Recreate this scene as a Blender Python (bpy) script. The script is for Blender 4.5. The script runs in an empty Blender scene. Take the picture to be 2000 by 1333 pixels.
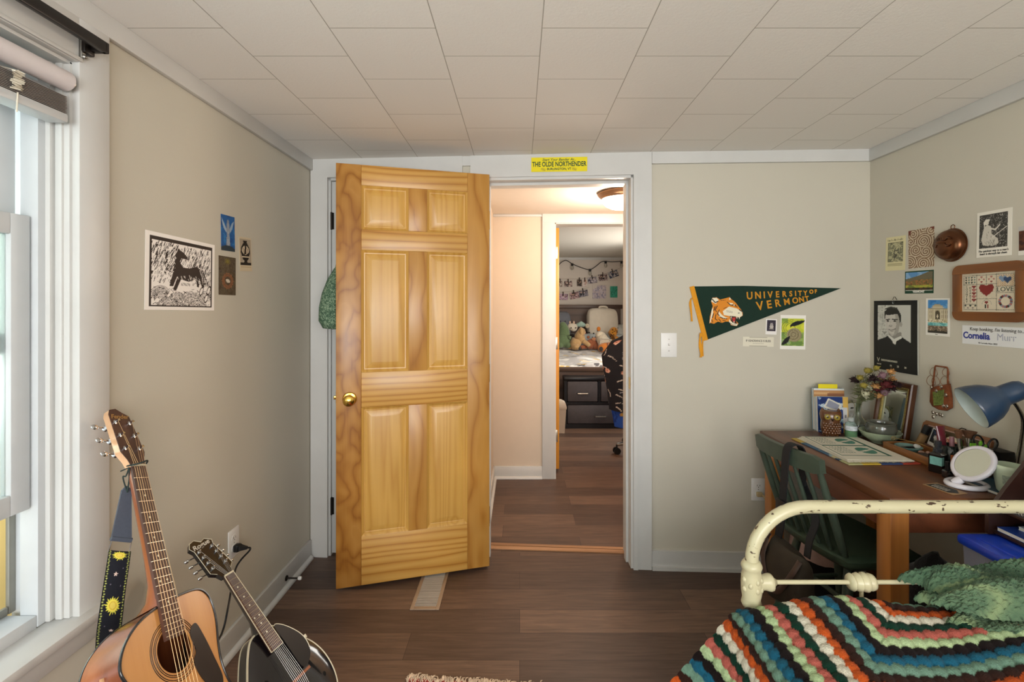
import bpy, bmesh, math, random
import numpy as np
from mathutils import Vector, Matrix
sc = bpy.context.scene
COL = sc.collection
R = math.radians
PI = math.pi
rnd = random.Random(7)

# ------------------------------------------------------------------ camera
EYE = 1.365
F, CX, CY = 925.0, 1015.0, 598.0          # focal length and the point where lines along +Y meet, 2000x1333 frame
cam_d = bpy.data.cameras.new('camera')
cam = bpy.data.objects.new('camera', cam_d)
COL.objects.link(cam)
cam.location = (0, 0, EYE)
cam.rotation_euler = (R(90), 0, 0)
cam_d.sensor_fit = 'HORIZONTAL'
cam_d.sensor_width = 36
cam_d.lens = 36 * F / 2000
cam_d.shift_x = (1000 - CX) / 2000
cam_d.shift_y = (CY - 666.5) / 2000
cam_d.clip_start = 0.02
sc.camera = cam

# ------------------------------------------------------------------ view and light
sc.view_settings.view_transform = 'Standard'
sc.view_settings.look = 'None'
sc.view_settings.gamma = 1
sc.view_settings.use_curve_mapping = False
sc.view_settings.exposure = 0.34
sc.cycles.max_bounces = 10
sc.cycles.diffuse_bounces = 6
sc.cycles.use_denoising = True
sc.cycles.sample_clamp_indirect = 4.0

def lin(c):
    if isinstance(c, str):
        c = c.lstrip('#')
        c = [int(c[i:i + 2], 16) / 255 for i in (0, 2, 4)]
    return [x / 12.92 if x <= .04045 else ((x + .055) / 1.055) ** 2.4 for x in c[:3]]

world = bpy.data.worlds.new('sky')
sc.world = world
world.use_nodes = True
wb = world.node_tree.nodes['Background']
wb.inputs[0].default_value = (*lin('#e9f2f6'), 1)
wb.inputs[1].default_value = 1.5

def area(name, loc, target, sx, sy, power, color):
    d = bpy.data.lights.new(name, 'AREA')
    d.shape = 'RECTANGLE'; d.size = sx; d.size_y = sy; d.energy = power; d.color = lin(color)
    o = bpy.data.objects.new(name, d); COL.objects.link(o)
    o.location = loc
    o.rotation_euler = (Vector(target) - Vector(loc)).to_track_quat('-Z', 'Y').to_euler()
    return o
# daylight through the window on the left, the two windows behind the camera and the far bedroom's window
area('daylight_left', (-2.7, 1.0, 1.35), (0, .75, 1.25), 1.9, 1.6, 70, '#e9f4e4')
area('daylight_rear', (-.35, -1.75, 1.1), (.2, 1.6, 2.1), 1.2, 1.3, 59, '#eff5f5')
area('daylight_rear_warm', (.9, -1.72, 1.25), (-1.0, 1.3, 1.35), 1.1, 1.2, 42, '#fff0e8')
area('daylight_bedroom', (1.66, 5.35, 1.45), (0, 5.4, .9), 1.3, 1.2, 26, '#fff6e8')

# ------------------------------------------------------------------ points of the place
XL, XR, ZC = -1.14, 1.79, 2.162           # left wall, right wall, ceiling
def wall_y(x):
    return 2.465 - (.07 if x < .68 else .041) * (x - .68)
def at(px, py, y):
    return Vector(((px - CX) / F * y, y, EYE - (py - CY) / F * y))
def on_x(px, py, x):
    y = x * F / (px - CX)
    return Vector((x, y, EYE - (py - CY) / F * y))
def on_z(px, py, z):
    y = (EYE - z) * F / (py - CY)
    return Vector(((px - CX) / F * y, y, z))
def on_back(px, py):
    k = (px - CX) / F
    s = .07 if k < .275 else .041
    y = (2.465 + s * .68) / (1 + s * k)
    return Vector((k * y, y, EYE - (py - CY) / F * y))

# ------------------------------------------------------------------ materials
MATS = {}
def _new(name):
    m = bpy.data.materials.new(name); m.use_nodes = True
    nt = m.node_tree
    return m, nt, nt.nodes['Principled BSDF']
def _n(nt, kind, **kw):
    n = nt.nodes.new(kind)
    for k, v in kw.items():
        if k in ('operation', 'blend_type', 'data_type', 'noise_dimensions', 'feature', 'distance', 'wave_type', 'bands_direction', 'attribute_name', 'layer_name', 'offset', 'offset_frequency', 'squash'):
            setattr(n, k, v)
        else:
            n.inputs[k].default_value = v
    return n
def _ramp(nt, stops):
    r = nt.nodes.new('ShaderNodeValToRGB')
    e = r.color_ramp.elements
    while len(e) < len(stops): e.new(.5)
    for q, (p, c) in zip(e, stops):
        q.position = p; q.color = (*lin(c), 1)
    return r
def _coords(nt, scale, kind='Object'):
    tc = nt.nodes.new('ShaderNodeTexCoord'); mp = nt.nodes.new('ShaderNodeMapping')
    mp.inputs['Scale'].default_value = scale
    nt.links.new(tc.outputs[kind], mp.inputs['Vector'])
    return mp
def mat(name, color, rough=.6, metal=0, var=.06, vscale=18, bump=0, bscale=300, spec=.5, coat=0, trans=0, ior=1.45, sheen=0, alpha=1, stretch=(1, 1, 1)):
    """plain surface with a little unevenness of colour and relief"""
    if name in MATS: return MATS[name]
    m, nt, b = _new(name)
    L = nt.links.new
    c = lin(color)
    if var:
        mp = _coords(nt, stretch)
        no = _n(nt, 'ShaderNodeTexNoise', Scale=vscale, Detail=3.0); L(mp.outputs[0], no.inputs['Vector'])
        r = nt.nodes.new('ShaderNodeValToRGB')
        e = r.color_ramp.elements
        e[0].position, e[1].position = .3, .7
        e[0].color = (*[max(0, x * (1 - var)) for x in c], 1); e[1].color = (*[min(1, x * (1 + var)) for x in c], 1)
        L(no.outputs[0], r.inputs[0]); L(r.outputs[0], b.inputs['Base Color'])
    else:
        b.inputs['Base Color'].default_value = (*c, 1)
    b.inputs['Roughness'].default_value = rough
    b.inputs['Metallic'].default_value = metal
    b.inputs['Specular IOR Level'].default_value = spec
    b.inputs['Coat Weight'].default_value = coat
    b.inputs['Coat Roughness'].default_value = .08
    b.inputs['Transmission Weight'].default_value = trans
    b.inputs['IOR'].default_value = ior
    b.inputs['Sheen Weight'].default_value = sheen
    b.inputs['Alpha'].default_value = alpha
    if bump:
        mp = _coords(nt, stretch)
        no = _n(nt, 'ShaderNodeTexNoise', Scale=bscale, Detail=4.0); L(mp.outputs[0], no.inputs['Vector'])
        bp = _n(nt, 'ShaderNodeBump', Strength=bump, Distance=.002)
        L(no.outputs[0], bp.inputs['Height']); L(bp.outputs[0], b.inputs['Normal'])
    MATS[name] = m
    return m
def glow(name, color, strength):
    m, nt, b = _new(name)
    b.inputs['Base Color'].default_value = (*lin(color), 1)
    b.inputs['Emission Color'].default_value = (*lin(color), 1)
    b.inputs['Emission Strength'].default_value = strength
    return m
def wood(name, stops, axis=2, ring=26, stretch=.09, scale=5, rough=.42, fine=.35, coat=.15, bump=.12, off=(0, 0, 0), lines=0):
    """contours of stretched noise read as flat-sawn grain running along one axis"""
    if name in MATS: return MATS[name]
    m, nt, b = _new(name)
    L = nt.links.new
    s = [1, 1, 1]; s[axis] = stretch
    mp = _coords(nt, s); mp.inputs['Location'].default_value = off
    no = _n(nt, 'ShaderNodeTexNoise', Scale=scale, Detail=1.5, Roughness=.4, Distortion=.35); L(mp.outputs[0], no.inputs['Vector'])
    mu = _n(nt, 'ShaderNodeMath', operation='MULTIPLY'); mu.inputs[1].default_value = ring; L(no.outputs[0], mu.inputs[0])
    if lines:
        tc0 = nt.nodes.new('ShaderNodeTexCoord'); sp0 = nt.nodes.new('ShaderNodeSeparateXYZ'); L(tc0.outputs['Object'], sp0.inputs[0])
        ma = _n(nt, 'ShaderNodeMath', operation='MULTIPLY_ADD'); ma.inputs[1].default_value = lines
        L(sp0.outputs[1 if axis == 0 else 0], ma.inputs[0]); L(mu.outputs[0], ma.inputs[2]); mu = ma
    fr = _n(nt, 'ShaderNodeMath', operation='PINGPONG'); fr.inputs[1].default_value = 1; L(mu.outputs[0], fr.inputs[0])
    s2 = [160, 160, 160]; s2[axis] = 4
    mp2 = _coords(nt, s2)
    n2 = _n(nt, 'ShaderNodeTexNoise', Scale=1.0, Detail=3.0); L(mp2.outputs[0], n2.inputs['Vector'])
    mx = nt.nodes.new('ShaderNodeMix'); mx.inputs['Factor'].default_value = fine
    L(fr.outputs[0], mx.inputs['A']); L(n2.outputs[0], mx.inputs['B'])
    r = _ramp(nt, stops); L(mx.outputs['Result'], r.inputs[0])
    mp3 = _coords(nt, (1, 1, 1)); n3 = _n(nt, 'ShaderNodeTexNoise', Scale=3.0, Detail=2.0); L(mp3.outputs[0], n3.inputs['Vector'])
    hs = nt.nodes.new('ShaderNodeHueSaturation'); hs.inputs['Saturation'].default_value = 1
    mr = nt.nodes.new('ShaderNodeMapRange'); mr.inputs['To Min'].default_value = .82; mr.inputs['To Max'].default_value = 1.18
    L(n3.outputs[0], mr.inputs[0]); L(mr.outputs[0], hs.inputs['Value']); L(r.outputs[0], hs.inputs['Color'])
    L(hs.outputs[0], b.inputs['Base Color'])
    b.inputs['Roughness'].default_value = rough
    b.inputs['Coat Weight'].default_value = coat; b.inputs['Coat Roughness'].default_value = .25
    if bump:
        bp = _n(nt, 'ShaderNodeBump', Strength=bump, Distance=.001); L(n2.outputs[0], bp.inputs['Height']); L(bp.outputs[0], b.inputs['Normal'])
    MATS[name] = m
    return m
def attr_mat(name, rough=.6, bump=0, bscale=500, sheen=0, spec=.3):
    """colour printed, woven or knitted into the thing itself, kept per vertex"""
    if name in MATS: return MATS[name]
    m, nt, b = _new(name)
    a = nt.nodes.new('ShaderNodeVertexColor'); a.layer_name = 'ink'
    nt.links.new(a.outputs[0], b.inputs['Base Color'])
    b.inputs['Roughness'].default_value = rough
    b.inputs['Sheen Weight'].default_value = sheen
    b.inputs['Specular IOR Level'].default_value = spec
    if bump:
        mp = _coords(nt, (1, 1, 1))
        no = _n(nt, 'ShaderNodeTexNoise', Scale=bscale, Detail=4.0); nt.links.new(mp.outputs[0], no.inputs['Vector'])
        bp = _n(nt, 'ShaderNodeBump', Strength=bump, Distance=.002)
        nt.links.new(no.outputs[0], bp.inputs['Height']); nt.links.new(bp.outputs[0], b.inputs['Normal'])
    MATS[name] = m
    return m

def ceiling_mat():
    m, nt, b = _new('ceiling_tiles'); L = nt.links.new
    tc = nt.nodes.new('ShaderNodeTexCoord'); sp = nt.nodes.new('ShaderNodeSeparateXYZ'); L(tc.outputs['Object'], sp.inputs[0])
    cb = nt.nodes.new('ShaderNodeCombineXYZ')
    ax = _n(nt, 'ShaderNodeMath', operation='ADD'); ax.inputs[1].default_value = 10 * .3048 - .064
    ay = _n(nt, 'ShaderNodeMath', operation='ADD'); ay.inputs[1].default_value = 10 * .3048 - 1.3577 + .1524
    L(sp.outputs[0], ax.inputs[0]); L(sp.outputs[1], ay.inputs[0]); L(ay.outputs[0], cb.inputs[0]); L(ax.outputs[0], cb.inputs[1])
    br = nt.nodes.new('ShaderNodeTexBrick'); br.offset = .5; br.offset_frequency = 2
    br.inputs['Scale'].default_value = 1; br.inputs['Brick Width'].default_value = .3048; br.inputs['Row Height'].default_value = .3048
    br.inputs['Mortar Size'].default_value = .0016; br.inputs['Mortar Smooth'].default_value = .3; br.inputs['Bias'].default_value = 0
    br.inputs['Color1'].default_value = (*lin('#e6e4df'), 1); br.inputs['Color2'].default_value = (*lin('#e3e1dc'), 1); br.inputs['Mortar'].default_value = (*lin('#aaa69d'), 1)
    L(cb.outputs[0], br.inputs['Vector']); L(br.outputs[0], b.inputs['Base Color'])
    no = _n(nt, 'ShaderNodeTexNoise', Scale=120.0, Detail=5.0, Roughness=.6); L(tc.outputs['Object'], no.inputs['Vector'])
    b1 = _n(nt, 'ShaderNodeBump', Strength=.35, Distance=.002); L(no.outputs[0], b1.inputs['Height'])
    b2 = _n(nt, 'ShaderNodeBump', Strength=.6, Distance=.002); b2.invert = True
    L(br.outputs[1], b2.inputs['Height']); L(b1.outputs[0], b2.inputs['Normal']); L(b2.outputs[0], b.inputs['Normal'])
    b.inputs['Roughness'].default_value = .85
    return m
def floor_mat():
    m, nt, b = _new('plank_floor'); L = nt.links.new
    mp = _coords(nt, (1, 1, 1))
    br = nt.nodes.new('ShaderNodeTexBrick'); br.offset = .37; br.offset_frequency = 2
    br.inputs['Scale'].default_value = 1; br.inputs['Brick Width'].default_value = 1.22; br.inputs['Row Height'].default_value = .152
    br.inputs['Mortar Size'].default_value = .0012; br.inputs['Bias'].default_value = 0
    br.inputs['Color1'].default_value = (*lin('#4e3b31'), 1); br.inputs['Color2'].default_value = (*lin('#715848'), 1); br.inputs['Mortar'].default_value = (*lin('#3a2a24'), 1)
    L(mp.outputs[0], br.inputs['Vector'])
    m2 = _coords(nt, (2.2, 26, 1)); n1 = _n(nt, 'ShaderNodeTexNoise', Scale=2.0, Detail=6.0, Roughness=.65, Distortion=.6); L(m2.outputs[0], n1.inputs['Vector'])
    m3 = _coords(nt, (6, 240, 1)); n2 = _n(nt, 'ShaderNodeTexNoise', Scale=1.0, Detail=3.0); L(m3.outputs[0], n2.inputs['Vector'])
    r1 = nt.nodes.new('ShaderNodeMapRange'); r1.inputs['From Min'].default_value = .3; r1.inputs['From Max'].default_value = .7; r1.inputs['To Min'].default_value = .66; r1.inputs['To Max'].default_value = 1.3
    L(n1.outputs[0], r1.inputs[0])
    r2 = nt.nodes.new('ShaderNodeMapRange'); r2.inputs['From Min'].default_value = .3; r2.inputs['From Max'].default_value = .7; r2.inputs['To Min'].default_value = .85; r2.inputs['To Max'].default_value = 1.15
    L(n2.outputs[0], r2.inputs[0])
    mu = _n(nt, 'ShaderNodeMath', operation='MULTIPLY'); L(r1.outputs[0], mu.inputs[0]); L(r2.outputs[0], mu.inputs[1])
    hs = nt.nodes.new('ShaderNodeHueSaturation'); L(br.outputs[0], hs.inputs['Color']); L(mu.outputs[0], hs.inputs['Value'])
    L(hs.outputs[0], b.inputs['Base Color'])
    b.inputs['Roughness'].default_value = .46
    bp = _n(nt, 'ShaderNodeBump', Strength=.15, Distance=.001); L(n2.outputs[0], bp.inputs['Height']); L(bp.outputs[0], b.inputs['Normal'])
    return m
def chipped_mat():
    """cream enamel worn through to dark iron in small chips"""
    m, nt, b = _new('chipped_cream_enamel'); L = nt.links.new
    mp = _coords(nt, (12, 30, 30)); no = _n(nt, 'ShaderNodeTexNoise', Scale=2.2, Detail=3.0, Roughness=.55); L(mp.outputs[0], no.inputs['Vector'])
    r = _ramp(nt, [(0, '#beb99b'), (.625, '#b8b393'), (.64, '#4a3a2c'), (1, '#2c211a')]); L(no.outputs[0], r.inputs[0]); L(r.outputs[0], b.inputs['Base Color'])
    b.inputs['Roughness'].default_value = .32
    return m

PAINT = mat('beige_wall_paint', '#c3bfb1', .62, var=.015, vscale=3, bump=.12, bscale=220)
WHITE = mat('white_trim_paint', '#cacbc9', .42, var=.03, vscale=6, bump=.1, bscale=60)
HALLP = mat('cream_hall_paint', '#cdbfad', .7, var=.01)
FLOORM = floor_mat()
CEILM = ceiling_mat()
INK = attr_mat('printed_sheet', .55)
PINE_STOPS = [(0, '#bf8d44'), (.5, '#b58239'), (.74, '#aa742d'), (.9, '#96611f'), (1, '#7f4c16')]
PINE = wood('pine_stile', PINE_STOPS, 1, 7, .3, 8, fine=.34, coat=.3, lines=14)
PINE_B = wood('pine_burl', [(0, '#b98640'), (.45, '#ad7933'), (.72, '#9f6926'), (.9, '#8b561a'), (1, '#774512')], 1, 6, .55, 11, fine=.3, coat=.3)
PINE_X = wood('pine_rail', [(0, '#cc9d52'), (.5, '#c49447'), (.78, '#b98338'), (.92, '#a06a28'), (1, '#855019')], 0, 9, .12, 6, lines=62, fine=.2, coat=.3, off=(3, 1, 2))
PINE_P = wood('pine_panel', [(0, '#d0a253'), (.5, '#c89a4a'), (.8, '#be8c3e'), (.93, '#b07b32'), (1, '#a06a29')], 1, 17, .035, 9, lines=58, fine=.45, coat=.3, off=(1, 7, 2))
BLACK = mat('black_plastic', '#131314', .4, var=0)
CHROME = mat('chrome', '#d8dadd', .14, 1, var=0)
STEEL = mat('brushed_steel', '#a9a7a2', .35, 1, var=.1, vscale=60)
BRASS = mat('polished_brass', '#d0aa52', .16, 1, var=0)
GLASS = mat('clear_glass', '#f4fbf8', .03, var=0, trans=1, ior=1.45)
PLASTW = mat('white_plastic', '#e6e6e4', .35, var=0)

# ------------------------------------------------------------------ mesh builder
class MB:
    def __init__(s, M=None):
        s.bm = bmesh.new(); s.M = M or Matrix()
    def _done(s, n0, mi):
        s.bm.faces.ensure_lookup_table()
        for f in s.bm.faces[n0:]: f.material_index = mi
        return s
    def box(s, c, size, bev=0, rot=None, mi=0, seg=2):
        n0 = len(s.bm.faces)
        T = s.M @ Matrix.Translation(c) @ (rot.to_4x4() if rot is not None else Matrix()) @ Matrix.Diagonal((*size, 1))
        r = bmesh.ops.create_cube(s.bm, size=1, matrix=T)
        if bev:
            ed = {e for v in r['verts'] for e in v.link_edges}
            bmesh.ops.bevel(s.bm, geom=list(ed), offset=min(bev, min(size) * .49), segments=seg, profile=.5, affect='EDGES')
        return s._done(n0, mi)
    def span(s, a, b, bev=0, mi=0):
        a, b = Vector(a), Vector(b)
        return s.box((a + b) / 2, [abs(x) for x in (b - a)], bev, mi=mi)
    def hexa(s, lo, hi, mi=0):
        """eight corners: four of one end, four of the other, same order"""
        n0 = len(s.bm.faces)
        v = [s.bm.verts.new(s.M @ Vector(p)) for p in (*lo, *hi)]
        for q in ((3, 2, 1, 0), (4, 5, 6, 7), (0, 1, 5, 4), (1, 2, 6, 5), (2, 3, 7, 6), (3, 0, 4, 7)):
            s.bm.faces.new([v[i] for i in q])
        return s._done(n0, mi)
    def rings(s, loops, cap=(True, True), closed=False, mi=0):
        n0 = len(s.bm.faces)
        vs = [[s.bm.verts.new(s.M @ Vector(p)) for p in lp] for lp in loops]
        n = len(vs[0])
        pairs = list(zip(vs, vs[1:])) + ([(vs[-1], vs[0])] if closed else [])
        for a, b in pairs:
            for i in range(n):
                s.bm.faces.new((a[i], a[(i + 1) % n], b[(i + 1) % n], b[i]))
        if not closed:
            if cap[0] and n > 2: s.bm.faces.new(vs[0][::-1])
            if cap[1] and n > 2: s.bm.faces.new(vs[-1])
        return s._done(n0, mi)
    def prism(s, pts, z0, z1, mi=0, T=None):
        T = T or Matrix()
        return s.rings([[T @ Vector((x, y, z0)) for x, y in pts], [T @ Vector((x, y, z1)) for x, y in pts]], mi=mi)
    def tube(s, pts, r, seg=8, closed=False, mi=0, flat=None):
        pts = [Vector(p) for p in pts]; n = len(pts)
        rs = r if isinstance(r, (list, tuple)) else [r] * n
        loops = []; up = None
        for i, p in enumerate(pts):
            if closed: t = pts[(i + 1) % n] - pts[i - 1]
            else: t = pts[min(i + 1, n - 1)] - pts[max(i - 1, 0)]
            t.normalize()
            if up is None:
                up = Vector((0, 0, 1)) if abs(t.z) < .9 else Vector((0, 1, 0))
                if flat is not None: up = Vector(flat)
            a = t.cross(up)
            if a.length < 1e-5: a = t.orthogonal()
            a.normalize(); up = a.cross(t).normalized()
            k = flat is not None and .35 or 1
            loops.append([p + a * math.cos(q) * rs[i] + up * math.sin(q) * rs[i] * k for q in [2 * PI * j / seg for j in range(seg)]])
        return s.rings(loops, closed=closed, mi=mi)
    def lathe(s, prof, seg=24, T=None, mi=0, cap=(True, True)):
        T = T or Matrix()
        return s.rings([[T @ Vector((r * math.cos(q), r * math.sin(q), z)) for q in [2 * PI * j / seg for j in range(seg)]] for r, z in prof], cap=cap, mi=mi)
    def ball(s, c, r, seg=16, rot=None, mi=0):
        n0 = len(s.bm.faces)
        r = (r, r, r) if not isinstance(r, (tuple, list)) else r
        T = s.M @ Matrix.Translation(c) @ (rot.to_4x4() if rot is not None else Matrix()) @ Matrix.Diagonal((*r, 1))
        bmesh.ops.create_uvsphere(s.bm, u_segments=seg, v_segments=max(6, seg // 2), radius=1, matrix=T)
        return s._done(n0, mi)
    def face(s, pts, mi=0):
        n0 = len(s.bm.faces)
        s.bm.faces.new([s.bm.verts.new(s.M @ Vector(p)) for p in pts])
        return s._done(n0, mi)
    def jitter(s, amp, scale, seed=0):
        from mathutils import noise
        o = Vector((seed * 3.1, seed * 1.7, 0))
        s.bm.normal_update()
        for v in s.bm.verts:
            v.co += v.normal * noise.noise(v.co * scale + o) * amp
        return s
    def subdiv(s, n=1):
        bmesh.ops.subdivide_edges(s.bm, edges=s.bm.edges[:], cuts=n, use_grid_fill=True)
        return s
    def build(s, name, mats, parent=None, smooth=38, loc=None, sub=0):
        bm = s.bm
        bmesh.ops.recalc_face_normals(bm, faces=bm.faces[:])
        if parent is not None:
            root = parent; B = root.matrix_basis.copy()
            while root.parent: root = root.parent; B = root.matrix_basis @ B
            bm.transform(B.inverted()); org = Vector()
        else:
            co = [v.co for v in bm.verts]
            org = Vector(loc) if loc is not None else Vector(((min(c.x for c in co) + max(c.x for c in co)) / 2, (min(c.y for c in co) + max(c.y for c in co)) / 2, min(c.z for c in co)))
            bm.transform(Matrix.Translation(-org))
        me = bpy.data.meshes.new(name); bm.to_mesh(me); bm.free()
        for m in (mats if isinstance(mats, (list, tuple)) else [mats]): me.materials.append(m)
        me.shade_smooth(); me.set_sharp_from_angle(angle=R(smooth))
        o = bpy.data.objects.new(name, me); COL.objects.link(o)
        o.location = org
        if parent is not None: o.parent = parent
        if sub:
            md = o.modifiers.new('smooth', 'SUBSURF'); md.levels = sub; md.render_levels = sub
        return o

def tag(o, label, cat, group=None, kind=None):
    o['label'] = label; o['category'] = cat
    if group: o['group'] = group
    if kind: o['kind'] = kind
    return o
def struct(o, label, cat):
    return tag(o, label, cat, kind='structure')
def thing(name, label, cat, loc=(0, 0, 0), group=None, rot=None, M=None):
    o = bpy.data.objects.new(name, None); COL.objects.link(o)
    o.empty_display_size = .05
    if M is not None: o.matrix_basis = M
    else:
        o.location = loc
        if rot: o.rotation_euler = rot
    return tag(o, label, cat, group)
def copy_tree(src, label, M=None, group=None):
    r = src.copy(); COL.objects.link(r)
    if M is not None: r.matrix_basis = M
    r['label'] = label
    if group: r['group'] = group
    for ch in list(src.children):
        c = ch.copy(); COL.objects.link(c); c.parent = r
        for g in list(ch.children):
            d = g.copy(); COL.objects.link(d); d.parent = c
    return r

# a frame on a surface: x to the viewer's right, y up, z out into the room
def frame(o, r, u):
    r = Vector(r).normalized(); u = Vector(u); n = r.cross(u).normalized(); u = n.cross(r).normalized()
    M = Matrix((r, u, n)).transposed().to_4x4(); M.translation = o
    return M
def fr_right(p): return frame(p, (0, -1, 0), (0, 0, 1))
def fr_left(p): return frame(p, (0, 1, 0), (0, 0, 1))
def fr_back(p): return frame(p, (1, -.07 if p[0] < .68 else -.041, 0), (0, 0, 1))
def quad_on(which, tl, tr, br, bl):
    """centre frame, width and height of a sheet on a wall from its four corners in the photo"""
    if which == 'right': f, fr = (lambda p: on_x(*p, XR)), fr_right
    elif which == 'left': f, fr = (lambda p: on_x(*p, XL)), fr_left
    else: f, fr = (lambda p: on_back(*p)), fr_back
    P = [f(p) for p in (tl, tr, br, bl)]
    c = sum(P, Vector()) / 4
    M = fr(c)
    L = [M.inverted() @ p for p in P]
    w = (L[1].x + L[2].x - L[0].x - L[3].x) / 2; h = (L[0].y + L[1].y - L[2].y - L[3].y) / 2
    a = math.atan2(L[1].y - L[0].y + L[2].y - L[3].y, 2 * w)
    return M @ Matrix.Rotation(a, 4, 'Z'), w, h

def letters(txt, size, M, name, m, parent, align='CENTER', shear=0, bold=0, sx=1, depth=.0003, sp=1):
    cu = bpy.data.curves.new(name, 'FONT')
    cu.body = txt; cu.size = size; cu.align_x = align; cu.align_y = 'CENTER'; cu.shear = shear; cu.offset = bold; cu.extrude = depth; cu.space_character = sp
    cu.resolution_u = 3
    t = bpy.data.objects.new(name, cu); COL.objects.link(t)
    me = bpy.data.meshes.new_from_object(t.evaluated_get(bpy.context.evaluated_depsgraph_get()))
    bpy.data.objects.remove(t); bpy.data.curves.remove(cu)
    T = M @ Matrix.Diagonal((sx, 1, 1, 1))
    root = parent; B = root.matrix_basis.copy()
    while root.parent: root = root.parent; B = root.matrix_basis @ B
    me.transform(B.inverted() @ T)
    me.name = name; me.materials.clear(); me.materials.append(m)
    o = bpy.data.objects.new(name, me); COL.objects.link(o); o.parent = parent
    return o

# ------------------------------------------------------------------ painted sheets
class Art:
    """a small picture, u to the right 0..1, v down 0..1, kept as colours per grid point"""
    def __init__(s, w, h, bg, asp=None):
        s.w, s.h = w, h
        s.U, s.V = np.meshgrid((np.arange(w) + .5) / w, (np.arange(h) + .5) / h)
        s.asp = asp or h / w                     # height over width of the real sheet
        s.a = np.empty((h, w, 3)); s.a[:] = s.c(bg)
        s.rs = np.random.RandomState(3)
    def c(s, k):
        if isinstance(k, str):
            k = k.lstrip('#'); return np.array([int(k[i:i + 2], 16) / 255 for i in (0, 2, 4)])
        return np.array(k)
    def put(s, mask, col, al=1):
        s.a[mask] = s.a[mask] * (1 - al) + s.c(col) * al
        return s
    def rect(s, u0, v0, u1, v1, col): return s.put((s.U >= u0) & (s.U < u1) & (s.V >= v0) & (s.V < v1), col)
    def ell(s, u, v, ru, rv, col, rot=0, al=1):
        x = s.U - u; y = (s.V - v) * s.asp
        cr, sr = math.cos(rot), math.sin(rot)
        return s.put(((x * cr + y * sr) / ru) ** 2 + ((-x * sr + y * cr) / (rv * s.asp)) ** 2 < 1, col, al)
    def poly(s, pts, col, al=1):
        ins = np.zeros(s.U.shape, bool); n = len(pts)
        for i in range(n):
            x0, y0 = pts[i]; x1, y1 = pts[i - 1]
            if y0 == y1: continue
            k = ((y0 > s.V) != (y1 > s.V)) & (s.U < (x1 - x0) * (s.V - y0) / (y1 - y0) + x0)
            ins ^= k
        return s.put(ins, col, al)
    def line(s, pts, wd, col, al=1, taper=False):
        n = len(pts) - 1
        for i, ((x0, y0), (x1, y1)) in enumerate(zip(pts, pts[1:])):
            dx, dy = x1 - x0, (y1 - y0) * s.asp; L = dx * dx + dy * dy + 1e-12
            lo = slice(max(0, int((min(y0, y1) - wd / s.asp) * s.h) - 1), max(1, int((max(y0, y1) + wd / s.asp) * s.h) + 2))
            X = s.U[lo] - x0; Y = (s.V[lo] - y0) * s.asp
            t = np.clip((X * dx + Y * dy) / L, 0, 1)
            w2 = wd * (1 - .8 * (i + t) / n) if taper else wd
            k = (X - t * dx) ** 2 + (Y - t * dy) ** 2 < (w2 / 2) ** 2
            s.a[lo][k] = s.a[lo][k] * (1 - al) + s.c(col) * al
        return s
    def noise(s, n, seed=0):
        rs = np.random.RandomState(seed); out = np.zeros(s.U.shape); amp = 1
        for o in range(4):
            g = rs.rand(int(n * s.asp) + 3, n + 3)
            y = s.V * s.asp * n; x = s.U * n
            yi = np.clip(y.astype(int), 0, g.shape[0] - 2); xi = np.clip(x.astype(int), 0, g.shape[1] - 2)
            fy = np.clip(y - yi, 0, 1); fx = np.clip(x - xi, 0, 1)
            out += amp * ((g[yi, xi] * (1 - fx) + g[yi, xi + 1] * fx) * (1 - fy) + (g[yi + 1, xi] * (1 - fx) + g[yi + 1, xi + 1] * fx) * fy)
            amp *= .5; n *= 2
        return out / 1.875
    def mottle(s, mask, cols, n=12, seed=0):
        q = s.noise(n, seed); q = (q - q[mask].min()) / (np.ptp(q[mask]) + 1e-9)
        k = np.clip((q * len(cols)).astype(int), 0, len(cols) - 1)
        for i, c in enumerate(cols): s.put(mask & (k == i), c)
        return s
    def box(s, u0, v0, u1, v1): return (s.U >= u0) & (s.U < u1) & (s.V >= v0) & (s.V < v1)

def ink_layer(me, cols):
    a = me.color_attributes.new('ink', 'FLOAT_COLOR', 'POINT')
    c = np.ones((len(me.vertices), 4), np.float32)
    lc = np.where(cols <= .04045, cols / 12.92, ((cols + .055) / 1.055) ** 2.4)
    c[:len(lc), :3] = lc
    a.data.foreach_set('color', c.ravel())
def grid_mesh(name, P, cols, mats, back=None, thick=0):
    """P: rows x cols x 3 points, cols the colour of each; with thick a back sheet closes it"""
    h, w = P.shape[:2]
    idx = np.arange(h * w).reshape(h, w)
    q = np.stack([idx[1:, :-1], idx[1:, 1:], idx[:-1, 1:], idx[:-1, :-1]], -1).reshape(-1, 4)
    V = P.reshape(-1, 3)
    C3 = cols.reshape(-1, 3)
    if thick:
        a = P[1:-1]; b = h * w
        e = np.concatenate([idx[0], idx[1:, -1], idx[-1, -2::-1], idx[-2:0:-1, 0]])
        nrm = np.cross(P[0, -1] - P[0, 0], P[-1, 0] - P[0, 0]); nrm = nrm / np.linalg.norm(nrm)
        bk = V[e] + nrm * thick
        ne = len(e); bi = np.arange(ne) + b
        side = np.stack([e, np.roll(e, -1), np.roll(bi, -1), bi], -1)
        V = np.concatenate([V, bk]); C3 = np.concatenate([C3, C3[e]])
        faces = q.tolist() + side.tolist() + [bi.tolist()]
    else: faces = q.tolist()
    me = bpy.data.meshes.new(name)
    me.from_pydata(V.tolist(), [], faces)
    ink_layer(me, C3)
    for m in (mats if isinstance(mats, (list, tuple)) else [mats]): me.materials.append(m)
    return me
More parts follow.
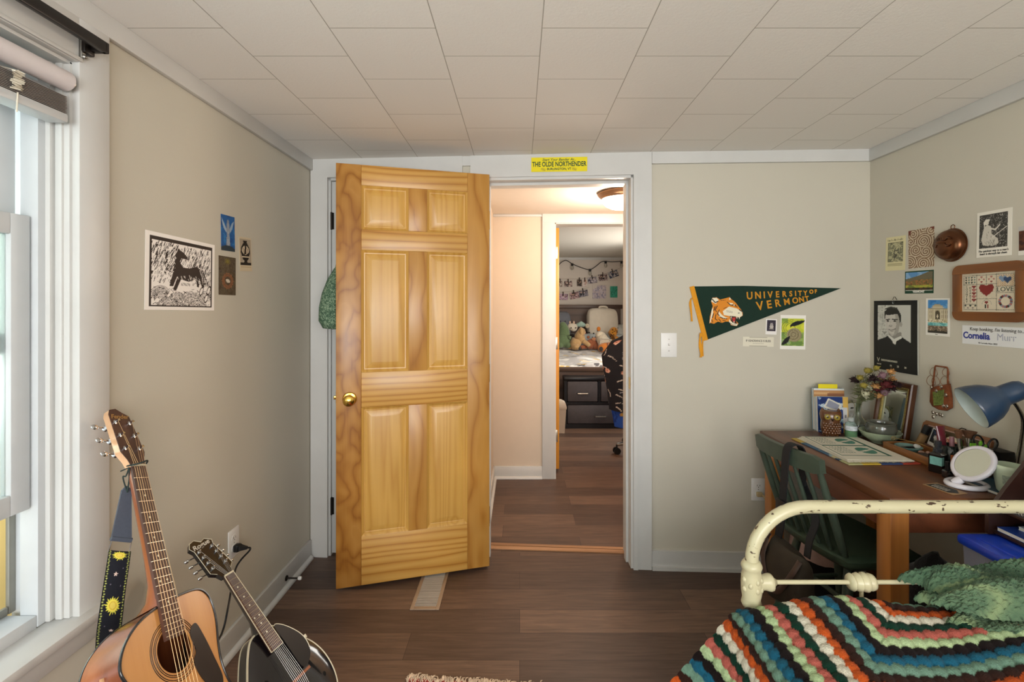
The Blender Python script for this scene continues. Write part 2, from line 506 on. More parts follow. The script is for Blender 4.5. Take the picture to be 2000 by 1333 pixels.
def sheet(name, art, M, w, h, label=None, cat=None, parent=None, group=None, thick=.0008, lift=.0015, bow=0, m=None):
    """a printed sheet of real thickness lying in the frame M"""
    u = (np.arange(art.w) / (art.w - 1) - .5) * w; v = (.5 - np.arange(art.h) / (art.h - 1)) * h
    X, Y = np.meshgrid(u, v)
    Z = lift + bow * ((X / w * 2) ** 2 + (Y / h * 2) ** 2)
    P = np.stack([X, Y, Z], -1)
    me = grid_mesh(name, P, art.a, m or INK, thick=thick)
    if bow:
        me.shade_smooth()
    o = bpy.data.objects.new(name, me); COL.objects.link(o)
    if parent is None:
        o.matrix_basis = M
        if label: tag(o, label, cat, group)
    else:
        root = parent; B = root.matrix_basis.copy()
        while root.parent: root = root.parent; B = root.matrix_basis @ B
        me.transform(B.inverted() @ M); o.parent = parent
    return o

# ================================================================== the room
def bwbox(mb, x0, x1, z0, z1, d0, d1, mi=0):
    """box along the back wall; d counts away from the camera from the wall's face"""
    y0, y1 = wall_y(x0), wall_y(x1)
    return mb.hexa([(x0, y0 + d0, z0), (x1, y1 + d0, z0), (x1, y1 + d1, z0), (x0, y0 + d1, z0)],
                   [(x0, y0 + d0, z1), (x1, y1 + d0, z1), (x1, y1 + d1, z1), (x0, y0 + d1, z1)], mi)
YB = -1.45                                 # wall behind the camera
CL, CR, DL, DR = -1.043, -.36, -.185, .592
DTOP = 2.046
TH = .165
m = MB()
bwbox(m, XL - .1, CL, 0, ZC, 0, TH); bwbox(m, CL, CR, 2.062, ZC, 0, TH); bwbox(m, CR, DL, 0, ZC, 0, TH)
bwbox(m, DL, DR, DTOP, ZC, 0, TH); bwbox(m, DR, .68, 0, ZC, 0, TH); bwbox(m, .68, XR + .1, 0, ZC, 0, TH)
struct(m.build('wall_back', PAINT), 'beige wall with the doorway and the pennant on it', 'wall')
WY0, WY1, WZ0, WZ1 = .16, 1.205, .574, 1.985
m = MB()
m.span((XL - .14, YB - .1, 0), (XL, WY0, ZC)); m.span((XL - .14, WY1, 0), (XL, 2.60, ZC))
m.span((XL - .14, WY0, 0), (XL, WY1, WZ0 - .02)); m.span((XL - .14, WY0, WZ1), (XL, WY1, ZC))
struct(m.build('wall_left', PAINT), 'beige wall with the window and the horse print', 'wall')
m = MB(); m.span((XR, YB - .1, 0), (XR + .12, 2.46, ZC))
struct(m.build('wall_right', PAINT), 'beige wall above the desk, hung with cards and a sampler', 'wall')
m = MB()
for x0, x1, z0, z1 in ((XL - .1, -.95, 0, ZC), (-.95, 1.45, 0, .75), (-.95, 1.45, 2.02, ZC), (1.45, XR + .1, 0, ZC)):
    m.span((x0, YB - .14, z0), (x1, YB, z1))
m.span((.2, YB - .1, .75), (.3, YB - .02, 2.02))
struct(m.build('wall_rear', PAINT), 'beige wall with two windows behind the camera', 'wall')
m = MB(); m.span((XL - .1, YB - .1, -.06), (XR + .1, 2.62, 0))
struct(m.build('floor', FLOORM, loc=(0, 0, 0)), 'dark brown plank floor of the bedroom', 'floor')
m = MB(); m.span((XL - .1, YB - .1, ZC), (XR + .1, 2.62, ZC + .05))
struct(m.build('ceiling', CEILM, loc=(0, 0, 0)), 'white square tiled bedroom ceiling with thin joints', 'ceiling')

# baseboards with a rounded shoe strip
m = MB()
bwbox(m, .684, XR, 0, .096, -.014, 0); bwbox(m, .684, XR, 0, .018, -.027, -.013)
bwbox(m, CR + .07, DL - .09, 0, .096, -.014, 0)
struct(m.build('baseboard_back', WHITE), 'white baseboard along the wall with the outlet', 'baseboard')
m = MB(); m.span((XL, YB, 0), (XL + .014, 2.56, .102), .003)
m.tube([(XL + .014, YB, .006), (XL + .014, 2.55, .006)], .017, 10)
struct(m.build('baseboard_left', WHITE), 'white baseboard running below the horse print', 'baseboard')
m = MB(); m.span((XR - .014, YB, 0), (XR, 2.41, .1), .003)
struct(m.build('baseboard_right', WHITE), 'white baseboard behind the desk', 'baseboard')
# crown boards
m = MB(); m.span((XL, YB, ZC - .062), (XL + .018, 2.57, ZC), .003)
struct(m.build('trim_1', WHITE), 'flat white crown board above the horse print', 'trim')
m = MB(); bwbox(m, .684, XR, ZC - .06, ZC, -.018, 0)
struct(m.build('trim_2', WHITE), 'flat white crown board above the pennant', 'trim')
m = MB(); m.span((XR - .018, YB, ZC - .062), (XR, 2.41, ZC), .003)
struct(m.build('trim_3', WHITE), 'flat white crown board above the desk wall', 'trim')
# closet casing, doorway casing
m = MB()
bwbox(m, XL + .004, CL, 0, ZC, -.02, 0); bwbox(m, CL, -.305, 2.062, ZC, -.02, 0); bwbox(m, CR, -.305, 0, 2.062, -.02, 0)
bwbox(m, CL, CL + .012, 0, 2.062, 0, .06); bwbox(m, CL, CR, 2.05, 2.062, 0, .06); bwbox(m, CR - .012, CR, 0, 2.062, 0, .06)
bwbox(m, -.305, -.262, ZC - .05, ZC, -.014, 0)
struct(m.build('trim_4', WHITE), 'white casing around the closet door in the corner', 'trim')
m = MB()
bwbox(m, DL - .077, DL, 0, DTOP, -.02, 0); bwbox(m, DL - .077, .682, DTOP, ZC, -.02, 0); bwbox(m, DR, .682, 0, DTOP, -.02, 0)
bwbox(m, DR - .003, DR + .02, 0, DTOP, -.026, -.018)
bwbox(m, DL, DL + .014, 0, DTOP, -.01, TH + .01); bwbox(m, DR - .014, DR, 0, DTOP, -.01, TH + .01); bwbox(m, DL, DR, DTOP - .014, DTOP, -.01, TH + .01)
bwbox(m, DR - .026, DR - .014, 0, DTOP, .05, .095); bwbox(m, DL + .014, DL + .026, 0, DTOP, .05, .095); bwbox(m, DL, DR, DTOP - .028, DTOP - .014, .05, .095)
tr = struct(m.build('trim_5', WHITE), 'white casing and jambs of the open doorway', 'trim')
m = MB(); bwbox(m, DR - .016, DR - .0135, .93, .99, .004, .036)
m.build('strike_plate', BRASS, tr)['label'] = 'small brass strike plate'
m = MB(); bwbox(m, DL, DR, .0005, .006, .13, .165); bwbox(m, DL, DR, .0005, .004, .175, .2)
struct(m.build('trim_6', wood('threshold', [(0, '#b98d68'), (.6, '#a1764f'), (1, '#7c573a')], 0, 8, .05, 6)), 'worn wooden threshold strips under the doorway', 'trim')

# closet door behind the pine door
m = MB(); bwbox(m, CL + .014, CR - .014, .012, 2.046, .012, .046)
cd = struct(m.build('door_2', WHITE), 'white closet door mostly hidden behind the pine door', 'door')
IRON = mat('dark_hinge_iron', '#2b2622', .45, .8, var=.1)
for z in (1.83, .27):
    m = MB(); bwbox(m, CL + .002, CL + .026, z - .045, z + .045, .004, .0125); y = wall_y(CL) + .004
    m.tube([(CL + .013, y, z - .048), (CL + .013, y, z + .048)], .006, 8)
    m.build('hinge', IRON, cd)

# ------------------------------------------------------------------ pine six-panel door, swung open
HY = 2.458; HX = -.1570                    # hinge edge of the near face
KX, KY = -.8755, 2.256                     # knob edge of the near face
dv = Vector((HX - KX, HY - KY, 0)); W = dv.length; dv.normalize()
MD = Matrix((dv, (0, 0, 1), (dv.y, -dv.x, 0))).transposed().to_4x4(); MD.translation = (KX, KY, .014)
d = thing('door_1', 'honey pine six-panel door standing open with brass knob', 'door', M=MD)
d['kind'] = 'structure'
H = 2.034; T = .035
def lb(name, x0, x1, y0, y1, mtl, z0=-T, z1=0, bev=.002, par=d):
    m = MB(MD); m.span((x0, y0, z0), (x1, y1, z1), bev); return m.build(name, mtl, par)
SW, XM0, XM1 = .115, .337, .428            # stile width, middle stile
lb('stile', 0, SW, 0, H, PINE_B); lb('stile', W - SW, W, 0, H, PINE)
rails = [(0, .235), (.86, 1.03), (1.622, 1.722), (1.935, H)]
for y0, y1 in rails: lb('rail', SW, W - SW, y0, y1, PINE_X)
rows = [(.235, .86), (1.03, 1.622), (1.722, 1.935)]
for y0, y1 in rows:
    lb('mullion', XM0, XM1, y0, y1, PINE)
    for x0, x1 in ((SW, XM0), (XM1, W - SW)):
        m = MB(MD)
        for z, sg in ((0, 1), (-T, -1)):   # ovolo edge, flat groove, raised field on both faces
            st = [(0, 0), (.006, .004), (.012, .010), (.017, .0105), (.019, .0115), (.046, .003), (.049, .0025)]
            lp = [[(x0 + i, y0 + i, z - sg * k), (x1 - i, y0 + i, z - sg * k), (x1 - i, y1 - i, z - sg * k), (x0 + i, y1 - i, z - sg * k)] for i, k in st]
            m.rings(lp, cap=(False, True))
        m.build('panel', PINE_P, d, smooth=20)
for sg in (1, -1):
    m = MB(MD @ Matrix.Translation((.062, .905, 0 if sg > 0 else -T)) @ Matrix.Rotation(0 if sg > 0 else PI, 4, 'Y'))
    m.lathe([(.033, 0), (.033, .003), (.029, .008), (.014, .011), (.012, .03), (.017, .036), (.026, .044), (.0275, .054), (.024, .062), (.014, .067), (0.0001, .068)], 28)
    m.build('knob', BRASS, d)
m = MB(MD); m.span((-.0012, .885, -.03), (.0006, .94, -.006)); m.span((-.012, .903, -.024), (0, .92, -.011), .002); m.build('latch', BRASS, d)
for z in (.25, 1.0, 1.8):
    m = MB(MD); m.tube([(W + .004, z - .045, -T - .002), (W + .004, z + .045, -T - .002)], .006, 8); m.span((W - .002, z - .045, -T), (W + .002, z + .045, -.004)); m.build('hinge', BRASS, d)

# ------------------------------------------------------------------ window on the left
wn = thing('window_1', 'white sash window with its lower sash raised', 'window', (XL - .1, (WY0 + WY1) / 2, WZ0)); wn['kind'] = 'structure'
VINYL = mat('white_vinyl', '#c6cbce', .35, var=.02)
def wp(name, a, b, mtl=VINYL, bev=.003, par=wn):
    m = MB(); m.span(a, b, bev); return m.build(name, mtl, par)
XO = XL - .13                               # outer face
m = MB()
for y0, y1, s in ((WY1 - .07, WY1, 1), (WY0, WY0 + .07, -1)):   # stepped jamb channels
    m.span((XO, y0 + (.048 if s > 0 else 0), WZ0), (XO + .045, y1 - (0 if s > 0 else .048), WZ1), .002)
    yy = (y0 + .03, y1) if s > 0 else (y0, y1 - .03)
    m.span((XO + .04, yy[0], WZ0), (XO + .085, yy[1], WZ1), .002)
m.span((XO, WY0 + .03, WZ1 - .05), (XO + .04, WY1 - .03, WZ1), .002); m.span((XO + .001, WY0 + .041, WZ0 - .01), (XO + .083, WY1 - .041, WZ0 + .03), .002)
m.build('window_frame', VINYL, wn)
def sash(name, x, z0, z1):
    s_ = 0.045; y0, y1 = WY0 + .045, WY1 - .045
    m = MB()
    m.span((x, y0, z0), (x + .03, y0 + s_, z1), .003); m.span((x, y1 - s_, z0), (x + .03, y1, z1), .003)
    m.span((x, y0 + s_, z1 - .05), (x + .03, y1 - s_, z1), .003); m.span((x, y0 + s_, z0), (x + .03, y1 - s_, z0 + .05), .003)
    o = m.build(name, VINYL, wn)
    m = MB(); m.span((x + .012, y0 + s_ - .004, z0 + .045), (x + .018, y1 - s_ + .004, z1 - .045)); m.build('pane', GLASS, o)
    return o
sash('upper_sash', XO + .006, 1.25, WZ1 - .05)
lo = sash('lower_sash', XO + .042, .868, 1.585)
m = MB(); m.span((XO + .07, WY0 + .3, .862), (XO + .084, WY0 + .42, .885), .003); m.build('lift', VINYL, lo)
m = MB()
for y in (WY0 + .022, WY1 - .038): m.span((XO + .002, y, WZ0 + .03), (XO + .012, y + .016, 1.26), .002)
m.span((XO + .002, WY0 + .04, WZ0 + .03), (XO + .012, WY1 - .04, WZ0 + .05), .002)
m.build('screen_frame', mat('dull_aluminium', '#9b9a92', .5, .6), wn)
# lining, casing, stool and apron
m = MB()
m.span((XL - .048, WY1 - .008, WZ0), (XL + .002, WY1 + .012, WZ1), .002); m.span((XL - .06, WY1 - .022, WZ0), (XL - .034, WY1, WZ1), .003); m.span((XL - .03, WY1 - .014, WZ0), (XL - .012, WY1, WZ1), .003)
m.span((XL - .05, WY0 - .012, WZ0), (XL + .002, WY0 + .008, WZ1), .002); m.span((XL - .05, WY0, WZ1 - .008), (XL + .002, WY1, WZ1 + .012), .002)
m.span((XL - .002, WY1, WZ0 - .004), (XL + .02, WY1 + .09, WZ1 + .115), .003); m.span((XL - .002, WY0 - .09, WZ0 - .004), (XL + .02, WY0, WZ1 + .115), .003)
m.span((XL - .002, WY0, WZ1), (XL + .02, WY1, WZ1 + .115), .003); m.span((XL + .018, WY0 - .02, WZ1 + .002), (XL + .026, WY1 + .004, WZ1 + .012), .002)
struct(m.build('trim_7', WHITE), 'glossy white casing and lining of the sash window', 'trim')
m = MB(); m.span((XL - .05, WY0 - .1, WZ0 - .025), (XL + .05, WY1 + .095, WZ0), .006)
m.span((XL - .001, WY0 - .09, WZ0 - .085), (XL + .02, WY1 + .085, WZ0 - .024), .004)
struct(m.build('trim_8', WHITE), 'cream window stool and apron beside the guitar', 'trim')
# behind the glass: neighbouring wall of cream vertical boards
BOARD = mat('cream_siding', '#d9c184', .7, var=.08, vscale=6, stretch=(1, 1, .1))
sd = thing('siding_wall', 'cream vertical board wall seen through the raised sash opening', 'siding', (XL - .5, 1.3, -.3)); sd['kind'] = 'structure'
m = MB()
for i in range(15):
    m.span((XL - .52, .55 + i * .115, -.3), (XL - .50, .55 + i * .115 + .085, .93), .004)
m.span((XL - .56, .5, -.3), (XL - .52, 2.35, .93))
m.build('board_panel', BOARD, sd)
m = MB(); m.span((XL - .6, .5, .93), (XL - .49, 2.35, .97), .005); m.build('rail', WHITE, sd)

# curtain rod, roller blind, raised venetian blind
ROD = mat('black_rod_metal', '#17120f', .35, .3, var=0)
cr_ = thing('curtain_rod', 'flat black curtain rod above the window', 'curtain rod', (XL + .08, .6, 2.03))
m = MB(); m.span((XL + .055, -.1, 2.022), (XL + .069, 1.237, 2.050), .002); m.build('rail', ROD, cr_)
m = MB(); m.span((XL + .02, 1.222, 2.022), (XL + .069, 1.237, 2.050), .004); m.span((XL + .018, 1.205, 2.012), (XL + .034, 1.235, 2.044), .004); m.build('end_bracket', ROD, cr_)
m = MB(); m.span((XL + .018, 1.205, 1.998), (XL + .026, 1.217, 2.056), .001); m.ball((XL + .028, 1.211, 2.002), .006, 8); m.build('wall_plate', STEEL, cr_)
m = MB(); y0, y1 = WY0 + .015, WY1 - .022
m.tube([(XL + .008, y0, 1.926), (XL + .008, y1, 1.926)], .0245, 20)
rb = tag(m.build('roller_blind', mat('blind_cloth', '#cfc8c8', .8, var=.02)), 'rolled pale roller blind at the head of the window', 'blind')
m = MB(); m.tube([(XL + .008, y1, 1.926), (XL + .008, y1 + .014, 1.926)], .012, 10); m.build('pin', STEEL, rb)
vb = thing('venetian_blind', 'raised venetian blind with a stack of grey slats', 'blind', (XL, .68, 1.82))
SLAT = mat('grey_slat', '#8d8884', .55, var=.03)
m = MB(); m.span((XL - .060, y0, 1.885), (XL - .022, y1 - .012, 1.908), .003); m.build('headrail', VINYL, vb)
m = MB()
for i in range(12):
    m.span((XL - .026, y0 + .01, 1.842 + i * .0036), (XL + .020, y1 - .010, 1.8436 + i * .0036), .0008)
m.build('slats', SLAT, vb)
m = MB(); m.span((XL - .028, y0 + .008, 1.818), (XL + .022, y1 - .008, 1.8405), .005); m.build('bottom_rail', VINYL, vb)
CORD = mat('blind_cord', '#cfc9b8', .9, var=.05)
for yy in (y1 - .13, y0 + .2):
    m = MB()
    pts = [(XL + .024 + .003 * math.sin(k * 2.3), yy + .014 * math.sin(k * 1.9), 1.889 - k * .0015) for k in range(30)]
    m.tube(pts, .0017, 5); m.tube([(XL - .02, yy, 1.9), (XL + .022, yy, 1.889)], .0012, 5); m.tube([(XL + .024, yy, 1.84), (XL + .025, yy - .003, 1.796)], .0017, 5)
    m.build('lift_cord', CORD, vb)

# ------------------------------------------------------------------ hall
HYF, HC = 3.747, 2.09
HX0, HX1 = -.21, 1.35
y1 = wall_y(0) + TH
m = MB(); m.span((-1.4, 2.62, -.06), (2.3, 8.0, 0))
struct(m.build('floor_hall', FLOORM, loc=(.35, .06, 0)), 'brown plank floor of the hall and far bedroom', 'floor')
m = MB(); m.span((HX0 - .1, 2.64, HC), (HX1 + .1, HYF, HC + .05))
struct(m.build('ceiling_hall', mat('hall_ceiling_paint', '#ded6cb', .75, var=.01)), 'smooth cream hall ceiling with a flush lamp', 'ceiling')
m = MB(); m.span((HX0 - .1, 2.66, 0), (HX0, HYF, HC))
struct(m.build('wall_hall_left', HALLP), 'cream hall wall just inside the doorway', 'wall')
m = MB(); m.span((HX1, 2.62, 0), (HX1 + .1, HYF, HC))
struct(m.build('wall_hall_right', HALLP), 'cream hall wall hidden by the right jamb', 'wall')
m = MB(); m.span((HX0 - .1, 2.63, DTOP + .02), (HX1 + .1, 2.66, ZC)); m.span((DR + .02, 2.60, 0), (HX1 + .1, 2.66, ZC))
struct(m.build('wall_hall_front', HALLP), 'hall side of the doorway wall', 'wall')
P0, P1 = .278, 1.06                          # second doorway
m = MB(); m.span((HX0 - .1, HYF, 0), (P0, HYF + .12, HC + .02)); m.span((P1, HYF, 0), (HX1 + .1, HYF + .12, HC + .02)); m.span((P0, HYF, 2.02), (P1, HYF + .12, HC + .02))
struct(m.build('wall_hall_back', HALLP), 'cream hall wall with the second doorway', 'wall')
m = MB()
m.span((P0 - .1, HYF - .02, 0), (P0, HYF, 2.105), .003); m.span((P1, HYF - .02, 0), (P1 + .1, HYF, 2.105), .003); m.span((P0 - .1, HYF - .021, 2.02), (P1 + .1, HYF, 2.105), .003)
m.span((P0 - .001, HYF - .015, 0), (P0 + .008, HYF + .12, 2.02)); m.span((P1 - .008, HYF - .015, 0), (P1, HYF + .12, 2.02)); m.span((P0, HYF - .015, 2.012), (P1, HYF + .12, 2.021))
struct(m.build('trim_9', WHITE), 'white casing of the second doorway across the hall', 'trim')
m = MB()
m.span((HX0, HYF - .014, 0), (P0 - .1, HYF, .1), .003); m.tube([(HX0, HYF - .014, .006), (P0 - .1, HYF - .014, .006)], .016, 8)
m.span((HX0, 2.66, 0), (HX0 + .014, HYF, .1), .003); m.tube([(HX0 + .014, 2.66, .006), (HX0 + .014, HYF, .006)], .016, 8)
m.span((HX0, HYF - .012, HC - .02), (HX1, HYF, HC), .003)
struct(m.build('baseboard_hall', WHITE), 'white baseboard in the hall corner', 'baseboard')
LAMPC = Vector((.655, 3.02, HC))
fl = thing('ceiling_light', 'lit flush dome lamp with bronze ring on the hall ceiling', 'ceiling light', LAMPC)
m = MB(); m.lathe([(.05, 0), (.135, 0), (.155, -.006), (.158, -.014), (.148, -.026), (.138, -.032), (.134, -.044), (.125, -.046)], 40, Matrix.Translation(LAMPC), cap=(True, False))
m.build('ring', mat('bronze', '#8d6d52', .3, .85, var=.1), fl)
m = MB(); m.lathe([(.132, -.04), (.128, -.06), (.11, -.082), (.075, -.1), (.035, -.109), (.0001, -.111)], 40, Matrix.Translation(LAMPC), cap=(False, False))
m.build('diffuser', glow('lit_opal_glass', '#fff0e0', 9.0), fl)
pd = bpy.data.lights.new('hall_lamp', 'POINT'); pd.energy = 24; pd.color = lin('#ffe4cc'); pd.shadow_soft_size = .1
po = bpy.data.objects.new('hall_lamp', pd); COL.objects.link(po); po.location = LAMPC + Vector((0, 0, -.2))

# ------------------------------------------------------------------ far bedroom shell
FY, FCZ, FXR = 7.75, 2.16, 1.70
BP = mat('far_bedroom_paint', '#d3cac0', .7, var=.01)
m = MB(); m.span((-1.3, FY, 0), (FXR + .1, FY + .1, FCZ)); struct(m.build('wall_bedroom_back', BP), 'pale far bedroom wall hung with photos', 'wall')
m = MB(); m.span((FXR, HYF + .12, 0), (FXR + .1, 4.6, FCZ)); m.span((FXR, 6.1, 0), (FXR + .1, FY, FCZ)); m.span((FXR, 4.6, 0), (FXR + .1, 6.1, .8)); m.span((FXR, 4.6, 2.05), (FXR + .1, 6.1, FCZ))
struct(m.build('wall_bedroom_right', BP), 'pale far bedroom wall with its window', 'wall')
m = MB(); m.span((-1.4, HYF + .1, 0), (-1.3, FY, FCZ)); struct(m.build('wall_bedroom_left', BP), 'pale far bedroom wall out of sight', 'wall')
m = MB(); m.span((-1.3, HYF + .12, 0), (HX0 - .1, HYF + .13, FCZ)); m.span((HX1 + .1, HYF + .12, 0), (FXR, HYF + .13, FCZ)); m.span((-1.3, HYF + .12, 2.03), (FXR, HYF + .13, FCZ))
struct(m.build('wall_bedroom_front', BP), 'near wall of the far bedroom', 'wall')
m = MB(); m.span((-1.3, HYF + .1, FCZ), (FXR + .1, FY + .1, FCZ + .05)); struct(m.build('ceiling_bedroom', mat('bedroom_ceiling_paint', '#cfcac0', .8, var=.01)), 'plain far bedroom ceiling', 'ceiling')
m = MB(); m.span((-1.3, FY - .015, FCZ - .04), (FXR, FY, FCZ), .004); struct(m.build('trim_10', WHITE), 'white crown strip in the far bedroom', 'trim')
d2 = thing('door_3', 'pine door of the far bedroom seen edge on', 'door', (.285, HYF + .13, .02)); d2['kind'] = 'structure'
PINE_E = wood('pine_edge', [(0, '#e0a040'), (.6, '#d08c2c'), (1, '#b06f1c')], 2, 8, .08, 6)
m = MB(); m.span((.289, HYF + .13, .03), (.323, HYF + .88, 2.005), .002); m.build('leaf', PINE_E, d2)
for z in (1.80, 1.06, .3):
    m = MB(); m.span((.2855, HYF + .127, z - .05), (.312, HYF + .1305, z + .05), .001); m.build('hinge', mat('nickel', '#cfc6b4', .3, .9, var=0), d2)

# ================================================================== left wall: prints, outlet, guitar, mandolin
def horse_art():
    a = Art(150, 168, '#f2efea', 1.12)
    ink, pap = '#2c2320', '#efebe6'
    a.rect(.055, .055, .955, .955, ink)
    a.rect(.08, .10, .935, .935, pap)
    inn = a.box(.08, .10, .935, .935)
    rs = random.Random(5)
    for i in range(620):                    # slanting rain of cuts in the sky
        u, v = rs.uniform(.08, .93), rs.uniform(.1, .62); L = rs.uniform(.02, .06)
        a.line([(u, v), (u - L * .35, v + L)], rs.uniform(.004, .009), ink)
    a.ell(.5, .60, .13, .10, pap); 
    for k, (cu, cv, n) in enumerate([(.2, .86, 11), (.42, .9, 9), (.62, .92, 12), (.84, .88, 10), (.3, 1.02, 12), (.72, 1.05, 12), (.5, 1.1, 12)]):
        a.ell(cu, cv, .155, .19, pap)
        for j in range(n):
            r = .02 + .0135 * j
            a.line([(cu + r * math.cos(t), cv + r * math.sin(t) * 1.15) for t in np.linspace(-PI + rs.uniform(-.1, .5), -rs.uniform(-.2, .5), 14)], rs.uniform(.005, .011), ink)
    for i in range(150):
        u, v = rs.uniform(.09, .93), rs.uniform(.7, .93); L = rs.uniform(.02, .05); t = rs.uniform(-.6, 1.2)
        a.line([(u, v), (u + L * math.cos(t), v + L * math.sin(t))], .006, rs.choice([ink, ink, pap]))
    for u, v in ((.78, .72), (.86, .82), (.9, .7)): a.ell(u, v, .03, .07, ink, .3); a.ell(u, v, .02, .05, pap, .3)
    # the horse: mane, head, body, legs, tail
    a.poly([(.33, .22), (.29, .3), (.28, .42), (.33, .5), (.40, .46), (.44, .3), (.42, .2)], pap)
    a.poly([(.38, .26), (.41, .20), (.43, .15), (.455, .185), (.50, .20), (.565, .265), (.55, .295), (.52, .29), (.47, .285), (.45, .34), (.50, .41), (.60, .41), (.70, .37), (.77, .42), (.78, .52), (.70, .55), (.58, .60), (.45, .57), (.36, .50), (.37, .38)], ink)
    for pts in ([(.36, .48), (.43, .50), (.36, .68), (.31, .68)], [(.43, .52), (.48, .55), (.40, .74), (.36, .72)], [(.68, .5), (.73, .52), (.74, .66), (.71, .66)], [(.72, .46), (.78, .48), (.83, .66), (.79, .67)]): a.poly(pts, ink)
    for i in range(60):
        u, v = rs.uniform(.27, .40), rs.uniform(.18, .46); a.line([(u, v), (u - .03, v + .05), (u - .01, v + .08)], .008, rs.choice([ink, ink, pap]))
    for i in range(22):
        u = rs.uniform(.77, .83); a.line([(u - .02, .42), (u + .02, .52), (u + rs.uniform(.0, .09), .62)], .007, rs.choice([ink, pap]))
    for i in range(22):
        u, v = rs.uniform(.42, .7), rs.uniform(.5, .57); a.line([(u, v), (u + .01, v + .025)], .005, pap)
    for i in range(9): a.line([(.48 + .015 * i, .62), (.475 + .015 * i, .66)], .006, ink)
    a.put(~a.box(.08, .10, .935, .935) & a.box(.055, .055, .955, .955), ink); a.put(~a.box(.055, .055, .955, .955), '#f2efea')
    return a
M, w, h = quad_on('left', (283.2, 448.7), (419, 479.2), (417, 607), (281.3, 605.4))
sheet('art_print', horse_art(), M, w, h, 'black and white block print of a horse on beige wall', 'art print')

def statue_card():
    a = Art(40, 76, '#1f5f9c'); a.mottle(a.box(0, 0, 1, 1), ['#174b86', '#1d5c9b', '#2a74b2'], 4, 1)
    a.poly([(.05, .1), (.2, .22), (.42, .42), (.4, .5), (.2, .38), (.1, .25)], '#9db2c4'); a.poly([(.95, .12), (.75, .22), (.58, .4), (.62, .5), (.8, .36)], '#8ea6bd')
    a.poly([(.42, .2), (.58, .2), (.62, .42), (.6, .6), (.66, .86), (.34, .86), (.42, .6), (.38, .4)], '#8c96a2'); a.ell(.5, .17, .07, .05, '#7f8a96')
    for k in range(9): a.line([(.42 + .02 * k, .45), (.36 + .035 * k, .86)], .02, ['#5b6a7c', '#b6c0ca'][k % 2])
    a.poly([(0, .9), (.3, .84), (.7, .85), (1, .93), (1, 1), (0, 1)], '#2b3a44'); return a
def medallion_card():
    a = Art(46, 80, '#4c4032'); a.mottle(a.box(0, 0, 1, 1), ['#3f3529', '#544736', '#5d5240', '#463d38'], 14, 4)
    for k in range(10): t = k * .63; a.line([(.5, .13), (.5 + .17 * math.cos(t), .13 + .08 * math.sin(t))], .03, '#7f7434')
    for q in (-.03, .03): a.line([(.5 + q, .2), (.52 + q, .46)], .018, '#6f6550')
    for r in (.30, .25, .2): 
        a.line([(.52 + r * math.cos(t), .63 + r * .62 * math.sin(t)) for t in np.linspace(0, 2 * PI, 30)], .022, '#a0603a')
    for k in range(14): t = k * .45; a.line([(.52 + .3 * math.cos(t), .63 + .18 * math.sin(t)), (.52 + .36 * math.cos(t), .63 + .22 * math.sin(t))], .02, '#9a6a44')
    a.ell(.53, .63, .13, .045, '#cfc6b4', .35); return a
def vase_card():
    a = Art(34, 66, '#cdbfa2')
    a.rect(.06, .06, .94, .82, '#a79b88'); a.rect(.06, .74, .94, .82, '#1d1815')
    prof = [(.3, .1), (.66, .1), (.62, .16), (.82, .3), (.86, .45), (.72, .64), (.6, .70), (.66, .76), (.34, .76), (.4, .70), (.26, .64), (.12, .45), (.16, .3), (.36, .16)]
    a.poly(prof, '#1c1613'); a.ell(.5, .38, .28, .13, '#d8c9ae'); a.poly([(.44, .27), (.58, .27), (.56, .5), (.4, .5)], '#2a211c'); a.ell(.5, .25, .06, .035, '#2a211c')
    a.line([(.3, .3), (.4, .5)], .04, '#2a211c'); a.line([(.7, .3), (.62, .5)], .04, '#2a211c'); a.rect(.2, .56, .8, .585, '#d8c9ae'); a.rect(.1, .86, .9, .885, '#a8946e'); return a
M, w, h = quad_on('left', (431, 417.3), (458, 425.6), (457.7, 492), (431.4, 489)); sheet('postcard', statue_card(), M, w, h, 'blue card of a winged statue above the brown card', 'postcard')
M, w, h = quad_on('left', (426.8, 499), (459.8, 504.4), (459.3, 577.4), (426.3, 575.7)); sheet('postcard', medallion_card(), M, w, h, 'dark brown tapestry-like card beside the horse print', 'postcard')
M, w, h = quad_on('left', (467.2, 463.5), (490.6, 465), (490.3, 531.2), (467, 528.7)); sheet('postcard', vase_card(), M, w, h, 'small tan card showing a black figured vase', 'postcard')

SLOT = mat('dark_slot', '#2a2826', .6, var=0)
def outlet(M, label):
    t = thing('wall_outlet', label, 'outlet', M=M)
    m = MB(M); m.span((-.035, -.057, 0), (.035, .057, .005), .003); m.build('cover_plate', PLASTW, t)
    for s in (1, -1):
        m = MB(M @ Matrix.Translation((0, s * .0195, .005))); m.prism([(.0165 * math.cos(q), max(-.0135, min(.0135, .0165 * math.sin(q)))) for q in np.linspace(0, 2 * PI, 25)[:-1]], 0, .0015); f = m.build('socket', PLASTW, t)
        m = MB(M @ Matrix.Translation((0, s * .0195, .0066)))
        m.span((-.0075, -.002, 0), (-.0055, .006, .0004)); m.span((.0055, -.002, 0), (.0075, .006, .0004)); m.ball((0, -.007, 0), (.0022, .0022, .0005), 8)
        m.build('slots', SLOT, f)
    m = MB(M); m.ball((0, 0, .005), (.003, .003, .0015), 8); m.build('screw', STEEL, t)
    return t
M, w, h = quad_on('left', (444, 1041), (466, 1025.8), (466, 1080), (443, 1097)); ML = M
outlet(fr_left(M.translation), 'white wall outlet with a black plug, low on the print wall')
c = M.translation
cd_ = thing('power_cord', 'black power cord plugged in behind the mandolin', 'cord', (c.x + .03, c.y, 0))
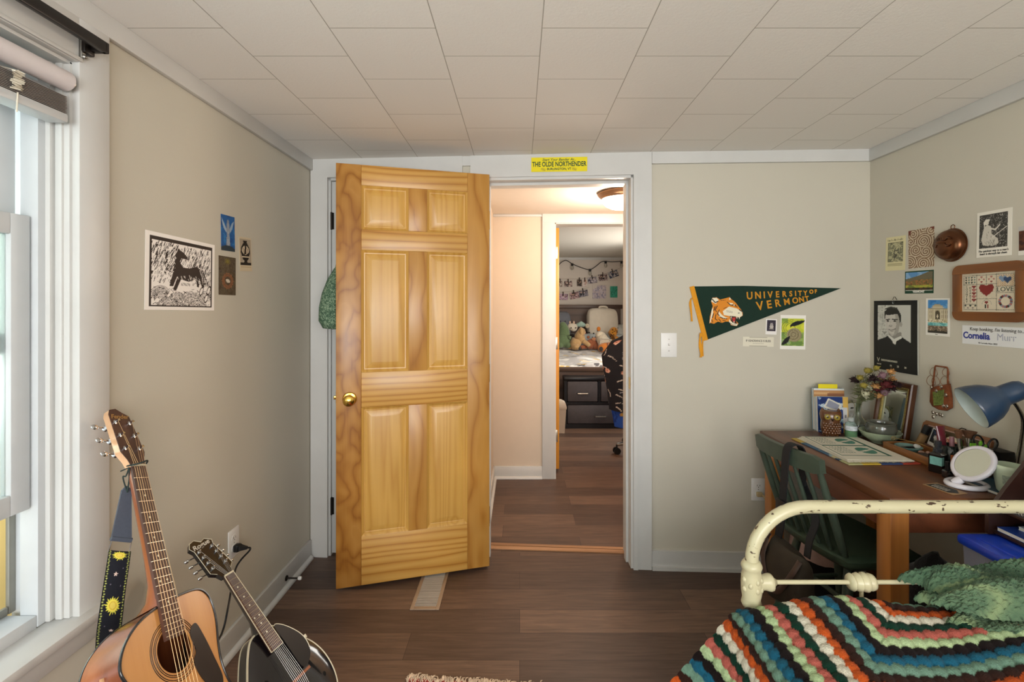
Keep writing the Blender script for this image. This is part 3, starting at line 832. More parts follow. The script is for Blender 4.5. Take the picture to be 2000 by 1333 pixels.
m = MB(fr_left(c)); m.span((-.013, -.034, .0075), (.013, -.006, .026), .004); m.prism([(-.011, -.032), (.011, -.032), (.011, -.008), (-.011, -.008)], .026, .028); m.rings([[(x * k, -.02 + y * k, z) for x, y in ((-.011, -.011), (.011, -.011), (.011, .011), (-.011, .011))] for k, z in ((1, .026), (.75, .036), (.4, .058))]); m.build('plug', BLACK, cd_, smooth=30)
p0 = fr_left(c) @ Vector((0, -.02, .055))
def spline(P, n=12):
    P = [Vector(p) for p in P]; out = []
    for i in range(len(P) - 1):
        a, b, c2, d_ = P[max(i - 1, 0)], P[i], P[i + 1], P[min(i + 2, len(P) - 1)]
        for k in range(n):
            t = k / n
            out.append(.5 * ((2 * b) + (c2 - a) * t + (2 * a - 5 * b + 4 * c2 - d_) * t * t + (3 * b - a - 3 * c2 + d_) * t ** 3))
    return out + [P[-1]]
m = MB(); m.tube(spline([p0, p0 + Vector((.015, -.004, -.006)), at(461, 1110, 1.86), at(446, 1185, 1.72), at(436, 1230, 1.68), at(421, 1262, 1.62), (-1.06, 1.48, .09), (-1.02, 1.30, .006), (-.95, 1.1, .006)]), .0035, 8); m.build('cable', BLACK, cd_)

# door stop on the baseboard
p = on_x(559, 1130, XL + .014)
t = thing('door_stop', 'black door stop with white rubber tip on the baseboard', 'door stop', p)
T = Matrix.Translation(p) @ Matrix.Rotation(R(90), 4, 'Y')
m = MB(); m.lathe([(.0001, 0), (.013, 0), (.013, .004), (.006, .007), (.004, .012), (.004, .06), (.0001, .06)], 16, T); m.build('rod', IRON, t)
m = MB(); m.lathe([(.0001, .058), (.007, .058), (.009, .062), (.009, .07), (.006, .074), (.0001, .074)], 16, T); m.build('tip', PLASTW, t)

# ------------------------------------------------------------------ acoustic guitar
def basis(o, d, w):
    """x across to the viewer's right, y towards the head, z out of the face"""
    y = -Vector(d).normalized(); x = Vector(w); x = (x - y * x.dot(y)).normalized(); z = x.cross(y)
    M = Matrix((x, y, z)).transposed().to_4x4(); M.translation = o
    return M
def near_eye(p, k):
    e = Vector((0, 0, EYE)); return e + (Vector(p) - e) * k
GN = near_eye((-1.046, 1.30, .927), .93)
GM = basis(GN, (.466, -.327, -.823), (.13, .925, -.357)) @ Matrix.Scale(.93, 4)
g = thing('acoustic_guitar', 'acoustic guitar with spruce top leaning by the window, sun-patterned strap', 'guitar', M=GM)
SPR = wood('spruce_top', [(0, '#d69c5a'), (.5, '#cf9250'), (1, '#bd7f40')], 1, 16, .02, 6, rough=.28, fine=.5, coat=.6, bump=.03)
MAHO = wood('mahogany_side', [(0, '#a3603a'), (.5, '#8d4d2c'), (1, '#6d3620')], 1, 12, .15, 7, rough=.28, coat=.6, bump=.04)
MAPLE = wood('pale_maple', [(0, '#dcb48e'), (.6, '#d2a67e'), (1, '#c2946a')], 1, 6, .1, 6, rough=.3, coat=.5, bump=.02)
ROSE = wood('rosewood', [(0, '#5a382a'), (.5, '#4a2c20'), (1, '#351e16')], 1, 14, .05, 9, rough=.5, coat=.05)
BIND = mat('black_binding', '#141316', .25, var=0, coat=.5)
CREAMB = mat('cream_binding', '#d9d2b8', .4, var=0)
NICK = mat('fret_nickel', '#d8cdb8', .25, 1, var=0)
STRG = mat('bronze_string', '#d9b78a', .3, 1, var=0)
def smooth_loop(P, n=8):
    P = [Vector((*p, 0)) for p in P]; k = len(P); out = []
    for i in range(k):
        a, b, c2, d_ = P[i - 1], P[i], P[(i + 1) % k], P[(i + 2) % k]
        for j in range(n):
            t = j / n
            out.append(.5 * ((2 * b) + (c2 - a) * t + (2 * a - 5 * b + 4 * c2 - d_) * t * t + (3 * b - a - 3 * c2 + d_) * t ** 3))
    return [(p.x, p.y) for p in out]
half = [(0, -.362), (.07, -.362), (.122, -.374), (.145, -.410), (.147, -.45), (.136, -.505), (.132, -.55), (.142, -.6), (.172, -.66), (.194, -.72), (.193, -.775), (.165, -.825), (.10, -.857), (0, -.866)]
lefth = [(-x, y) for x, y in half[-2:0:-1]]
half[1:5] = [(.07, -.354), (.118, -.359), (.144, -.388), (.149, -.44)]
lefth[-4:] = [(-.148, -.468), (-.136, -.432), (-.108, -.402), (-.065, -.378)]
outl = smooth_loop(half + lefth, 6)
def inset(P, k):
    out = []
    for i, (x, y) in enumerate(P):
        a, b = P[i - 1], P[(i + 1) % len(P)]
        tx, ty = b[0] - a[0], b[1] - a[1]; L = math.hypot(tx, ty) or 1
        out.append((x + ty / L * k, y - tx / L * k))
    return out
A0 = sum(x0 * y1 - x1 * y0 for (x0, y0), (x1, y1) in zip(outl, outl[1:] + outl[:1]))
SGN = 1 if A0 < 0 else -1
def ins(P, k): return inset(P, k * SGN)
ZT = -.008                                   # the face lies a little under the fretboard
def dep(y): return .098 + .02 * (-y - .36) / .5
SHC, SHR = (0, -.472), .051
m = MB(GM)                                   # face with a real sound hole
N = len(outl); inner = ins(outl, .004)
def hole(r):
    out = []
    for x, y in inner:
        q = math.atan2(y - SHC[1], x - SHC[0]); out.append((SHC[0] + r * math.cos(q), SHC[1] + r * math.sin(q)))
    return out
mid = [((x + hx) / 2, (y + hy) / 2) for (x, y), (hx, hy) in zip(inner, hole(.075))]
m.rings([[(x, y, ZT) for x, y in inner], [(x, y, ZT) for x, y in mid], [(x, y, ZT) for x, y in hole(SHR)], [(x, y, ZT - .003) for x, y in hole(SHR)]], cap=(False, False))
m.build('soundboard', SPR, g, smooth=20)
m = MB(GM); m.rings([[(x, y, ZT - .001) for x, y in outl], [(x, y, -dep(y)) for x, y in outl]], cap=(False, False)); m.build('sides', MAHO, g, smooth=60)
m = MB(GM); m.rings([[(x, y, -dep(y) - .001) for x, y in outl], [(x, y, -dep(y) - .004) for x, y in ins(outl, .004)]], cap=(True, True)); m.build('back', MAHO, g)
for nm, z in (('binding', ZT), ('binding', None)):
    m = MB(GM); m.tube([(x, y, (z if z is not None else -dep(y))) for x, y in ins(outl, .0012)], .0032, 6, closed=True); m.build(nm, BIND, g, smooth=60)
m = MB(GM); m.tube([(x, y, -.045) for x, y in ins(outl, -.0004) if x < -.05 and -.62 < y < -.46], .008, 6, flat=(0, 0, 1)); m.build('arm_rest_patch', MAPLE, g)
m = MB(GM)
for r in (.056, .060, .066, .070): m.tube([(SHC[0] + r * math.cos(q), SHC[1] + r * math.sin(q), ZT + .0002) for q in np.linspace(0, 2 * PI, 49)[:-1]], .0009, 4, closed=True)
m.build('rosette', BIND, g)
pg = smooth_loop([(.052, -.452), (.075, -.435), (.092, -.47), (.11, -.53), (.122, -.585), (.10, -.612), (.06, -.565), (.045, -.52), (.058, -.495)], 6)
m = MB(GM); m.prism(pg, ZT + .0002, ZT + .0018); m.build('pickguard', mat('pickguard_black', '#1c191b', .2, var=.05, coat=.5), g)
m = MB(GM); m.prism([(-.085, -.648), (.085, -.648), (.09, -.675), (.04, -.682), (-.04, -.682), (-.09, -.675)], ZT, ZT + .011); m.build('bridge', ROSE, g)
m = MB(GM); m.span((-.038, -.652, ZT + .01), (.038, -.648, ZT + .0145)); m.build('saddle', CREAMB, g)
m = MB(GM); m.rings([[(-.0215, 0, 0), (.0215, 0, 0), (.0215, 0, -.006), (-.0215, 0, -.006)], [(-.0275, -.448, 0), (.0275, -.448, 0), (.0275, -.448, -.0075), (-.0275, -.448, -.0075)]]); m.build('fretboard', ROSE, g)
m = MB(GM)
nl = []
for y, hw, dz in ((.004, .021, .019), (-.10, .0225, .021), (-.24, .024, .023), (-.31, .025, .028), (-.345, .026, .045), (-.362, .027, .075), (-.364, .027, .098)):
    nl.append([(hw * math.cos(q), y, -.006 - dz * max(0, math.sin(q)) ** .8) for q in np.linspace(0, PI, 13)])
m.rings(nl); m.build('neck', MAPLE if False else MAHO, g, smooth=60)
FR = [.643 * (1 - 2 ** (-k / 12)) for k in range(1, 21)]
for k, y in enumerate(FR):
    hw = .0215 + .006 * y / .448
    m = MB(GM); m.tube([(-hw, -y, .0003), (hw, -y, .0003)], .0011, 6); m.build('fret', NICK, g)
for k in (3, 5, 7, 9, 12, 15):
    y = -(FR[k - 1] + FR[k - 2]) / 2
    for x in ((-.011, .011) if k == 12 else (0,)):
        m = MB(GM); m.lathe([(.0001, .0003), (.003, .0003), (.003, .0004), (.0001, .0005)], 12, Matrix.Translation((x, y, 0))); m.build('inlay_dot', CREAMB, g)
HM = GM @ Matrix.Rotation(R(-8), 4, 'X')     # headstock leans back
m = MB(HM); hs = [(-.0215, -.002), (.0215, -.002), (.026, .02), (.037, .045), (.034, .165), (.022, .178), (0, .19), (-.026, .182), (-.037, .168), (-.034, .16), (-.037, .045), (-.026, .02)]
hs = [(-.0215, -.002), (.0215, -.002), (.026, .02), (.0375, .045), (.0315, .168), (.013, .178), (-.004, .19), (-.024, .184), (-.0315, .168), (-.0375, .045), (-.026, .02)]
m.prism(hs, -.018, -.0025); m.build('headstock', MAPLE, g, smooth=25)
m = MB(HM); m.prism(ins(hs, .0003), -.0024, -.0008); m.build('headstock_veneer', ROSE, g, smooth=25)
letters('Fender', .020, HM @ Matrix.Translation((-.002, .162, .0002)) @ Matrix.Rotation(R(4), 4, 'Z'), 'lettering', mat('gold_script', '#b08a55', .4, .5, var=0), g, shear=.35, bold=.0004)
PEGS = []
for sx in (-1, 1):
    for y in (.055, .098, .141):
        x = sx * .0225
        T = Matrix.Translation((x, y, 0))
        m = MB(HM); m.lathe([(.0065, -.001), (.0065, .002), (.003, .003), (.0028, .012), (.0036, .0135), (.0001, .014)], 14, T)
        m.lathe([(.0001, -.032), (.009, -.032), (.009, -.019), (.0001, -.018)], 12, T)
        o = m.build('tuner', CHROME, g)
        m = MB(HM); m.tube([(x, y, -.026), (sx * .048, y, -.026)], .0028, 8); m.ball((sx * .057, y, -.026), (.011, .0085, .0045), 14); m.build('button', CHROME, o)
        PEGS.append((x, y))
order = [PEGS[0], PEGS[1], PEGS[2], PEGS[5], PEGS[4], PEGS[3]]
for i, (px_, py_) in enumerate(order):
    xn = -.0175 + .007 * i; xb = -.0275 + .011 * i
    tip = GM.inverted() @ (HM @ Vector((px_, py_, .009)))
    m = MB(GM); m.tube([tip, (xn, .001, .004), (xn + (xb - xn) * .5, -.32, .006), (xb, -.65, ZT + .015)], .00062 if i < 3 else .0004, 5); m.build('string', STRG, g)
m = MB(GM); m.span((-.0215, -.002, -.003), (.0215, .003, .004), .0008); m.build('nut', CREAMB, g)
# strap: lace, leather end, wire loop, woven sun band
LEA = mat('blue_grey_leather', '#4a515e', .45, var=.06, vscale=120)
st = bpy.data.objects.new('strap', None); COL.objects.link(st); st.parent = g; st['label'] = 'black woven strap with yellow suns, tied to the neck'
nk = GM @ Vector((-.024, -.003, -.006))
_at = at
def at(px, py, y): return _at(px, py, y * .935)
q0 = at(247, 953, 1.262)
m = MB(); pts = spline([nk, nk + Vector((-.006, -.002, -.02)), (q0 + nk) / 2 + Vector((-.012, 0, 0)), q0 + Vector((.002, 0, -.012))]); m.tube(pts, .0018, 6)
m.tube(spline([nk, (q0 + nk) / 2 + Vector((.004, 0, .0)), q0 + Vector((.002, .0, -.012))]), .0018, 6)
m.tube([GM @ Vector((.0235 * math.cos(q), .002 + .004 * math.sin(q * 2), -.004 + .024 * math.sin(q))) for q in np.linspace(0, 2 * PI, 25)[:-1]], .002, 6, closed=True)
m.tube([nk, nk + Vector((-.018, -.004, -.008))], .0016, 5)
m.build('lace', mat('dark_lace', '#23302e', .8, var=0), st)
def ribbon(name, L, Rr, cols_or_mat, thick, par):
    P = np.array([[[*(l + (r - l) * k)] for k in np.linspace(0, 1, len(cols_or_mat[0]) if not isinstance(cols_or_mat, bpy.types.Material) else 4)] for l, r in zip(L, Rr)])
    return P
tl, tr_, br_, bl_ = at(237, 956, 1.257), at(256, 952, 1.277), at(256.5, 1056, 1.270), at(217, 1052, 1.235)
m = MB(); nrm = (tr_ - tl).cross(bl_ - tl).normalized() * .0025
top = (tl + tr_) / 2 + Vector((0, 0, .006))
lp = [tl + Vector((0, 0, -.004)), top, tr_ + Vector((0, 0, -.004)), br_, bl_]
m.rings([[p + nrm for p in lp], [p - nrm for p in lp]]); m.tube([bl_, br_], .006, 8); m.build('leather_tab', LEA, st)
m = MB(); a_, b_, c_, e_ = at(218, 1056, 1.236), at(257, 1056, 1.270), at(251, 1086, 1.268), at(211, 1082, 1.236); m.tube([a_, b_, c_, e_], .0022, 6, closed=True); m.build('buckle', CHROME, st)
na = 44; nb = 230
ar = Art(na, nb, '#14161f', 5.2)
for u0, u1 in ((.0, .035), (.965, 1)): ar.rect(u0, 0, u1, 1, '#101014')
for u in (.09, .91):
    for k in range(52): ar.ell(u + (.012 if k % 2 else -.012), k / 52, .035, .0055, '#a8ad5e')
for cv in (.06, .48, .90):
    for k in range(18):
        t = k * 2 * PI / 18; L = .36 if k % 2 else .30
        ar.poly([(.5 + .2 * math.cos(t - .2), cv + .2 * math.sin(t - .2) / 5.2), (.5 + L * math.cos(t + .06), cv + L * math.sin(t + .06) / 5.2), (.5 + .2 * math.cos(t + .2), cv + .2 * math.sin(t + .2) / 5.2)], '#d9d24e')
    ar.ell(.5, cv, .205, .205 / 5.2, '#e2cf52'); ar.ell(.5, cv, .15, .15 / 5.2, '#c8a83c'); ar.ell(.5, cv, .12, .12 / 5.2, '#dcc65a')
for cu, cv in ((.45, .25), (.55, .69)):
    for k in range(5): t = k * 2 * PI / 5 - PI / 2; ar.line([(cu, cv), (cu + .075 * math.cos(t), cv + .075 * math.sin(t) / 5.2)], .035, '#d8c0b4')
for u, v in ((.72, .2), (.3, .33), (.72, .34), (.28, .64)): ar.ell(u, v, .02, .006, '#6b6470')
pl = [at(212, 1076, 1.236), at(207, 1110, 1.232), at(199, 1160, 1.225), at(191, 1215, 1.222), at(187, 1250, 1.245), at(184, 1305, 1.31)]
pr = [at(256, 1079, 1.27), at(252, 1110, 1.266), at(245, 1160, 1.262), at(239, 1215, 1.262), at(236, 1250, 1.285), at(233, 1305, 1.34)]
pl, pr = spline(pl, 12), spline(pr, 12)
P = np.zeros((nb, na, 3))
for j in range(nb):
    f = j / (nb - 1) * (len(pl) - 1); i = min(int(f), len(pl) - 2); f -= i
    l = pl[i].lerp(pl[i + 1], f); r = pr[i].lerp(pr[i + 1], f)
    n_ = (r - l).normalized().cross(Vector((0, 0, -1))).normalized()
    for k in range(na):
        s_ = k / (na - 1); P[j, k] = l.lerp(r, s_) + n_ * (-.004 * math.sin(s_ * PI))
Bi = np.array(GM.inverted())
P = P @ Bi[:3, :3].T + Bi[:3, 3]
me = grid_mesh('webbing', P, ar.a, attr_mat('woven_band', .85, .3, 900), thick=.003)
o = bpy.data.objects.new('webbing', me); COL.objects.link(o); o.parent = st
at = _at
# stands under both instruments
def stand(name, label, c, w, zc, M0):
    t = thing(name, label, 'instrument stand', (c.x, c.y, 0))
    x = M0.to_3x3() @ Vector((1, 0, 0)); z = M0.to_3x3() @ Vector((0, 0, 1)); x.z = 0; z.z = 0; x.normalize(); z.normalize()
    hub = Vector((c.x, c.y, zc)) - z * .06
    for a in (x * w + z * .16, -x * w + z * .16, -z * .2):
        m = MB(); f_ = Vector((c.x, c.y, .008)) - z * .06 + a; m.tube([hub, f_], .008, 8); m.ball(f_, (.012, .012, .008), 8); m.build('leg', BLACK, t)
    for s in (-1, 1):
        m = MB(); b0 = hub + x * s * w * .6; m.tube([hub, b0, b0 + z * .13, b0 + z * .15 + Vector((0, 0, .035))], .007, 8); m.build('arm', BLACK, t)
gb = GM @ Vector((0, -.866, -.05))
stand('guitar_stand', 'black floor stand under the acoustic guitar', gb, .16, gb.z - .075, GM)

# ------------------------------------------------------------------ mandolin
MN = near_eye((-.866, 1.40, .566), 1.06)
MM = basis(MN, (.657, -.207, -.727), (.26, .965, .02)) @ Matrix.Scale(1.06, 4)
md = thing('mandolin', 'black teardrop mandolin leaning low beside the guitar', 'mandolin', M=MM)
MBLK = mat('black_lacquer', '#17161b', .12, var=.1, vscale=4, coat=1)
MSUN = mat('dark_sunburst_lacquer', '#1b1719', .14, var=.15, vscale=5, coat=1)
half = [(0, -.185), (.03, -.188), (.055, -.21), (.09, -.26), (.121, -.315), (.132, -.37), (.122, -.43), (.085, -.487), (.04, -.51), (0, -.516)]
mo = smooth_loop(half + [(-x, y) for x, y in half[-2:0:-1]], 6)
A0 = sum(x0 * y1 - x1 * y0 for (x0, y0), (x1, y1) in zip(mo, mo[1:] + mo[:1])); SGN = 1 if A0 < 0 else -1
cy_ = -.36
def dome(k, z): return [(x * k, cy_ + (y - cy_) * k, z) for x, y in mo]
m = MB(MM); m.rings([dome(.985, -.006), dome(.9, -.002), dome(.75, .003), dome(.5, .007), dome(.25, .009), dome(.03, .0095)], cap=(False, True)); m.build('top', MSUN, md, smooth=60)
m = MB(MM); m.rings([dome(1, -.009), dome(1, -.046)], cap=(False, False)); m.build('sides', MBLK, md, smooth=60)
m = MB(MM); m.rings([dome(.985, -.05), dome(.8, -.056), dome(.4, -.062), dome(.03, -.063)], cap=(False, True)); m.build('back', MBLK, md, smooth=60)
for z in (-.008, -.048): m = MB(MM); m.tube([(x, y, z) for x, y in ins(mo, .001)], .0032, 6, closed=True); m.build('binding', CREAMB, md, smooth=60)
m = MB(MM); m.rings([[(-.0145, 0, .012), (.0145, 0, .012), (.0145, 0, .006), (-.0145, 0, .006)], [(-.0205, -.252, .018), (.0205, -.252, .018), (.0205, -.252, .012), (-.0205, -.252, .012)]]); m.build('fretboard', ROSE, md)
for s in (-1, 1):
    m = MB(MM); m.tube([(s * .0148, 0, .0115), (s * .0208, -.253, .0175)], .0013, 5); m.build('fretboard_binding', CREAMB, md)
m = MB(MM); m.tube([(-.0205, -.2525, .0175), (.0205, -.2525, .0175)], .0012, 5); m.build('fretboard_binding', CREAMB, md)
FR = [.352 * (1 - 2 ** (-k / 12)) for k in range(1, 21)]
def zf(y): return .012 + .006 * y / .252
for y in FR:
    hw = .0145 + .006 * y / .252
    m = MB(MM); m.tube([(-hw, -y, zf(y) + .0003), (hw, -y, zf(y) + .0003)], .0008, 5); m.build('fret', NICK, md)
for k in (3, 5, 7, 10, 12, 15):
    y = (FR[k - 1] + FR[k - 2]) / 2
    for x in ((-.008, .008) if k == 10 else (0,)): m = MB(MM); m.ball((x, -y, zf(y)), (.0026, .0026, .0005), 10); m.build('inlay_dot', CREAMB, md)
m = MB(MM); m.rings([[(hw * math.cos(q), y, z0 - dz * max(0, math.sin(q)) ** .8) for q in np.linspace(0, PI, 11)] for y, hw, dz, z0 in ((.004, .014, .016, .006), (-.08, .016, .018, .008), (-.15, .0175, .022, .010), (-.178, .018, .04, .010), (-.19, .018, .055, .010))]); m.build('neck', MBLK, md, smooth=60)
MH = MM @ Matrix.Translation((0, 0, .006)) @ Matrix.Rotation(R(-11), 4, 'X')
hs = [(-.0145, 0), (.0145, 0), (.022, .018), (.036, .03), (.030, .115), (.034, .128), (.018, .142), (.004, .136), (-.01, .15), (-.026, .146), (-.036, .13), (-.030, .115), (-.036, .03), (-.022, .018)]
m = MB(MH); m.prism(hs, -.014, 0, ); m.build('headstock', MBLK, md, smooth=25)
m = MB(MH); SGN = -1; m.tube([(x, y, 0) for x, y in hs[2:]], .001, 4); m.build('headstock_binding', CREAMB, md)
letters('Rogue', .022, MH @ Matrix.Translation((-.003, .126, .0004)) @ Matrix.Rotation(R(4), 4, 'Z'), 'lettering', mat('silver_script', '#d5d2c8', .4, .4, var=0), md, shear=.3, bold=.0005, sx=.95)
PEGS = []
for s in (-1, 1):
    for y in (.042, .064, .086, .108):
        x = s * .021; T = Matrix.Translation((x, y, 0))
        m = MB(MH); m.lathe([(.0052, 0), (.005, .0025), (.0026, .004), (.0024, .011), (.0001, .0115)], 12, T); o = m.build('tuner', CHROME, md)
        m = MB(MH); m.tube([(x, y, -.018), (s * .044, y, -.018)], .0022, 6); m.ball((s * .051, y, -.018), (.008, .0055, .0055), 12); m.build('button', CHROME, o)
        PEGS.append((x, y))
for i, (px_, py_) in enumerate([PEGS[k] for k in (0, 1, 2, 3, 7, 6, 5, 4)]):
    xn = (-.0105, -.0075, -.0045, -.0015, .0015, .0045, .0075, .0105)[i] ; xb = xn * 1.75
    tip = MM.inverted() @ (MH @ Vector((px_, py_, .007)))
    m = MB(MM); m.tube([tip, (xn, 0, .0145), (xb, -.352, .027), (xb * .9, -.45, .018)], .00032, 4); m.build('string', STEEL, md)
m = MB(MM); m.span((-.0145, -.002, .010), (.0145, .003, .0148), .0006); m.build('nut', CREAMB, md)
m = MB(MM); m.prism([(-.055, -.349), (.055, -.349), (.055, -.357), (-.055, -.357)], .008, .013); m.rings([[(x, -.350, z) for x, z in ((-.05, .013), (.05, .013), (.045, .022), (.03, .026), (-.03, .026), (-.045, .022))], [(x, -.356, z) for x, z in ((-.05, .013), (.05, .013), (.045, .022), (.03, .026), (-.03, .026), (-.045, .022))]])
m.build('bridge', wood('bridge_wood', [(0, '#b06a3e'), (.6, '#96532c'), (1, '#74401f')], 0, 8, .1, 9), md)
m = MB(MM); pgm = smooth_loop([(.025, -.2), (.05, -.215), (.078, -.262), (.083, -.30), (.07, -.33), (.042, -.345), (.03, -.33), (.027, -.26)], 5); m.prism(pgm, .0165, .0185); m.build('pickguard', mat('matte_black_guard', '#1a1717', .35, var=.05), md)
m = MB(MM); m.tube([(x, y, .0185) for x, y in pgm[:18]], .0012, 4); m.span((.082, -.286, -.006), (.09, -.276, .021), .001); m.build('pickguard_clip', CREAMB, md)
for s in (-1, 1):
    m = MB(MM); m.tube(spline([(s * .072, -.30, .006), (s * .062, -.33, .0075), (s * .07, -.37, .006), (s * .078, -.40, .004)], 8), [.002 + .003 * math.sin(PI * k / 24) for k in range(25)], 6, flat=(0, 0, 1))
    for p_ in ((s * .066, -.305, .0064), (s * .085, -.398, .0032)): m.ball(p_, (.0075, .0075, .0018), 12)
    m.build('f_hole', mat('hole_black', '#050505', .9, var=0), md)
mbp = MM @ Vector((0, -.516, -.03))
stand('mandolin_stand', 'black floor stand under the mandolin', mbp, .1, mbp.z - .055, MM)

# ------------------------------------------------------------------ green bag behind the pine door, floor register, rug
BAG = None
bagm, nt, b = _new('green_leaf_print'); L_ = nt.links.new
mp = _coords(nt, (1, 1, 1)); vo = _n(nt, 'ShaderNodeTexVoronoi', Scale=90.0); vo.feature = 'DISTANCE_TO_EDGE'; no = _n(nt, 'ShaderNodeTexNoise', Scale=70.0, Detail=3.0, Distortion=2.0)
L_(mp.outputs[0], no.inputs['Vector']); r_ = _ramp(nt, [(.35, '#35503f'), (.5, '#4a6a52'), (.58, '#8ea489'), (.8, '#5b7b62')]); L_(no.outputs[0], r_.inputs[0]); L_(r_.outputs[0], b.inputs['Base Color']); b.inputs['Roughness'].default_value = .85
bc = at(668, 580, 2.42)
bg = thing('backpack', 'green leaf-patterned backpack hanging behind the pine door', 'bag', (bc.x, bc.y, 1.24))
m = MB()
lps = []
for z, rx, ry, dx in ((1.245, .05, .03, 0), (1.252, .095, .05, 0), (1.29, .112, .062, -.006), (1.36, .112, .066, -.004), (1.43, .1, .06, .004), (1.50, .082, .05, .012), (1.56, .06, .04, .02), (1.585, .03, .02, .024)):
    lps.append([(bc.x + dx + rx * math.copysign(abs(math.cos(q)) ** .8, math.cos(q)), bc.y + ry * math.copysign(abs(math.sin(q)) ** .8, math.sin(q)), z) for q in np.linspace(0, 2 * PI, 25)[:-1]])
m.rings(lps); m.jitter(.008, 14); m.build('body', bagm, bg, smooth=70)
m = MB(); m.tube(spline([(bc.x - .03, bc.y, 1.55), (bc.x + .0, bc.y + .02, 1.68), (bc.x + .03, bc.y + .05, 1.76), (bc.x + .05, bc.y + .02, 1.68), (bc.x + .06, bc.y, 1.56)]), .009, 8, flat=(0, 1, 0)); m.build('strap', bagm, bg)
m = MB(); yy = wall_y(bc.x) + .012; m.tube(spline([(bc.x + .03, yy, 1.74), (bc.x + .03, yy - .05, 1.735), (bc.x + .03, bc.y + .045, 1.75), (bc.x + .03, bc.y + .04, 1.79)]), .004, 8); m.build('hook', STEEL, cd)

TAN = mat('tan_register_metal', '#a08a74', .45, .2, var=.03)
rp = [on_z(800, 1191, .004), on_z(857, 1193, .004), on_z(877, 1118, .004), on_z(826, 1118, .004)]
fv = thing('floor_register', 'tan metal floor register with louvers under the pine door', 'floor register', (sum(rp, Vector()) / 4) * Vector((1, 1, 0)))
cx_ = sum(p.x for p in rp) / 4; x0, x1 = rp[0].x, rp[1].x; y0, y1 = rp[0].y, rp[0].y + .31
m = MB()
for a, b in (((x0, y0, 0), (x0 + .017, y1, .005)), ((x1 - .017, y0, 0), (x1, y1, .005)), ((x0 + .017, y0, 0), (x1 - .017, y0 + .02, .005)), ((x0 + .017, y1 - .02, 0), (x1 - .017, y1, .005))): m.span(a, b, .0015)
m.build('flange', TAN, fv)
m = MB(); m.span((x0 + .012, y0 + .015, .0003), (x1 - .012, y1 - .015, .0008)); m.build('well', mat('register_dark', '#0b0a09', .9, var=0), fv)
n = 24
for k in range(n):
    y = y0 + .025 + (y1 - y0 - .05) * k / (n - 1)
    m = MB(); m.box(((x0 + x1) / 2, y, .003), (x1 - x0 - .03, .0056, .0014), rot=Matrix.Rotation(R(22), 3, 'X'), mi=0); m.build('louver', mat('register_silver', '#b7b0a6', .4, .4, var=.05), fv)

# rug edge with fringe at the foot of the frame
rg = thing('rug', 'red and cream rug with a shaggy fringe, only its edge showing', 'rug', (-.2, 1.45, 0))
m = MB(); m.hexa([(-.40, .2, .001), (.12, .2, .001), (.12, 1.678, .001), (-.40, 1.722, .001)], [(-.40, .2, .012), (.12, .2, .012), (.12, 1.678, .012), (-.40, 1.722, .012)]); m.build('pile', mat('rug_red', '#8e3a34', .95, var=.35, vscale=40, bump=.6, bscale=200), rg)
m = MB()
for k in range(420):
    x = rnd.uniform(-.405, .125); L = rnd.uniform(.018, .032); a = rnd.uniform(-.8, .8); y = 1.72 - (x + .4) * .085 + rnd.uniform(-.02, .004)
    p = Vector((x, y, rnd.uniform(.004, .012))); m.tube([p, p + Vector((a * L * .5, L * .6, .006)), p + Vector((a * L, L, -.002))], [.0022, .0018, .0008], 4)
fo = m.build('fringe', mat('rug_cream', '#d8c2a8', .95, var=.2, vscale=60), rg); fo['label'] = 'cream shaggy fringe'; fo['kind'] = 'stuff'

# ================================================================== iron bed, crochet blanket, shawl
ENAM = chipped_mat()
ENAM2 = mat('cream_enamel', '#b8b393', .3, var=.04, vscale=20)
BY, BX0, BX1 = 1.15, .563, 1.745
bed = thing('bed', 'cream iron bed whose chipped footboard rail crosses before the desk', 'bed', (1.15, BY, 0))
zt = .877
pts = [(BX0, BY, .0)] + [(BX0, BY, z) for z in (.3, .6, .72)] + [(BX0 + .135 - .135 * math.cos(q), BY, zt - .135 + .135 * math.sin(q)) for q in np.linspace(0, PI / 2, 12)]
pts += [(x, BY, zt) for x in np.linspace(BX0 + .2, BX1 - .2, 9)] + [(BX1 - .135 + .135 * math.sin(q), BY, zt - .135 + .135 * math.cos(q)) for q in np.linspace(0, PI / 2, 12)] + [(BX1, BY, z) for z in (.6, .3, .0)]
m = MB(); m.tube(pts, .0152, 18); m.build('footboard_tube', ENAM, bed, smooth=60)
m = MB(); m.tube([(BX0 + .03, BY, .694), (BX1 - .03, BY, .694)], .0052, 12); m.build('lower_rail', ENAM2, bed)
for x in (BX0, BX1):
    s_ = 1 if x == BX0 else -1
    T = Matrix.Translation((x, BY, .694))
    m = MB(); m.lathe([(.016, -.06), (.0215, -.056), (.0235, -.050), (.0215, -.044), (.0205, -.038), (.0235, -.02), (.0245, 0), (.023, .018), (.0205, .028), (.0225, .034), (.0245, .040), (.0225, .046), (.019, .052), (.016, .054)], 24, T)
    m.lathe([(.0185, .012), (.0175, .03), (.0195, .036), (.0205, .042), (.0195, .048), (.012, .052), (.006, .06)], 18, T @ Matrix.Rotation(s_ * R(90), 4, 'Y'))
    for k in range(9): t = k * .7; m.ball((x - .0 + .021 * math.cos(t), BY - .021 * abs(math.sin(t)), .694 + .012 * math.sin(k * 2.1)), (.006, .006, .008), 8)
    m.jitter(.0012, 70); m.build('corner_casting', ENAM2, bed, smooth=60)
x = .83
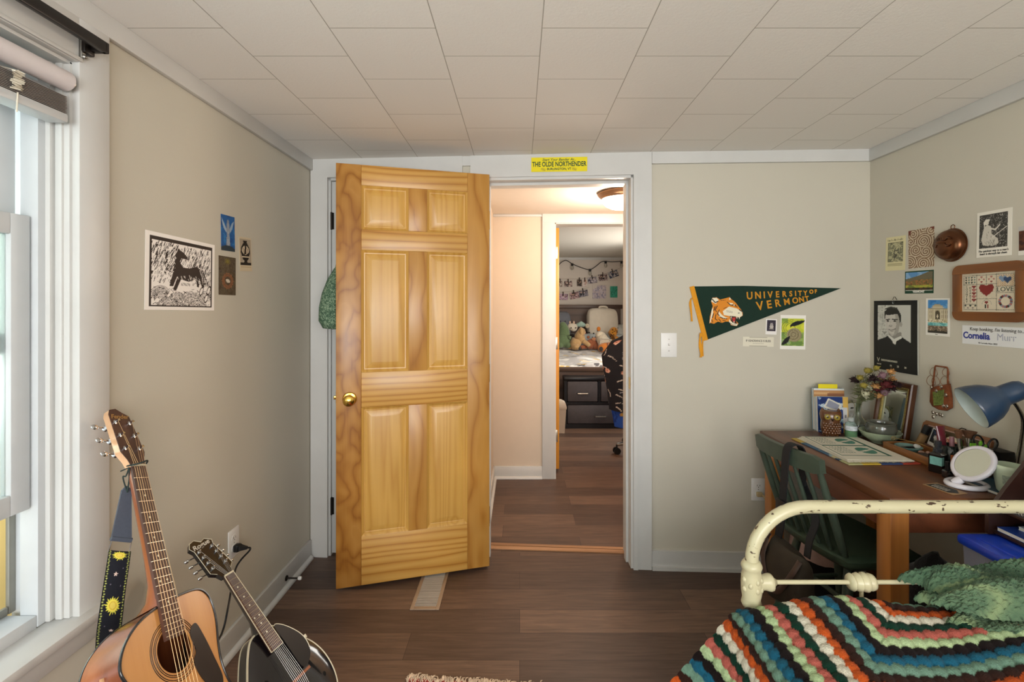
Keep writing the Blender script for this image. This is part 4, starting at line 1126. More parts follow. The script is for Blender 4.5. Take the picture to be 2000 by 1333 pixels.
m = MB(); m.lathe([(.006, -.032), (.017, -.03), (.02, -.024), (.016, -.019), (.0195, -.014), (.0215, -.008), (.017, -.004), (.0215, .003), (.0225, .009), (.017, .014), (.02, .02), (.0175, .028), (.006, .032)], 22, Matrix.Translation((x, BY, .694)) @ Matrix.Rotation(R(90), 4, 'Y')); m.build('ferrule', ENAM2, bed, smooth=60)
m = MB(); m.tube([(.83, BY, .3), (.83, BY, .69)], .0045, 10); m.build('spindle', ENAM2, bed)
m = MB(); m.tube([(BX0 + .01, BY, .3), (BX1 - .01, BY, .3)], .009, 12); m.build('foot_rail', ENAM2, bed)
for x in (BX0 + .02, BX1 - .02):
    m = MB(); m.span((x - .015, -.82, .28), (x + .015, BY - .01, .32), .004); m.build('side_rail', IRON, bed)
m = MB()
for x in (BX0, BX1): m.tube([(x, -.84, 0), (x, -.84, 1.1)], .0152, 14)
m.tube([(BX0, -.84, 1.09), (BX1, -.84, 1.09)], .0152, 14); m.build('headboard', ENAM2, bed)
ms = MB(); ms.span((BX0 - .025, -.80, .325), (1.75, 1.105, .595), .05)
tag(ms.build('mattress', mat('mattress_ticking', '#cfc8ba', .9)), 'mattress hidden beneath the crochet blanket on the iron bed', 'mattress')

# granny-stripe blanket: a draped grid with puffed clusters of yarn
CYC = ['#a94a1c', '#2a1812', '#5f7d6d', '#174f66', '#171010', '#9bb086', '#a0544a', '#0d2e22', '#bdb9a8']
PITCH, CP = .0205, .0265
ds = .0026
nt_f = int((1.142 - .78) / ds)
tY = np.concatenate([np.linspace(-.62, .76, 60), np.linspace(.78, 1.142, nt_f)])
sX = np.arange(0, 1.655, ds)                 # arc length across the bed from the hem of the left side drop
S, TT = np.meshgrid(sX, tY)
drop = .42                                  # length of the side drop
rr = .05
def cross(s, y):
    flare = np.clip((y - .86) / .28, 0, 1)  # the drop swings out towards the foot corner
    a_end = drop - rr * PI / 2 * .5
    x0 = .512
    top = s - drop
    ang = np.clip((s - (drop - .04)) / .08, 0, 1)
    x_top = x0 + rr + (s - drop - .04)
    z_top = .662 + .014 * np.sin(y * 9 + s * 6) + .010 * np.sin(s * 15 - y * 7) - .012 * np.clip((1.14 - y) * 2, 0, 1)
    z_top = z_top - .05 * np.clip((y - 1.085) / .06, 0, 1) ** 2
    down = np.clip(drop - .04 - s, 0, None)
    tilt = .12 + .62 * flare ** 1.5
    x_side = x0 + .0 - down * np.sin(tilt) + .018 * np.sin(y * 24 + 1) * np.clip(down * 6, 0, 1)
    z_side = .662 - rr - down * np.cos(tilt)
    k = np.clip((s - (drop - .04)) / .08, 0, 1)
    xa = x0 + rr * (1 - np.cos(k * PI / 2)); za = .662 - rr + rr * np.sin(k * PI / 2)
    side = s < drop - .04; topm = s > drop + .04
    x = np.where(side, x_side, np.where(topm, x_top, xa))
    zt_ = np.where(topm, z_top, za + (z_top - .662) * k)
    z = np.where(side, z_side, zt_)
    return x, z
X, Z = cross(S, TT)
Y = TT.copy() - .03 * np.clip((drop - S) / drop, 0, 1) * (TT > 1.0) * 0
# pattern: rings turn a corner, clusters staggered row by row
Xp = S - drop + .522
A, B = Xp, TT - .232
use_x = A < B
ring = np.where(use_x, A, B) / PITCH
al = np.where(use_x, TT, S) / CP
base = .649 / PITCH
best = np.full(S.shape, 9.0); idx = np.zeros(S.shape, int)
for dr in (-1, 0, 1):
    r0 = np.floor(ring - base + .5) + dr
    for da in (0, 1):
        off = np.where(r0 % 2 == 0, 0, .5)
        c0 = np.floor(al - off) + off + da
        jx = .10 * np.sin(r0 * 12.9 + c0 * 7.1); jy = .10 * np.sin(r0 * 4.7 + c0 * 9.3)
        d_ = np.sqrt(((ring - base - r0 - jx) / 1.0) ** 2 + ((al - c0 - jy) * CP / PITCH / 1.18) ** 2)
        k = d_ < best
        best = np.where(k, d_, best); idx = np.where(k, (r0 % 9).astype(int), idx)
pal = np.array([[int(c[i:i + 2], 16) / 255 for i in (1, 3, 5)] for c in CYC])
colr = pal[idx]
rsn = np.random.RandomState(2)
strand = .5 + .5 * np.sin((al * 3 + .35 * np.sin(ring * 9)) * 2 * PI)
colr = np.clip(colr * (.93 + .14 * rsn.rand(*S.shape))[..., None], 0, 1)
puff = np.clip(1 - (best / .72) ** 2, 0, 1) ** .6
H_ = .0100 * puff + .0014 * strand * puff
fine = np.clip((TT - .76) / .02, 0, 1)
P = np.stack([X, Y, Z], -1)
gu = np.gradient(P, axis=1); gv = np.gradient(P, axis=0)
nn = np.cross(gu, gv); nn /= np.linalg.norm(nn, axis=-1, keepdims=True) + 1e-9
nn *= np.sign(nn[:, -1:, 2:3]) if False else 1
if nn[-20, -50, 2] < 0: nn = -nn
P = P + nn * (H_ * fine)[..., None]
P = P[::-1]; colr = colr[::-1]
org = np.array([1.1, .3, .25])
YARN = attr_mat('yarn', .95, .9, 420, sheen=.04, spec=.08)
me = grid_mesh('crochet_blanket', P - org, colr, YARN); me.shade_smooth()
o = bpy.data.objects.new('crochet_blanket', me); COL.objects.link(o); o.location = org
tag(o, 'multicoloured crochet blanket with rows of puffy clusters spread on the bed', 'blanket')

# green crocheted shawl, folded in thick layers
def fold(y0, y1, x0, x1, z0, thick, seed, nu=170, nv=110):
    u = np.linspace(0, 1, nu); v = np.linspace(0, 1, nv)
    Uu, Vv = np.meshgrid(u, v)
    wave = .022 * np.sin(Vv * 11 + seed) + .012 * np.sin(Vv * 23 + seed * 2)
    x = x0 - .02 + wave * (1 - Uu) + (x1 - x0) * Uu
    prof = np.sin(PI * np.clip(Vv, 0, 1)) ** .45
    y = y0 + (y1 - y0) * Vv + .07 * Uu * (1 - Vv) * -1
    edge = np.clip(Uu * 9, 0, 1) ** .5
    z = z0 + thick * prof * edge + .010 * np.sin(Uu * 16 + Vv * 7 + seed) * edge + .008 * np.sin(Uu * 7 - Vv * 13 + seed) * edge
    st = (Uu * 4.2 + .55 * np.sin(Vv * 9 + seed) + Vv * 2.6) % 1.0
    light = np.clip(1 - np.abs(st - .5) / .16, 0, 1)
    rs = np.random.RandomState(int(seed * 10))
    knit = np.sin(Uu * nu * 1.25 + 2 * np.sin(Vv * 40)) * np.sin(Vv * nv * 1.25)
    grain = rs.rand(nv, nu)
    z = z + .0040 * knit + .006 * (grain - .5)
    c0 = np.array([.30, .43, .33]); c1 = np.array([.47, .58, .43]); c2 = np.array([.66, .74, .52])
    t = np.clip(.35 + .5 * (grain - .5) + .3 * np.sin(Uu * 9 + Vv * 5), 0, 1)[..., None]
    c = c0 * (1 - t) + c1 * t
    c = c * (1 - .8 * light[..., None]) + c2 * .8 * light[..., None]
    holes = (knit < -.86)[..., None]
    c = np.where(holes, c * .55, c)
    return np.stack([x, y, z], -1), c * np.array([.80, .80, .82])
sh = thing('shawl', 'green striped crocheted shawl heaped on the colourful blanket', 'shawl', (1.3, 1.0, .66))
for k, (y0, y1, x0, x1, z0, th, sd_) in enumerate([(.985, 1.135, .985, 1.75, .668, .042, 1.3), (1.02, 1.175, .96, 1.75, .705, .042, 2.9)]):
    P, c = fold(y0, y1, x0, x1, z0, th, sd_)
    me = grid_mesh('layer', P - np.array([1.3, 1.0, .66]), c, attr_mat('soft_green_yarn', .95, .9, 500, sheen=.08, spec=.1)); me.shade_smooth()
    o = bpy.data.objects.new('layer', me); COL.objects.link(o); o.parent = sh
P, c = fold(.955, 1.08, 1.035, 1.75, .655, .03, 4.4)
c = c * .25 + np.array([.66, .71, .64]) * .75
me = grid_mesh('fringe', P - np.array([1.3, 1.0, .66]), c, attr_mat('soft_green_yarn'), ); me.shade_smooth()
o = bpy.data.objects.new('fringe', me); COL.objects.link(o); o.parent = sh; o['label'] = 'pale green fringe'

# ================================================================== desk
TEAK = wood('desk_top_wood', [(0, '#70411f'), (.5, '#603518'), (.85, '#4c2811'), (1, '#3c1f0d')], 1, 8, .08, 5, rough=.42, coat=.12)
REDW = wood('desk_rail_wood', [(0, '#7d4a30'), (.6, '#6b3c26'), (1, '#55301e')], 1, 8, .08, 5, rough=.4)
LEGW = wood('desk_leg_oak', [(0, '#b3763a'), (.5, '#a2672e'), (.85, '#8c5523'), (1, '#74451b')], 2, 9, .06, 8, rough=.4)
DX0, DX1, DY0, DY1, DZ = 1.182, 1.772, 1.512, 2.335, .75
desk = thing('desk', 'brown wooden desk with square oak legs against the wall of cards', 'desk', (1.48, 1.92, 0))
m = MB(); m.span((DX0, DY0, DZ - .03), (DX1, DY1, DZ), .005); m.build('top', TEAK, desk)
for a, b in (((DX0 + .03, DY0 + .06, DZ - .125), (DX0 + .052, DY1 - .06, DZ - .03)), ((DX1 - .052, DY0 + .06, DZ - .125), (DX1 - .03, DY1 - .06, DZ - .03)), ((DX0 + .05, DY0 + .03, DZ - .125), (DX1 - .05, DY0 + .052, DZ - .03)), ((DX0 + .05, DY1 - .052, DZ - .125), (DX1 - .05, DY1 - .03, DZ - .03))):
    m = MB(); m.span(a, b, .002); m.build('apron', REDW, desk)
for x in (DX0 + .016, DX1 - .08):
    for y in (DY0 + .018, DY1 - .08):
        m = MB(); m.span((x, y, 0), (x + .062, y + .062, DZ - .03), .004); m.build('leg', LEGW, desk)

# green spindle-back chair pushed in, facing the desk
GRN = mat('worn_green_paint', '#414e42', .42, var=.16, vscale=14, bump=.15, bscale=60)
GRND = mat('worn_green_seat', '#3a4a3b', .4, var=.15, vscale=9)
MC = Matrix.Translation((1.335, 1.905, 0)) @ Matrix.Rotation(R(9), 4, 'Z')
ch = thing('chair', 'green spindle-back wooden chair pushed under the desk', 'chair', M=MC)
# local: x forward to the desk, y across
m = MB(MC)
loops = []
for yy in np.linspace(-.175, .175, 15):
    k = 1 - (yy / .175) ** 2 * .12
    dx = -.03 * (1 - (yy / .2) ** 2)
    x_ = -.275 + dx; hh = .032 if abs(yy) < .17 else .024
    zc = .79
    loops.append([(x_ - .014, yy, zc - hh), (x_ + .010, yy, zc - hh), (x_ + .004, yy, zc + hh * .96), (x_ - .004, yy, zc + hh * 1.08), (x_ - .020, yy, zc + hh)])
m.rings(loops); m.build('crest_rail', GRN, ch, smooth=40)
m = MB(MC)
seat = [(.11, -.17), (.125, 0), (.11, .17), (.08, .2), (-.16, .195), (-.2, .15), (-.212, 0), (-.2, -.15), (-.16, -.195), (.08, -.2)]
sl = smooth_loop(seat, 5)
m.rings([[(x * .93, y * .93, .412) for x, y in sl], [(x, y, .43) for x, y in sl], [(x, y, .446) for x, y in sl], [(x * .96, y * .96, .452) for x, y in sl], [(x * .7, y * .7, .446) for x, y in sl], [(x * .2, y * .2, .440) for x, y in sl]]); m.build('seat', GRND, ch, smooth=50)
for i, yy in enumerate(np.linspace(-.165, .165, 7)):
    th_ = i in (0, 6)
    m = MB(MC); a = Vector((-.172 + .0 - .02 * (1 - (yy / .17) ** 2), yy * .92, .445)); b = Vector((-.277 - .03 * (1 - (yy / .2) ** 2), yy * .98, .768))
    m.tube([a.lerp(b, t) for t in (0, .25, .5, .75, 1)], [(.013 if th_ else .008) * q for q in (.85, 1.1, 1.15, 1, .8)], 10); m.build('post' if th_ else 'spindle', GRN, ch)
LG = {}
for sx in (-1, 1):
    for sy in (-1, 1):
        a = Vector((-.04 + sx * .09, sy * .12, .42)); b = Vector((-.04 + sx * .165, sy * .185, 0)); LG[sx, sy] = (a, b)
        m = MB(MC); m.tube([a.lerp(b, t) for t in (0, .2, .45, .7, .9, 1)], [.013, .017, .0205, .018, .014, .012], 12); m.build('leg', GRN, ch)
for sy in (-1, 1):
    p, q = LG[-1, sy][0].lerp(LG[-1, sy][1], .55), LG[1, sy][0].lerp(LG[1, sy][1], .55)
    m = MB(MC); m.tube([p.lerp(q, t) for t in (0, .25, .5, .75, 1)], [.008, .011, .013, .011, .008], 8); m.build('stretcher', GRN, ch)
p, q = [LG[-1, s][0].lerp(LG[-1, s][1], .55).lerp(LG[1, s][0].lerp(LG[1, s][1], .55), .5) for s in (-1, 1)]
m = MB(MC); m.tube([p.lerp(q, t) for t in (0, .5, 1)], [.008, .012, .008], 8); m.build('stretcher', GRN, ch)

# shoulder bag hung on the chair back
STRP = mat('black_webbing', '#17181c', .7, var=.1, vscale=200, bump=.3, bscale=900)
BAGC = mat('brown_olive_canvas', '#332c22', .75, var=.25, vscale=16, bump=.3, bscale=300)
BRL = mat('brown_leather', '#43312a', .5, var=.2, vscale=20)
def cw(x, y, z): return MC @ Vector((x, y, z))
BZ = .20
hb = thing('shoulder_bag', 'brown canvas bag on a black strap hung from the green chair', 'bag', cw(-.36, .02, .27))
def strap_strip(name, pts, wd, mtl, par, wdir, th=.0022):
    pts = spline(pts, 8); m = MB(); loops = []
    for i, p in enumerate(pts):
        t = (pts[min(i + 1, len(pts) - 1)] - pts[max(i - 1, 0)]).normalized()
        a = (Vector(wdir) - t * t.dot(Vector(wdir))).normalized(); n_ = t.cross(a)
        loops.append([p + a * wd + n_ * th, p - a * wd + n_ * th, p - a * wd - n_ * th, p + a * wd - n_ * th])
    m.rings(loops); return m.build(name, mtl, par, smooth=50)
wdir = MC.to_3x3() @ Vector((0, 1, 0))
strap_strip('strap', [cw(-.265, -.05, .68), cw(-.262, -.05, .80), cw(-.29, -.05, .836), cw(-.328, -.05, .82), cw(-.337, -.045, .70), cw(-.345, -.04, .55), cw(-.35, -.035, .50), cw(-.35, -.03, .47)], .018, STRP, hb, wdir)
strap_strip('strap', [cw(-.262, -.05, .70), cw(-.25, -.08, .62), cw(-.285, -.14, .58), cw(-.33, -.165, .53), cw(-.345, -.17, .47)], .014, STRP, hb, wdir)
m = MB(); b0 = cw(-.349, -.042, .60); m.box(b0, (.012, .044, .05), .002, rot=MC.to_3x3()); m.build('strap_slider', BLACK, hb)
m = MB(MC)
lp = []
for z, rx, ry in ((.07, .03, .06), (.08, .045, .085), (.13, .05, .1), (.2, .045, .1), (.25, .03, .096), (.27, .018, .09)):
    lp.append([(-.365 + rx * math.copysign(abs(math.cos(q)) ** .6, math.cos(q)), -.105 + ry * math.copysign(abs(math.sin(q)) ** .6, math.sin(q)), BZ + z + .012 * math.sin(q * 2)) for q in np.linspace(0, 2 * PI, 29)[:-1]])
m.rings(lp, cap=(True, True)); m.jitter(.012, 12, 3); m.build('body', BAGC, hb, smooth=70)
m = MB(MC @ Matrix.Translation((0, 0, BZ))); m.tube(spline([(-.39, -.02, .27), (-.415, -.03, .2), (-.42, -.07, .125), (-.42, -.12, .13), (-.415, -.18, .22), (-.39, -.19, .27)], 8), .011, 8, flat=(1, 0, 0)); m.build('flap_edge', BRL, hb)
m = MB(MC @ Matrix.Translation((0, 0, BZ))); m.tube(spline([(-.38, -.015, .29), (-.40, -.008, .25), (-.395, -.01, .19)], 6), .012, 8); m.ball((-.39, -.008, .27), .016, 10); m.jitter(.004, 60); m.build('knot', BRL, hb)

# things under the desk
wbk = thing('waste_basket', 'black waste basket with a pale liner in the shade under the desk', 'waste basket', (1.425, 2.22, 0))
T = Matrix.Translation((1.425, 2.22, 0))
m = MB(); m.lathe([(.0001, .001), (.1, .001), (.125, .27), (.129, .275), (.12, .272), (.097, .01), (.0001, .008)], 26, T); m.build('bin', BLACK, wbk)
m = MB(); m.lathe([(.118, .2), (.121, .274), (.129, .285), (.137, .27), (.14, .235), (.136, .21)], 30, T, cap=(False, False)); m.jitter(.014, 22, 2); m.build('liner', mat('pink_liner', '#b79a92', .6, var=.1), wbk, smooth=70)
bk = MB(); bk.ball((1.43, 1.62, .26), (.11, .09, .28), 28); bk.jitter(.06, 7, 1); bk.jitter(.012, 60, 3)
for v in bk.bm.verts: v.co.z = max(v.co.z, .002)
tag(bk.build('fur_throw', mat('black_fur', '#141212', .95, var=.3, vscale=60, bump=1, bscale=160, sheen=.3), smooth=70), 'heap of black furry throw in the shade beneath the desk', 'throw')

# clear storage bin with blue lid, dark organiser on top
CLEARP = mat('frosted_plastic', '#b9bfd6', .25, var=.05, trans=.55, ior=1.3)
BLUEP = mat('blue_lid_plastic', '#1a42c0', .28, var=.03, coat=.2)
sb = thing('storage_bin', 'tall translucent storage bin with a blue lid', 'storage bin', (1.555, 1.325, 0))
bx0, bx1, by0, by1, bz = 1.336, 1.77, 1.185, 1.452, .67
m = MB(); m.rings([[(x, y, z) for x, y in ((bx0 + k, by0 + k), (bx1 - k, by0 + k), (bx1 - k, by1 - k), (bx0 + k, by1 - k))] for k, z in ((.035, .002), (.012, .64), (.006, .645))], cap=(True, False)); m.build('tub', CLEARP, sb)
m = MB(); m.span((bx0, by0, bz - .03), (bx1, by1, bz), .01); m.span((bx0 + .03, by0 + .03, bz - .004), (bx1 - .03, by1 - .03, bz + .004), .003); m.build('lid', BLUEP, sb)
DRK = wood('dark_stained_wood', [(0, '#3a211a'), (.6, '#2f1a14'), (1, '#23120e')], 0, 7, .1, 5, rough=.35, coat=.3)
og = thing('desk_organizer', 'dark stained wooden magazine organiser standing on the blue-lidded bin', 'organizer', (1.58, 1.34, bz + .004))
prof = [(1.418, bz + .0045), (1.768, bz + .0045), (1.768, 1.12), (1.69, 1.12), (1.60, .985), (1.53, .885), (1.47, .81), (1.44, .768), (1.418, .735)]
for y in (1.432, 1.20):
    m = MB(); m.rings([[(x, y, z) for x, z in prof], [(x, y + .012, z) for x, z in prof]]); m.build('side_panel', DRK, og)
for z, x0 in ((bz + .0145, 1.43), (.752, 1.44), (.85, 1.52)):
    m = MB(); m.span((x0, 1.212, z - .005), (1.768, 1.432, z + .004), .001); m.build('shelf', DRK, og)
def booklet(name, c, sz, rotz, cover, page, label, cat, group=None, spiral=False):
    t = thing(name, label, cat, c, group, rot=(0, 0, rotz)); M = t.matrix_basis
    m = MB(M); m.span((-sz[0] / 2, -sz[1] / 2, .0012), (sz[0] / 2, sz[1] / 2, sz[2] - .0012)); m.build('pages', page, t)
    for nm, z in (('cover', sz[2] - .0012), ('cover', 0)): m = MB(M); m.span((-sz[0] / 2 - .001, -sz[1] / 2 - .001, z), (sz[0] / 2 + .001, sz[1] / 2 + .001, z + .0012)); m.build(nm, cover, t)
    if spiral:
        m = MB(M); n = 22
        for k in range(n): 
            yy = -sz[1] / 2 + .012 + k * (sz[1] - .024) / (n - 1); m.tube([(-sz[0] / 2 + .002 + .007 * math.cos(q), yy, sz[2] / 2 + .0075 * math.sin(q)) for q in np.linspace(0, 2 * PI, 13)[:-1]], .0011, 5, closed=True)
        m.build('spiral_wire', BLACK, t)
    return t
PAGE = mat('paper_pages', '#d5d0c4', .8, var=.04, vscale=120, stretch=(1, 1, 30))
booklet('notebook', (1.60, 1.322, .7565), (.30, .2, .016), 0, mat('grey_cover', '#6d6f78', .4), PAGE, 'spiral notebook on the middle shelf of the dark organiser', 'notebook', spiral=True)
booklet('folder', (1.59, 1.322, bz + .0195), (.31, .2, .012), 0, mat('blue_folder', '#1f3f8f', .4), PAGE, 'blue folder lying in the lowest shelf of the dark organiser', 'folder')
booklet('booklet', (1.61, 1.315, bz + .032), (.26, .18, .010), .03, mat('pale_cover', '#c9ccd8', .4), PAGE, 'pale booklet on the blue folder in the dark organiser', 'booklet')
m = MB(); m.tube([(1.475, 1.265, bz + .009), (1.60, 1.197, bz + .009)], .004, 8)
tag(m.build('pen', mat('tan_pen', '#b9a488', .4)), 'tan pen lying on the blue bin lid', 'pen')

# ================================================================== back wall: pennant, cards, switch, outlet
BAND = mat('orange_felt', '#d9951f', .9, var=.06, vscale=90, sheen=.3)
GREENF = mat('dark_green_felt', '#0f2d22', .95, var=.08, vscale=120, sheen=.2)
tl = on_back(1350, 560); PT = on_back(1641.5, 563.5); bl = on_back(1377, 665.3)
MP = fr_back(tl)
loc_ = lambda p: MP.inverted() @ Vector(p)
lt, lb_ = loc_(PT), loc_(bl)
pn = thing('pennant', 'dark green felt college pennant with orange band and roaring cat head', 'pennant', M=MP)
m = MB(MP); mid_ = Vector((.09, .0045, 0)); m.rings([[(0, 0, z), (lt.x * .35, .003, z), (lt.x, lt.y, z), (lb_.x, lb_.y, z)][::-1] for z in (.002, .0045)]); m.build('felt', GREENF, pn)
u_ = Vector((lb_.x, lb_.y, 0)); hw = .0115
m = MB(MP); nrm_ = Vector((-u_.y, u_.x, 0)).normalized()
if nrm_.x > 0: nrm_ = -nrm_
m.rings([[tuple(p + Vector((0, 0, z))) for p in (nrm_ * hw * -1.2, nrm_ * hw * .9, u_ + nrm_ * hw * .9, u_ - nrm_ * hw * 1.2)] for z in (.001, .0062)]); m.build('edge_band', BAND, pn)
def pix(x, y): return loc_(on_back(x, y))
def ribbon_tail(P, w0):
    P = spline(P, 6); m = MB(MP); lo = []
    for i, p in enumerate(P):
        z = .008 + .006 * math.sin(i * .5); w_ = w0 * (1 + .3 * math.sin(i * .7))
        lo.append([(p.x - w_, p.y, z), (p.x + w_, p.y, z + .004), (p.x + w_, p.y, z + .006), (p.x - w_, p.y, z + .002)])
    m.rings(lo); return m.build('ribbon', BAND, pn)
ribbon_tail([pix(1353.5, 582), pix(1349, 584), pix(1347.5, 598), pix(1349.5, 628)], .0045)
ribbon_tail([pix(1368, 650), pix(1366, 660), pix(1367, 680), pix(1367, 698)], .0055); ribbon_tail([pix(1370, 650), pix(1371, 665), pix(1371, 696)], .004)
FELTY = mat('gold_lettering', '#c98a1e', .8, var=.04)
def arc_text(txt, x0, y0, x1, y1, h0, h1, sx):
    """letters standing on a rising line and shrinking towards the pennant's tip"""
    a, b = pix(x0, y0), pix(x1, y1); n = len(txt)
    wts = [(.55 if c in 'I ' else 1.4 if c in 'MW' else 1.0) * (h0 + (h1 - h0) * i / max(1, n - 1)) for i, c in enumerate(txt)]
    tot = sum(wts); s_ = 0
    ang = math.atan2(b.y - a.y, b.x - a.x)
    for c, w_ in zip(txt, wts):
        t = (s_ + w_ / 2) / tot; s_ += w_
        if c == ' ': continue
        p = a.lerp(b, t); hh = (h0 + (h1 - h0) * t)
        letters(c, hh * 1.42, MP @ Matrix.Translation((p.x, p.y, .0048)) @ Matrix.Rotation(ang, 4, 'Z'), 'lettering', FELTY, pn, bold=.0005 if c == 'M' else .0013, sx=sx)
arc_text('UNIVERSITY', 1455, 579, 1577, 573, .0385, .023, .86)
arc_text('OF', 1579, 571, 1596, 569.5, .021, .017, .9)
arc_text('VERMONT', 1474, 600, 1580, 583.5, .046, .024, .9)
# the cat head in printed patches
cat = Art(110, 110, '#0f2d22', 1.0)
cat.poly([(.08, .24), (.12, .13), (.24, .12), (.34, .19), (.52, .14), (.62, .11), (.66, .17), (.78, .27), (.9, .44), (.985, .55), (.99, .68), (.9, .74), (.83, .72), (.8, .84), (.87, .93), (.82, 1.0), (.66, .97), (.6, .86), (.5, .86), (.40, .9), (.28, .86), (.16, .93), (.07, .9), (.03, .92), (.05, .7), (.1, .5), (.13, .38)], '#d9871c')
for P in ([(.08, .24), (.12, .14), (.24, .13), (.3, .2), (.22, .32)], [(.60, .40), (.82, .46), (.97, .56), (.985, .68), (.9, .73), (.8, .70), (.6, .69), (.45, .66), (.42, .54)], [(.6, .78), (.66, .86), (.78, .93), (.86, .92), (.82, .995), (.68, .965), (.6, .88)], [(.62, .12), (.66, .18), (.6, .2)], [(.60, .28), (.72, .30), (.70, .34), (.62, .33)], [(.3, .55), (.42, .68), (.52, .74), (.6, .73), (.45, .78), (.3, .7)], [(.1, .5), (.13, .42), (.14, .6), (.06, .9), (.04, .9)]): cat.poly(P, '#e6e0c8')
cat.poly([(.62, .69), (.8, .71), (.84, .76), (.80, .84), (.83, .93), (.7, .9), (.64, .8)], '#14130f'); cat.poly([(.69, .74), (.79, .73), (.76, .9), (.70, .84)], '#b3312c')
for P in ([(.8, .7), (.84, .72), (.83, .79)], [(.87, .71), (.91, .72), (.9, .8)], [(.64, .7), (.67, .72), (.66, .8)], [(.72, .9), (.76, .88), (.74, .84)]): cat.poly(P, '#f0ead6')
for L_1, w_ in (([(.12, .18), (.2, .28), (.28, .24)], .03), ([(.55, .27), (.64, .35), (.76, .37), (.84, .42)], .022), ([(.68, .36), (.74, .34), (.8, .36)], .02), ([(.9, .5), (.97, .55)], .03), ([(.36, .22), (.50, .2)], .012), ([(.2, .4), (.16, .52)], .025), ([(.26, .38), (.2, .5), (.24, .56)], .022), ([(.32, .5), (.26, .62), (.32, .68)], .022), ([(.15, .62), (.12, .74)], .025), ([(.22, .64), (.2, .78), (.26, .82)], .022), ([(.34, .72), (.42, .76), (.54, .78)], .022), ([(.3, .78), (.36, .86)], .02), ([(.42, .82), (.5, .84)], .018), ([(.52, .52), (.7, .56)], .008), ([(.52, .56), (.7, .59)], .008), ([(.44, .46), (.54, .42)], .014), ([(.1, .8), (.13, .88)], .02), ([(.62, .9), (.7, .95), (.8, .95)], .014)): cat.line(L_1, w_, '#17150f')
cat.ell(.745, .355, .022, .018, '#e6e0c8'); cat.ell(.88, .6, .03, .02, '#8d8c80')
c0, c1 = pix(1383, 574), pix(1450, 637)
me_sheet = sheet('mascot', cat, MP @ Matrix.Translation(((c0.x + c1.x) / 2, (c0.y + c1.y) / 2, .0045)), c1.x - c0.x, c0.y - c1.y, parent=pn, thick=.0006, lift=.0007)
# only the printed patches stay: the felt shows between them
bm = bmesh.new(); bm.from_mesh(me_sheet.data); lay = bm.verts.layers.float_color['ink']; bgc = np.array(lin('#0f2d22'))
kill = [f for f in bm.faces if len(f.verts) > 4 or all(abs(v[lay][0] - bgc[0]) + abs(v[lay][1] - bgc[1]) + abs(v[lay][2] - bgc[2]) < .004 for v in f.verts)]
bmesh.ops.delete(bm, geom=kill, context='FACES'); bm.to_mesh(me_sheet.data); bm.free()

def crow_card():
    a = Art(56, 76, '#eceae2', 1.37); b = a.box(.06, .1, .93, .9)
    a.mottle(b, ['#c9cf3a', '#bcc63a', '#d3d440'], 4, 2); a.mottle(a.box(.06, .5, .93, .9), ['#7b9a45', '#6a8a44', '#93ab55', '#8aa27a'], 9, 5); a.mottle(a.box(.06, .1, .3, .25), ['#7e9a40', '#94aa40'], 6, 3)
    for r in (.28, .36, .44): a.line([(.5 + r * math.cos(t), .38 + r * .55 * math.sin(t)) for t in np.linspace(.6 * PI, 1.5 * PI, 16)], .018, '#6d7424')
    a.ell(.55, .58, .29, .2, '#8f8564'); 
    for r in np.linspace(.04, .24, 7): a.line([(.52 + r * math.cos(t), .57 + r * .72 * math.sin(t)) for t in np.linspace(0, 2 * PI, 24)], .012, ['#6b6147', '#b0a784'][int(r * 40) % 2])
    a.poly([(.38, .31), (.46, .24), (.62, .18), (.95, .15), (.93, .2), (.75, .28), (.58, .32), (.46, .33), (.40, .37)], '#16181a'); a.line([(.55, .3), (.58, .38)], .015, '#16181a')
    a.poly([(.06, .84), (.14, .74), (.24, .66), (.40, .60), (.38, .66), (.33, .78), (.18, .86), (.05, .87)], '#16181a'); a.line([(.25, .8), (.27, .87)], .015, '#16181a')
    a.put(~b & ~a.box(.06, .13, .97, .22) & ~a.box(.03, .8, .2, .9), '#eceae2'); return a
M, w, h = quad_on('back', (1524.5, 615.6), (1573.9, 616.2), (1572.4, 683.4), (1523, 682)); sheet('postcard', crow_card(), M, w, h, 'green and yellow card of crows on a shell below the pennant', 'postcard')
def owl_photo():
    a = Art(26, 36, '#e9e7e4', 1.4); a.rect(.1, .08, .9, .78, '#2b2632'); a.mottle(a.box(.1, .08, .9, .78), ['#2b2632', '#37303f', '#231f28'], 6, 1); a.ell(.52, .5, .16, .15, '#b9b3ac'); a.ell(.52, .36, .12, .08, '#a8a2a0'); a.poly([(.42, .3), (.44, .24), (.48, .3)], '#a8a2a0'); a.poly([(.56, .3), (.6, .24), (.62, .3)], '#a8a2a0'); a.ell(.48, .37, .025, .018, '#2b2632'); a.ell(.56, .37, .025, .018, '#2b2632'); a.rect(.3, .62, .75, .66, '#8d8880'); return a
M, w, h = quad_on('back', (1495.8, 623), (1517, 624), (1516.8, 654), (1495, 653.4)); sheet('instant_photo', owl_photo(), M, w, h, 'tiny instant photo of a pale owl just under the pennant', 'photo')
M, w, h = quad_on('back', (1450.6, 658), (1510.9, 659), (1510.9, 678), (1450.6, 676.5))
INKB = mat('print_black', '#2b2a28', .6, var=0)
a = Art(60, 20, '#dcd8c6', .33); [a.rect(.33 + .05 * k, .66, .365 + .05 * k, .71, '#a3a092') for k in range(7)]; a.rect(.22, .06, .78, .1, '#8a8778'); a.rect(.22, .9, .78, .94, '#8a8778')
s = sheet('sticker', a, M, w, h, 'cream strip reading IF IGNORANCE IS BLISS', 'sticker')
